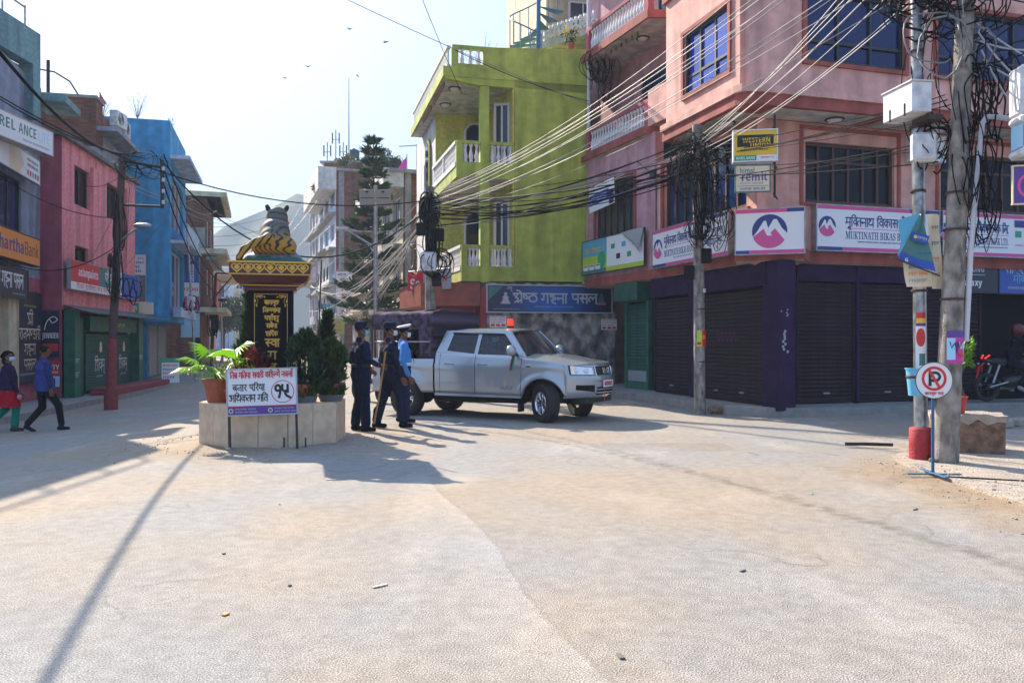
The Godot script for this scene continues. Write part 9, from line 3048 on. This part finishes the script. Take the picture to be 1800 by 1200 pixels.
	for i in 3:
		var p = px(aer[i][0], 300, 68)
		var topy = px(0, aer[i][1] - 12, 68).y
		t = thing("aerial", ["left phone aerial on the white house roof", "middle phone aerial with drum on the white house roof", "right phone aerial on the white house roof"][i], "aerial", at(p.x, p.y - 0.8, p.z), "aerials on the white house roof")
		mb = MB.new(); mb.cyl(Vector3.ZERO, V(0, topy - p.y + 0.8, 0), 0.05, 6)
		part(t, "mast", mb, "steel")
		for sx in [-1.0, 1.0]:
			mb = MB.new(); mb.cbox(V(sx * 0.28, topy - p.y + 0.1, 0), V(0.1, 0.9, 0.08)); mb.cyl(V(0, topy - p.y, 0), V(sx * 0.28, topy - p.y, 0), 0.03, 5)
			part(t, "panel", mb, "dark concrete")
	t = thing("radio_mast", "tall thin radio mast with a small dish by the water tanks", "mast", at(px(613, 600, 67).x, 14.5, -67))
	mb = MB.new(); mb.tube([Vector3.ZERO, V(0, 3.5, 0), V(0, 8.6, 0)], 0.08, 6, false, 0.03)
	part(t, "mast", mb, "steel")
	mb = MB.new(); mb.ball(V(-0.2, 1.9, 0.1), V(0.28, 0.28, 0.1), 12, 8)
	part(t, "dish", mb, "print sky")
	# Norfolk pine in front of the brick house
	t = thing("norfolk_pine", "tall dark Norfolk pine with level tiered branches in the middle of the street row", "tree", at(px(656, 600, 38).x, 0, -38.0))
	norfolk_pine(t, 11.1, 2.25, 15, [Color(0.02, 0.055, 0.032), Color(0.025, 0.07, 0.036), Color(0.045, 0.095, 0.04), Color(0.03, 0.065, 0.025)])

# ---------- utility poles and cables ----------
func cable(a, b, sag, r, mat, label, group = "", seg = 22):
	var p = []
	for i in seg + 1:
		var f = i / float(seg)
		p.append(a.lerp(b, f) - V(0, 4.0 * sag * f * (1.0 - f), 0))
	var mb = MB.new()
	mb.tube(p, r, 5, false)
	return solo("overhead_cable", label, "cable", mb, mat, Transform3D(), group)

func build_poles_and_cables():
	var g = RandomNumberGenerator.new(); g.seed = 19
	# pole before the bank house
	var C = V(3.87, 0.05, -16.85)
	var t = thing("utility_pole", "concrete pole before the bank shutters buried in black cable", "pole", at(C.x, C.y, C.z))
	var mb = MB.new(); mb.tube([V(0, -0.1, 0), V(-0.02, 2.5, 0), V(-0.06, 5.9, 0)], 0.122, 16, true, 0.10)
	part(t, "shaft", mb, "pole concrete")
	for y in [1.02, 2.1]:
		mb = MB.new(); mb.lathe([U(0.118, y), U(0.124, y + 0.01), U(0.117, y + 0.03)], 14)
		part(t, "iron_band", mb, "rust iron")
	bent_print(t, "sticker", 0.122, -0.9, 0.1, 1.35, 1.68, "print lime"); bent_print(t, "sticker", 0.122, 0.1, 1.1, 1.35, 1.68, "print red"); bent_print(t, "sticker", 0.1225, 0.2, 0.9, 1.5, 1.58, "print orange"); bent_print(t, "sticker", 0.1225, -0.7, 0.0, 1.38, 1.44, "print red")
	bent_print(t, "sticker", 0.119, 0.3, 1.2, 2.45, 2.53, "print white")
	for q in [[V(-0.15, 5.35, 0.05), 0.32, 0.26, 24, 81, 0.009, 0.17], [V(-0.3, 4.9, 0.1), 0.22, 0.36, 16, 82, 0.009, 0.13], [V(0.15, 5.0, 0.1), 0.26, 0.26, 12, 83, 0.009, 0.18], [V(-0.05, 3.7, 0.15), 0.2, 0.26, 20, 84, 0.008, 0.09], [V(0.15, 4.15, 0.12), 0.28, 0.26, 10, 85, 0.007, 0.16], [V(0.0, 4.4, 0.1), 0.1, 0.6, 14, 86, 0.010, 0.06], [V(0.42, 3.95, 0.1), 0.2, 0.4, 7, 87, 0.008, 0.12]]:
		part(t, "cable_coil", coil_mb(q[0], q[1], q[2], q[3], q[4], q[5], q[6], 0.12), "cable black")
	for q in [[-0.25, 2.85], [0.1, 3.2]]:
		mb = MB.new(); mb.bbox(V(q[0], q[1], 0.12), V(0.2, 0.3, 0.14), 0.02)
		part(t, "splice_box", mb, "cable black")
	mb = MB.new()
	for k in 3: mb.ball(V(0.22 + k * 0.11, 0.06, 0.1), V(0.1, 0.08, 0.09), 9, 6)
	solo("stone", "small stones at the foot of the concrete pole by the shutters", "stone", mb, "brown plaster", at(C.x, 0.04, C.z))
	# pole by the green house
	var B = V(-2.22, 0, -22.0)
	t = thing("utility_pole", "grey pole in front of the green house with a white box and cable loops", "pole", at(B.x, B.y, B.z))
	mb = MB.new(); mb.tube([V(0.05, -0.1, 0), V(0, 5.65, 0)], 0.16, 16, true, 0.12)
	part(t, "shaft", mb, "pole concrete")
	part(t, "cable_coil", coil_mb(V(0.0, 5.0, 0.1), 0.18, 0.4, 26, 91, 0.02, 0.08, 0.08), "cable black"); part(t, "cable_coil", coil_mb(V(0.05, 4.2, 0.12), 0.14, 0.6, 16, 92, 0.016, 0.06, 0.06), "cable black"); part(t, "cable_coil", coil_mb(V(0.22, 3.6, 0.14), 0.42, 0.38, 9, 93, 0.016, 0.08, 0.06), "cable black"); part(t, "cable_coil", coil_mb(V(-0.4, 3.7, 0.1), 0.3, 0.3, 4, 94, 0.012, 0.08, 0.06), "cable grey")
	mb = MB.new(); mb.bbox(V(0, 3.62, 0.22), V(0.42, 0.5, 0.2), 0.02)
	part(t, "meter_box", mb, "white box")
	for q in [[0.28, 4.35], [-0.22, 4.5], [0.2, 3.15]]:
		mb = MB.new(); mb.bbox(V(q[0], q[1], 0.08), V(0.24, 0.34, 0.16), 0.02)
		part(t, "splice_box", mb, "cable black")
	# left pole
	var D = V(-10.78, -0.33, -22.0)
	t = thing("utility_pole", "dark pole with red painted foot leaning at the left kerb", "pole", at(D.x, D.y, D.z))
	mb = MB.new(); mb.tube([V(0.04, 1.9, 0), V(0.32, 6.9, 0)], 0.11, 14, true, 0.09)
	part(t, "shaft", mb, "dark pole")
	mb = MB.new(); mb.tube([V(0, -0.1, 0), V(0.005, 0.55, 0)], 0.18, 14); mb.tube([V(0.005, 0.55, 0), V(0.04, 1.9, 0)], 0.125, 14)
	part(t, "painted_foot", mb, "red pole")
	for q in [[V(0.25, 5.0, 0.1), 0.09, 0.7, 9, 101, 0.016, 0.03], [V(0.2, 3.6, 0.1), 0.09, 0.7, 9, 102, 0.014, 0.03], [V(0.5, 3.2, 0.1), 0.2, 0.28, 4, 103, 0.012, 0.05], [V(0.9, 6.5, 0.1), 0.5, 0.3, 9, 104, 0.010, 0.2]]:
		part(t, "cable_coil", coil_mb(q[0], q[1], q[2], q[3], q[4], q[5], q[6], 0.12), "cable black")
	mb = MB.new(); mb.cyl(V(0.2, 6.7, 0), V(1.4, 6.5, 0), 0.045, 6); mb.cyl(V(1.38, 5.4, 0), V(1.38, 6.7, 0), 0.05, 6); mb.cyl(V(0.25, 5.5, 0), V(1.35, 5.45, 0), 0.035, 6)
	part(t, "cross_arm", mb, "black iron")
	for k in 4:
		mb = MB.new(); mb.lathe([U(0, 0), U(0.05, 0.02), U(0.035, 0.06), U(0.05, 0.09), U(0, 0.12)], 8)
		part(t, "insulator", mb, "white box", at(1.43, 5.5 + k * 0.3, 0.06))
	mb = MB.new(); mb.cyl(V(0.25, 4.55, 0), V(0.75, 4.85, 0.1), 0.03, 6); mb.ball(V(0.9, 4.92, 0.12), V(0.26, 0.08, 0.1), 10, 6)
	part(t, "street_lamp", mb, "steel")
	# slim steel pole and others down the street
	var slim = [[345, 640, 328, 395, 33.0, 0.06, "steel", "slim leaning steel pole with two meter boxes before the tall blue board"], [370, 625, 379, 480, 46.0, 0.11, "dark pole", "black pole with a long top arm far down the left side"], [391, 620, 387, 495, 58.0, 0.08, "steel", "thin grey pole right of the black one down the street"], [558, 600, 556, 430, 52.0, 0.09, "steel", "pale pole with white cable ends before the grey house"]]
	for q in slim:
		var a = px(q[0], q[1], q[4]); a.y = 0.0
		var b = px(q[2], q[3], q[4])
		t = thing("utility_pole", q[7], "pole", at(a.x, a.y, a.z))
		mb = MB.new(); mb.tube([V(0, -0.3, 0), b - a], q[5], 8, true, q[5] * 0.7)
		part(t, "shaft", mb, q[6])
		if q[4] == 33.0:
			for f in [0.5, 0.41]:
				mb = MB.new(); mb.bbox((b - a) * f + V(0.02, 0, 0.12), V(0.3, 0.4, 0.15), 0.03)
				part(t, "meter_box", mb, "white box")
			part(t, "cable_coil", coil_mb((b - a) * 0.48, 0.3, 0.3, 4, 111, 0.02, 0.05, 0.05), "cable black")
		elif q[4] == 46.0:
			mb = MB.new(); mb.cyl(b - a, b - a + V(1.2, -0.05, 0), 0.05, 6); mb.cyl((b - a) * 0.75, b - a + V(1.0, -0.1, 0), 0.04, 6); mb.ball((b - a) * 0.68 + V(0.5, 0.2, 0), V(0.3, 0.09, 0.12), 8, 6)
			part(t, "top_arm", mb, "dark pole")
			part(t, "cable_coil", coil_mb((b - a) * 0.5, 0.18, 0.7, 14, 112, 0.025, 0.1, 0.1), "cable black")
		elif q[4] == 52.0: part(t, "cable_coil", coil_mb((b - a) * 0.4 + V(0.6, 0, 0), 0.5, 0.9, 14, 113, 0.016, 0.3, 0.2), "cable white")
	# solar street lamp
	var S = px(660, 600, 26); S.y = 0.0
	t = thing("solar_lamp", "solar street lamp with two panels and a thin arm behind the officers", "street lamp", at(S.x, 0, S.z))
	mb = MB.new(); mb.cyl(V(0, -0.1, 0), V(0, 6.45, 0), 0.075, 10, 0.06)
	part(t, "post", mb, "steel")
	for sx in [-1.0, 1.0]:
		mb = MB.new(); mb.bbox(V(sx * 0.255, 6.15, 0.05), V(0.49, 0.52, 0.04), 0.006)
		var pn = part(t, "solar_panel", mb, "mesh backing", Transform3D(Basis(V(1, 0, 0), 0.25), V(0, 0.1, -1.5)))
		mb = MB.new(); mb.bbox(V(sx * 0.255, 6.15, 0.078), V(0.40, 0.02, 0.015), 0.004); mb.bbox(V(sx * 0.255, 6.34, 0.085), V(0.10, 0.05, 0.03), 0.006)
		part(pn, "junction_box", mb, "black frame")
	mb = MB.new(); mb.cyl(V(-0.03, 4.5, 0), V(-0.9, 5.02, 0.1), 0.035, 6); mb.cyl(V(-0.03, 4.3, 0), V(-0.3, 4.65, 0.03), 0.02, 6)
	part(t, "lamp_arm", mb, "steel")
	mb = MB.new(); mb.bbox(V(-1.05, 5.08, 0.1), V(0.34, 0.06, 0.16), 0.02)
	part(t, "lamp_head", mb, "white box")
	# cables: pale ones in the sun from the right poles down to the green house
	for i in 11:
		cable(V(5.35 + g.randf_range(-0.3, 0.3), 6.3 + i * 0.17 + g.randf_range(-0.05, 0.05), -10.1), B + V(g.randf_range(-0.15, 0.15), 4.95 + i * 0.06, 0.1), 0.28 + g.randf_range(0, 0.4), g.randf_range(0.0055, 0.0085), "cable white" if i % 3 else "cable grey", "pale cable slanting from the right poles down to the pole by the green house", "pale cables to the green house pole")
	for i in 8:
		cable(V(5.3 + g.randf_range(-0.35, 0.4), 5.9 + i * 0.2, -10.1), C + V(g.randf_range(-0.1, 0.1), 5.3 + i * 0.05, 0.1), 0.05 + g.randf_range(0, 0.22), g.randf_range(0.005, 0.0075), "cable white", "pale cable slanting from the right poles to the pole before the bank", "pale cables to the bank pole")
	for i in 20:
		var b2 = B + V(g.randf_range(-0.12, 0.12), g.randf_range(4.5, 5.5), 0.1)
		cable(C + V(g.randf_range(-0.25, 0.15), g.randf_range(4.9, 5.65), 0.05), b2, g.randf_range(0.05, 0.55), g.randf_range(0.008, 0.015), "cable black" if i % 4 else "cable grey", "black cable sagging between the bank pole and the green house pole", "black cables before the green house")
	for i in 9:
		cable(C + V(g.randf_range(-0.1, 0.2), g.randf_range(4.7, 5.5), 0.05), V(5.25 + g.randf_range(-0.1, 0.3), g.randf_range(3.7, 4.6), -10.2), g.randf_range(0.0, 0.15), g.randf_range(0.006, 0.011), "cable black", "dark cable running level from the bank pole to the right poles", "dark cables across the bank house")
	var E = px(568, 545, 50)
	for i in 18:
		cable(B + V(-0.05, g.randf_range(4.6, 5.55), 0.0), E + V(g.randf_range(-0.7, 2.2), g.randf_range(-0.5, 1.7), g.randf_range(-3, 3)), g.randf_range(0.2, 1.2), g.randf_range(0.011, 0.017), "cable white" if i % 3 else "cable grey", "pale cable fanning from the green house pole down the street", "pale cables fanning down the street")
	var D1 = D + V(0.32, 6.85, 0)
	cable(D1 + V(1.0, -0.1, 0), B + V(0, 5.1, 0), 1.95, 0.021, "cable black", "thick black cable sagging deep behind the tiger statue")
	cable(V(-12.5, 7.55, -19.0), B + V(0, 5.3, 0), 1.1, 0.016, "cable black", "long black cable across the sky above the tiger statue")
	for i in 2: cable(V(-3.8, 6.9, -1.0) + V(0.03 * i, 0.03 * i, 0), D1 + V(0, 0.03 * i, 0), 1.25 + 0.02 * i, 0.019, "cable black", ["lower", "upper"][i] + " thick cable of the pair coming in at the left edge", "thick cable bundle at the left edge")
	cable(V(-12.0, 7.4, -17.5), D1 + V(0.6, -0.1, 0), 0.35, 0.016, "cable black", "upper black cable coming in at the left edge")
	cable(V(-12.6, 5.6, -20.0), D1 + V(0.0, -1.7, 0), 0.3, 0.012, "cable black", "thin cable crossing the pink facade to the left pole")
	cable(V(-12.9, 3.6, -20.5), D1 + V(-0.1, -2.4, 0), 0.5, 0.012, "cable black", "thin cable crossing the orange bank board")
	var far = px(379, 482, 46)
	for i in 3: cable(D1 + V(1.1, -0.4 * i, 0), far + V(0.8, -0.3 * i, 0), 0.8 + 0.3 * i, 0.02, "cable black", ["upper", "middle", "lower"][i] + " of three dark cables running from the left pole down past the blue building", "dark cables past the blue building")
	for i in 6: cable(far + V(g.randf_range(0, 1), g.randf_range(-1.5, 0.3), 0), px(545 + i * 12, 330 + i * 22, 60), g.randf_range(0.5, 1.6), 0.015, "cable grey", "thin far cable crossing the sky over the street", "thin far cables over the street")
	for i in 4: cable(px(322, 400 + i * 14, 36), px(560, 330 + i * 24, 58), 0.8, 0.014, "cable grey", "thin cable from the brick house across the sky", "thin cables from the brick house")
	cable(px(735, -20, 17), px(812, 165, 24.3), 0.05, 0.008, "cable black", "thin dark cable dropping steeply to the green roof soffit")
	cable(px(560, -25, 20), px(1040, 185, 24.0), 0.1, 0.010, "cable grey", "thin cable crossing the upper green wall")
	cable(px(800, 88, 23.8), px(1035, 178, 23.5), 0.12, 0.012, "cable black", "dark cable drooping across the green wall from the roof corner")
	for i in 7: cable(D1 + V(g.randf_range(-0.1, 1.2), -g.randf_range(0.1, 2.5), 0.0), V(-12.9 - 0.2 * i, 3.2 + g.randf_range(0, 4.2), -24.5 - i * 0.9), g.randf_range(0.0, 0.3), 0.008, "cable grey" if i % 2 else "cable black", "thin service wire from the left pole to the pink facade", "thin wires on the left facades")
	for i in 6: cable(D1 + V(g.randf_range(0, 1.2), -g.randf_range(0.0, 1.5), 0.0), px(300 + i * 40, 330 + i * 20, 40), g.randf_range(0.1, 0.6), 0.009, "cable grey", "thin wire leaving the left pole towards the blue building and the sky gap", "thin wires beyond the left pole")
	# thick pale loops at the right edge
	for i in 5:
		var a = V(5.62 + 0.02 * i, 5.35 - i * 0.11, -9.9)
		cable(a, V(7.0 + 0.2 * (i % 3), 4.55 + 0.25 * ((i * 2) % 5), -9.6), 0.15 + 0.17 * ((i * 3) % 5), 0.011, "cable white", "thick pale cable looping from the concrete pole out of the frame", "pale cable loops at the right edge")
	for i in 6: cable(V(5.62, 5.9 - g.randf() * 1.2, -9.95), V(7.4, 5.2 + g.randf() * 1.8, -9.6 + g.randf() * 1.5), g.randf_range(0.05, 0.5), 0.009, "cable black", "dark cable leaving the concrete pole to the right", "dark cables at the right edge")
	for i in 4: cable(C + V(0, 5.2 - 0.1 * i, 0), at(2.19, 0, -24.9, -1.188) * V(0.6 + 0.9 * i, 5.9 + 0.4 * (i % 2), 0.1), 0.25, 0.009, "cable black", "thin service cable from the bank pole to the left part of the pink house", "service cables to the pink house")
	# loose loops on the house corner by the drain pipe
	solo("cable_tangle", "black cable tangle hanging by the drain pipe between green and pink houses", "cable", coil_mb(V(0, 0, 0), 0.35, 0.5, 16, 121, 0.012, 0.2, 0.1), "cable black", at(2.55, 9.6, -24.3))

func build_small_things():
	# birds in the sky
	for q in [[614, 51, 45.0, 0.3, "bird flying highest, left of the next one"], [678, 74, 45.0, -0.4, "bird flying right of the highest one"], [541, 117, 45.0, 0.2, "bird flying lower, above the street gap"], [500, 137, 60.0, 0.5, "small far bird, leftmost of the flock"], [628, 133, 60.0, 0.9, "tiny pale far bird near the radio mast"]]:
		var p = px(q[0], q[1], q[2])
		var mb = MB.new()
		var dk = Color(0.02, 0.02, 0.022)
		var s = 1.0
		skin(mb, [[V(0, 0, -0.09), V(0, 0.0, 0.08), 0.03, 0.036, dk], [V(0, 0.01, 0.1), V(0, 0.015, 0.14), 0.022, 0.016, dk], [V(0, 0, -0.1), V(0, 0.0, -0.19), 0.02, 0.012, dk], [V(0.02, 0.01, 0.04), V(0.14, 0.07, 0.06), 0.024, 0.016, dk, 0.01], [V(0.14, 0.07, 0.06), V(0.27, 0.10, -0.03), 0.016, 0.007, dk, 0.01], [V(-0.02, 0.01, 0.04), V(-0.14, 0.07, 0.06), 0.024, 0.016, dk, 0.01], [V(-0.14, 0.07, 0.06), V(-0.27, 0.10, -0.03), 0.016, 0.007, dk, 0.01]], 0.012, 0.02)
		solo("bird", q[4], "bird", mb, "vertex paint", Transform3D(Basis.from_euler(V(0.3, q[3] * 3.0, q[3])), p), "birds over the street")
	# litter on the road
	var bits = [[668, 1031, 0.13, 0.03, "print cream", "pale yellow stick of wood lying on the road in the foreground"], [582, 844, 0.14, 0.03, "print cream", "small pale wood piece near the monument's shadow"], [396, 1081, 0.05, 0.04, "print orange", "tiny orange scrap on the road at the left front"], [1427, 869, 0.05, 0.03, "print green", "green plastic scrap on the road at the right"], [393, 974, 0.03, 0.03, "black rubber", "small black pebble on the road left of centre"], [509, 1030, 0.03, 0.03, "black rubber", "small black pebble in the foreground left of centre"], [1306, 1004, 0.07, 0.03, "dark concrete", "dark leaf on the road right of centre"], [1091, 1155, 0.08, 0.04, "dark concrete", "dry leaf near the lower edge right of the seam"], [1610, 896, 0.10, 0.02, "dark concrete", "thin twig lying on the road at the right"], [491, 887, 0.04, 0.02, "print red", "tiny red scrap before the monument's shadow"]]
	for q in bits:
		var d = 1440.0 * 1.5 / (q[1] - 600.0)
		var x = (q[0] - 900.0) / 1440.0 * d
		var mb = MB.new()
		mb.bbox(V(0, 0.006, 0), V(q[2] * 0.8, 0.008, q[3] * 0.7), 0.003)
		solo("road_scrap", q[5], "litter", mb, q[4], at(x, gy(x, -d), -d, 0.3 + q[0] * 0.01))
	# loose gravel beside the island and along the apron edge
	var mm = MultiMesh.new()
	mm.transform_format = MultiMesh.TRANSFORM_3D
	var st = MB.new()
	st.ball(Vector3.ZERO, V(1, 0.6, 0.8), 6, 4)
	mm.mesh = st.mesh()
	mm.instance_count = 650
	var r = RandomNumberGenerator.new(); r.seed = 77
	for i in 650:
		var x; var z
		if i < 350:
			var a = r.randf() * TAU; var rad = 1.2 + absf(r.randfn()) * 0.5
			x = -3.9 + cos(a) * rad; z = -12.3 + sin(a) * rad
		elif i < 650: x = 4.65 + r.randfn() * 0.35; z = r.randf_range(-10.5, -5.0)
		else: x = r.randf_range(-6, 6); z = r.randf_range(-16, -4)
		var s = 0.006 + 0.012 * pow(r.randf(), 3.0)
		mm.set_instance_transform(i, Transform3D(Basis.from_euler(V(r.randf(), r.randf() * TAU, r.randf())).scaled(V(s, s, s)), V(x, gy(x, z) + s * 0.4 + (0.028 if x > 4.75 else 0.0), z)))
	var o = MultiMeshInstance3D.new()
	o.name = "gravel"
	o.multimesh = mm
	o.material_override = M["sand concrete"]
	add_child(o, true)
	tag(o, "loose gravel scattered on the road round the island and the concrete apron", "gravel", "", "stuff")
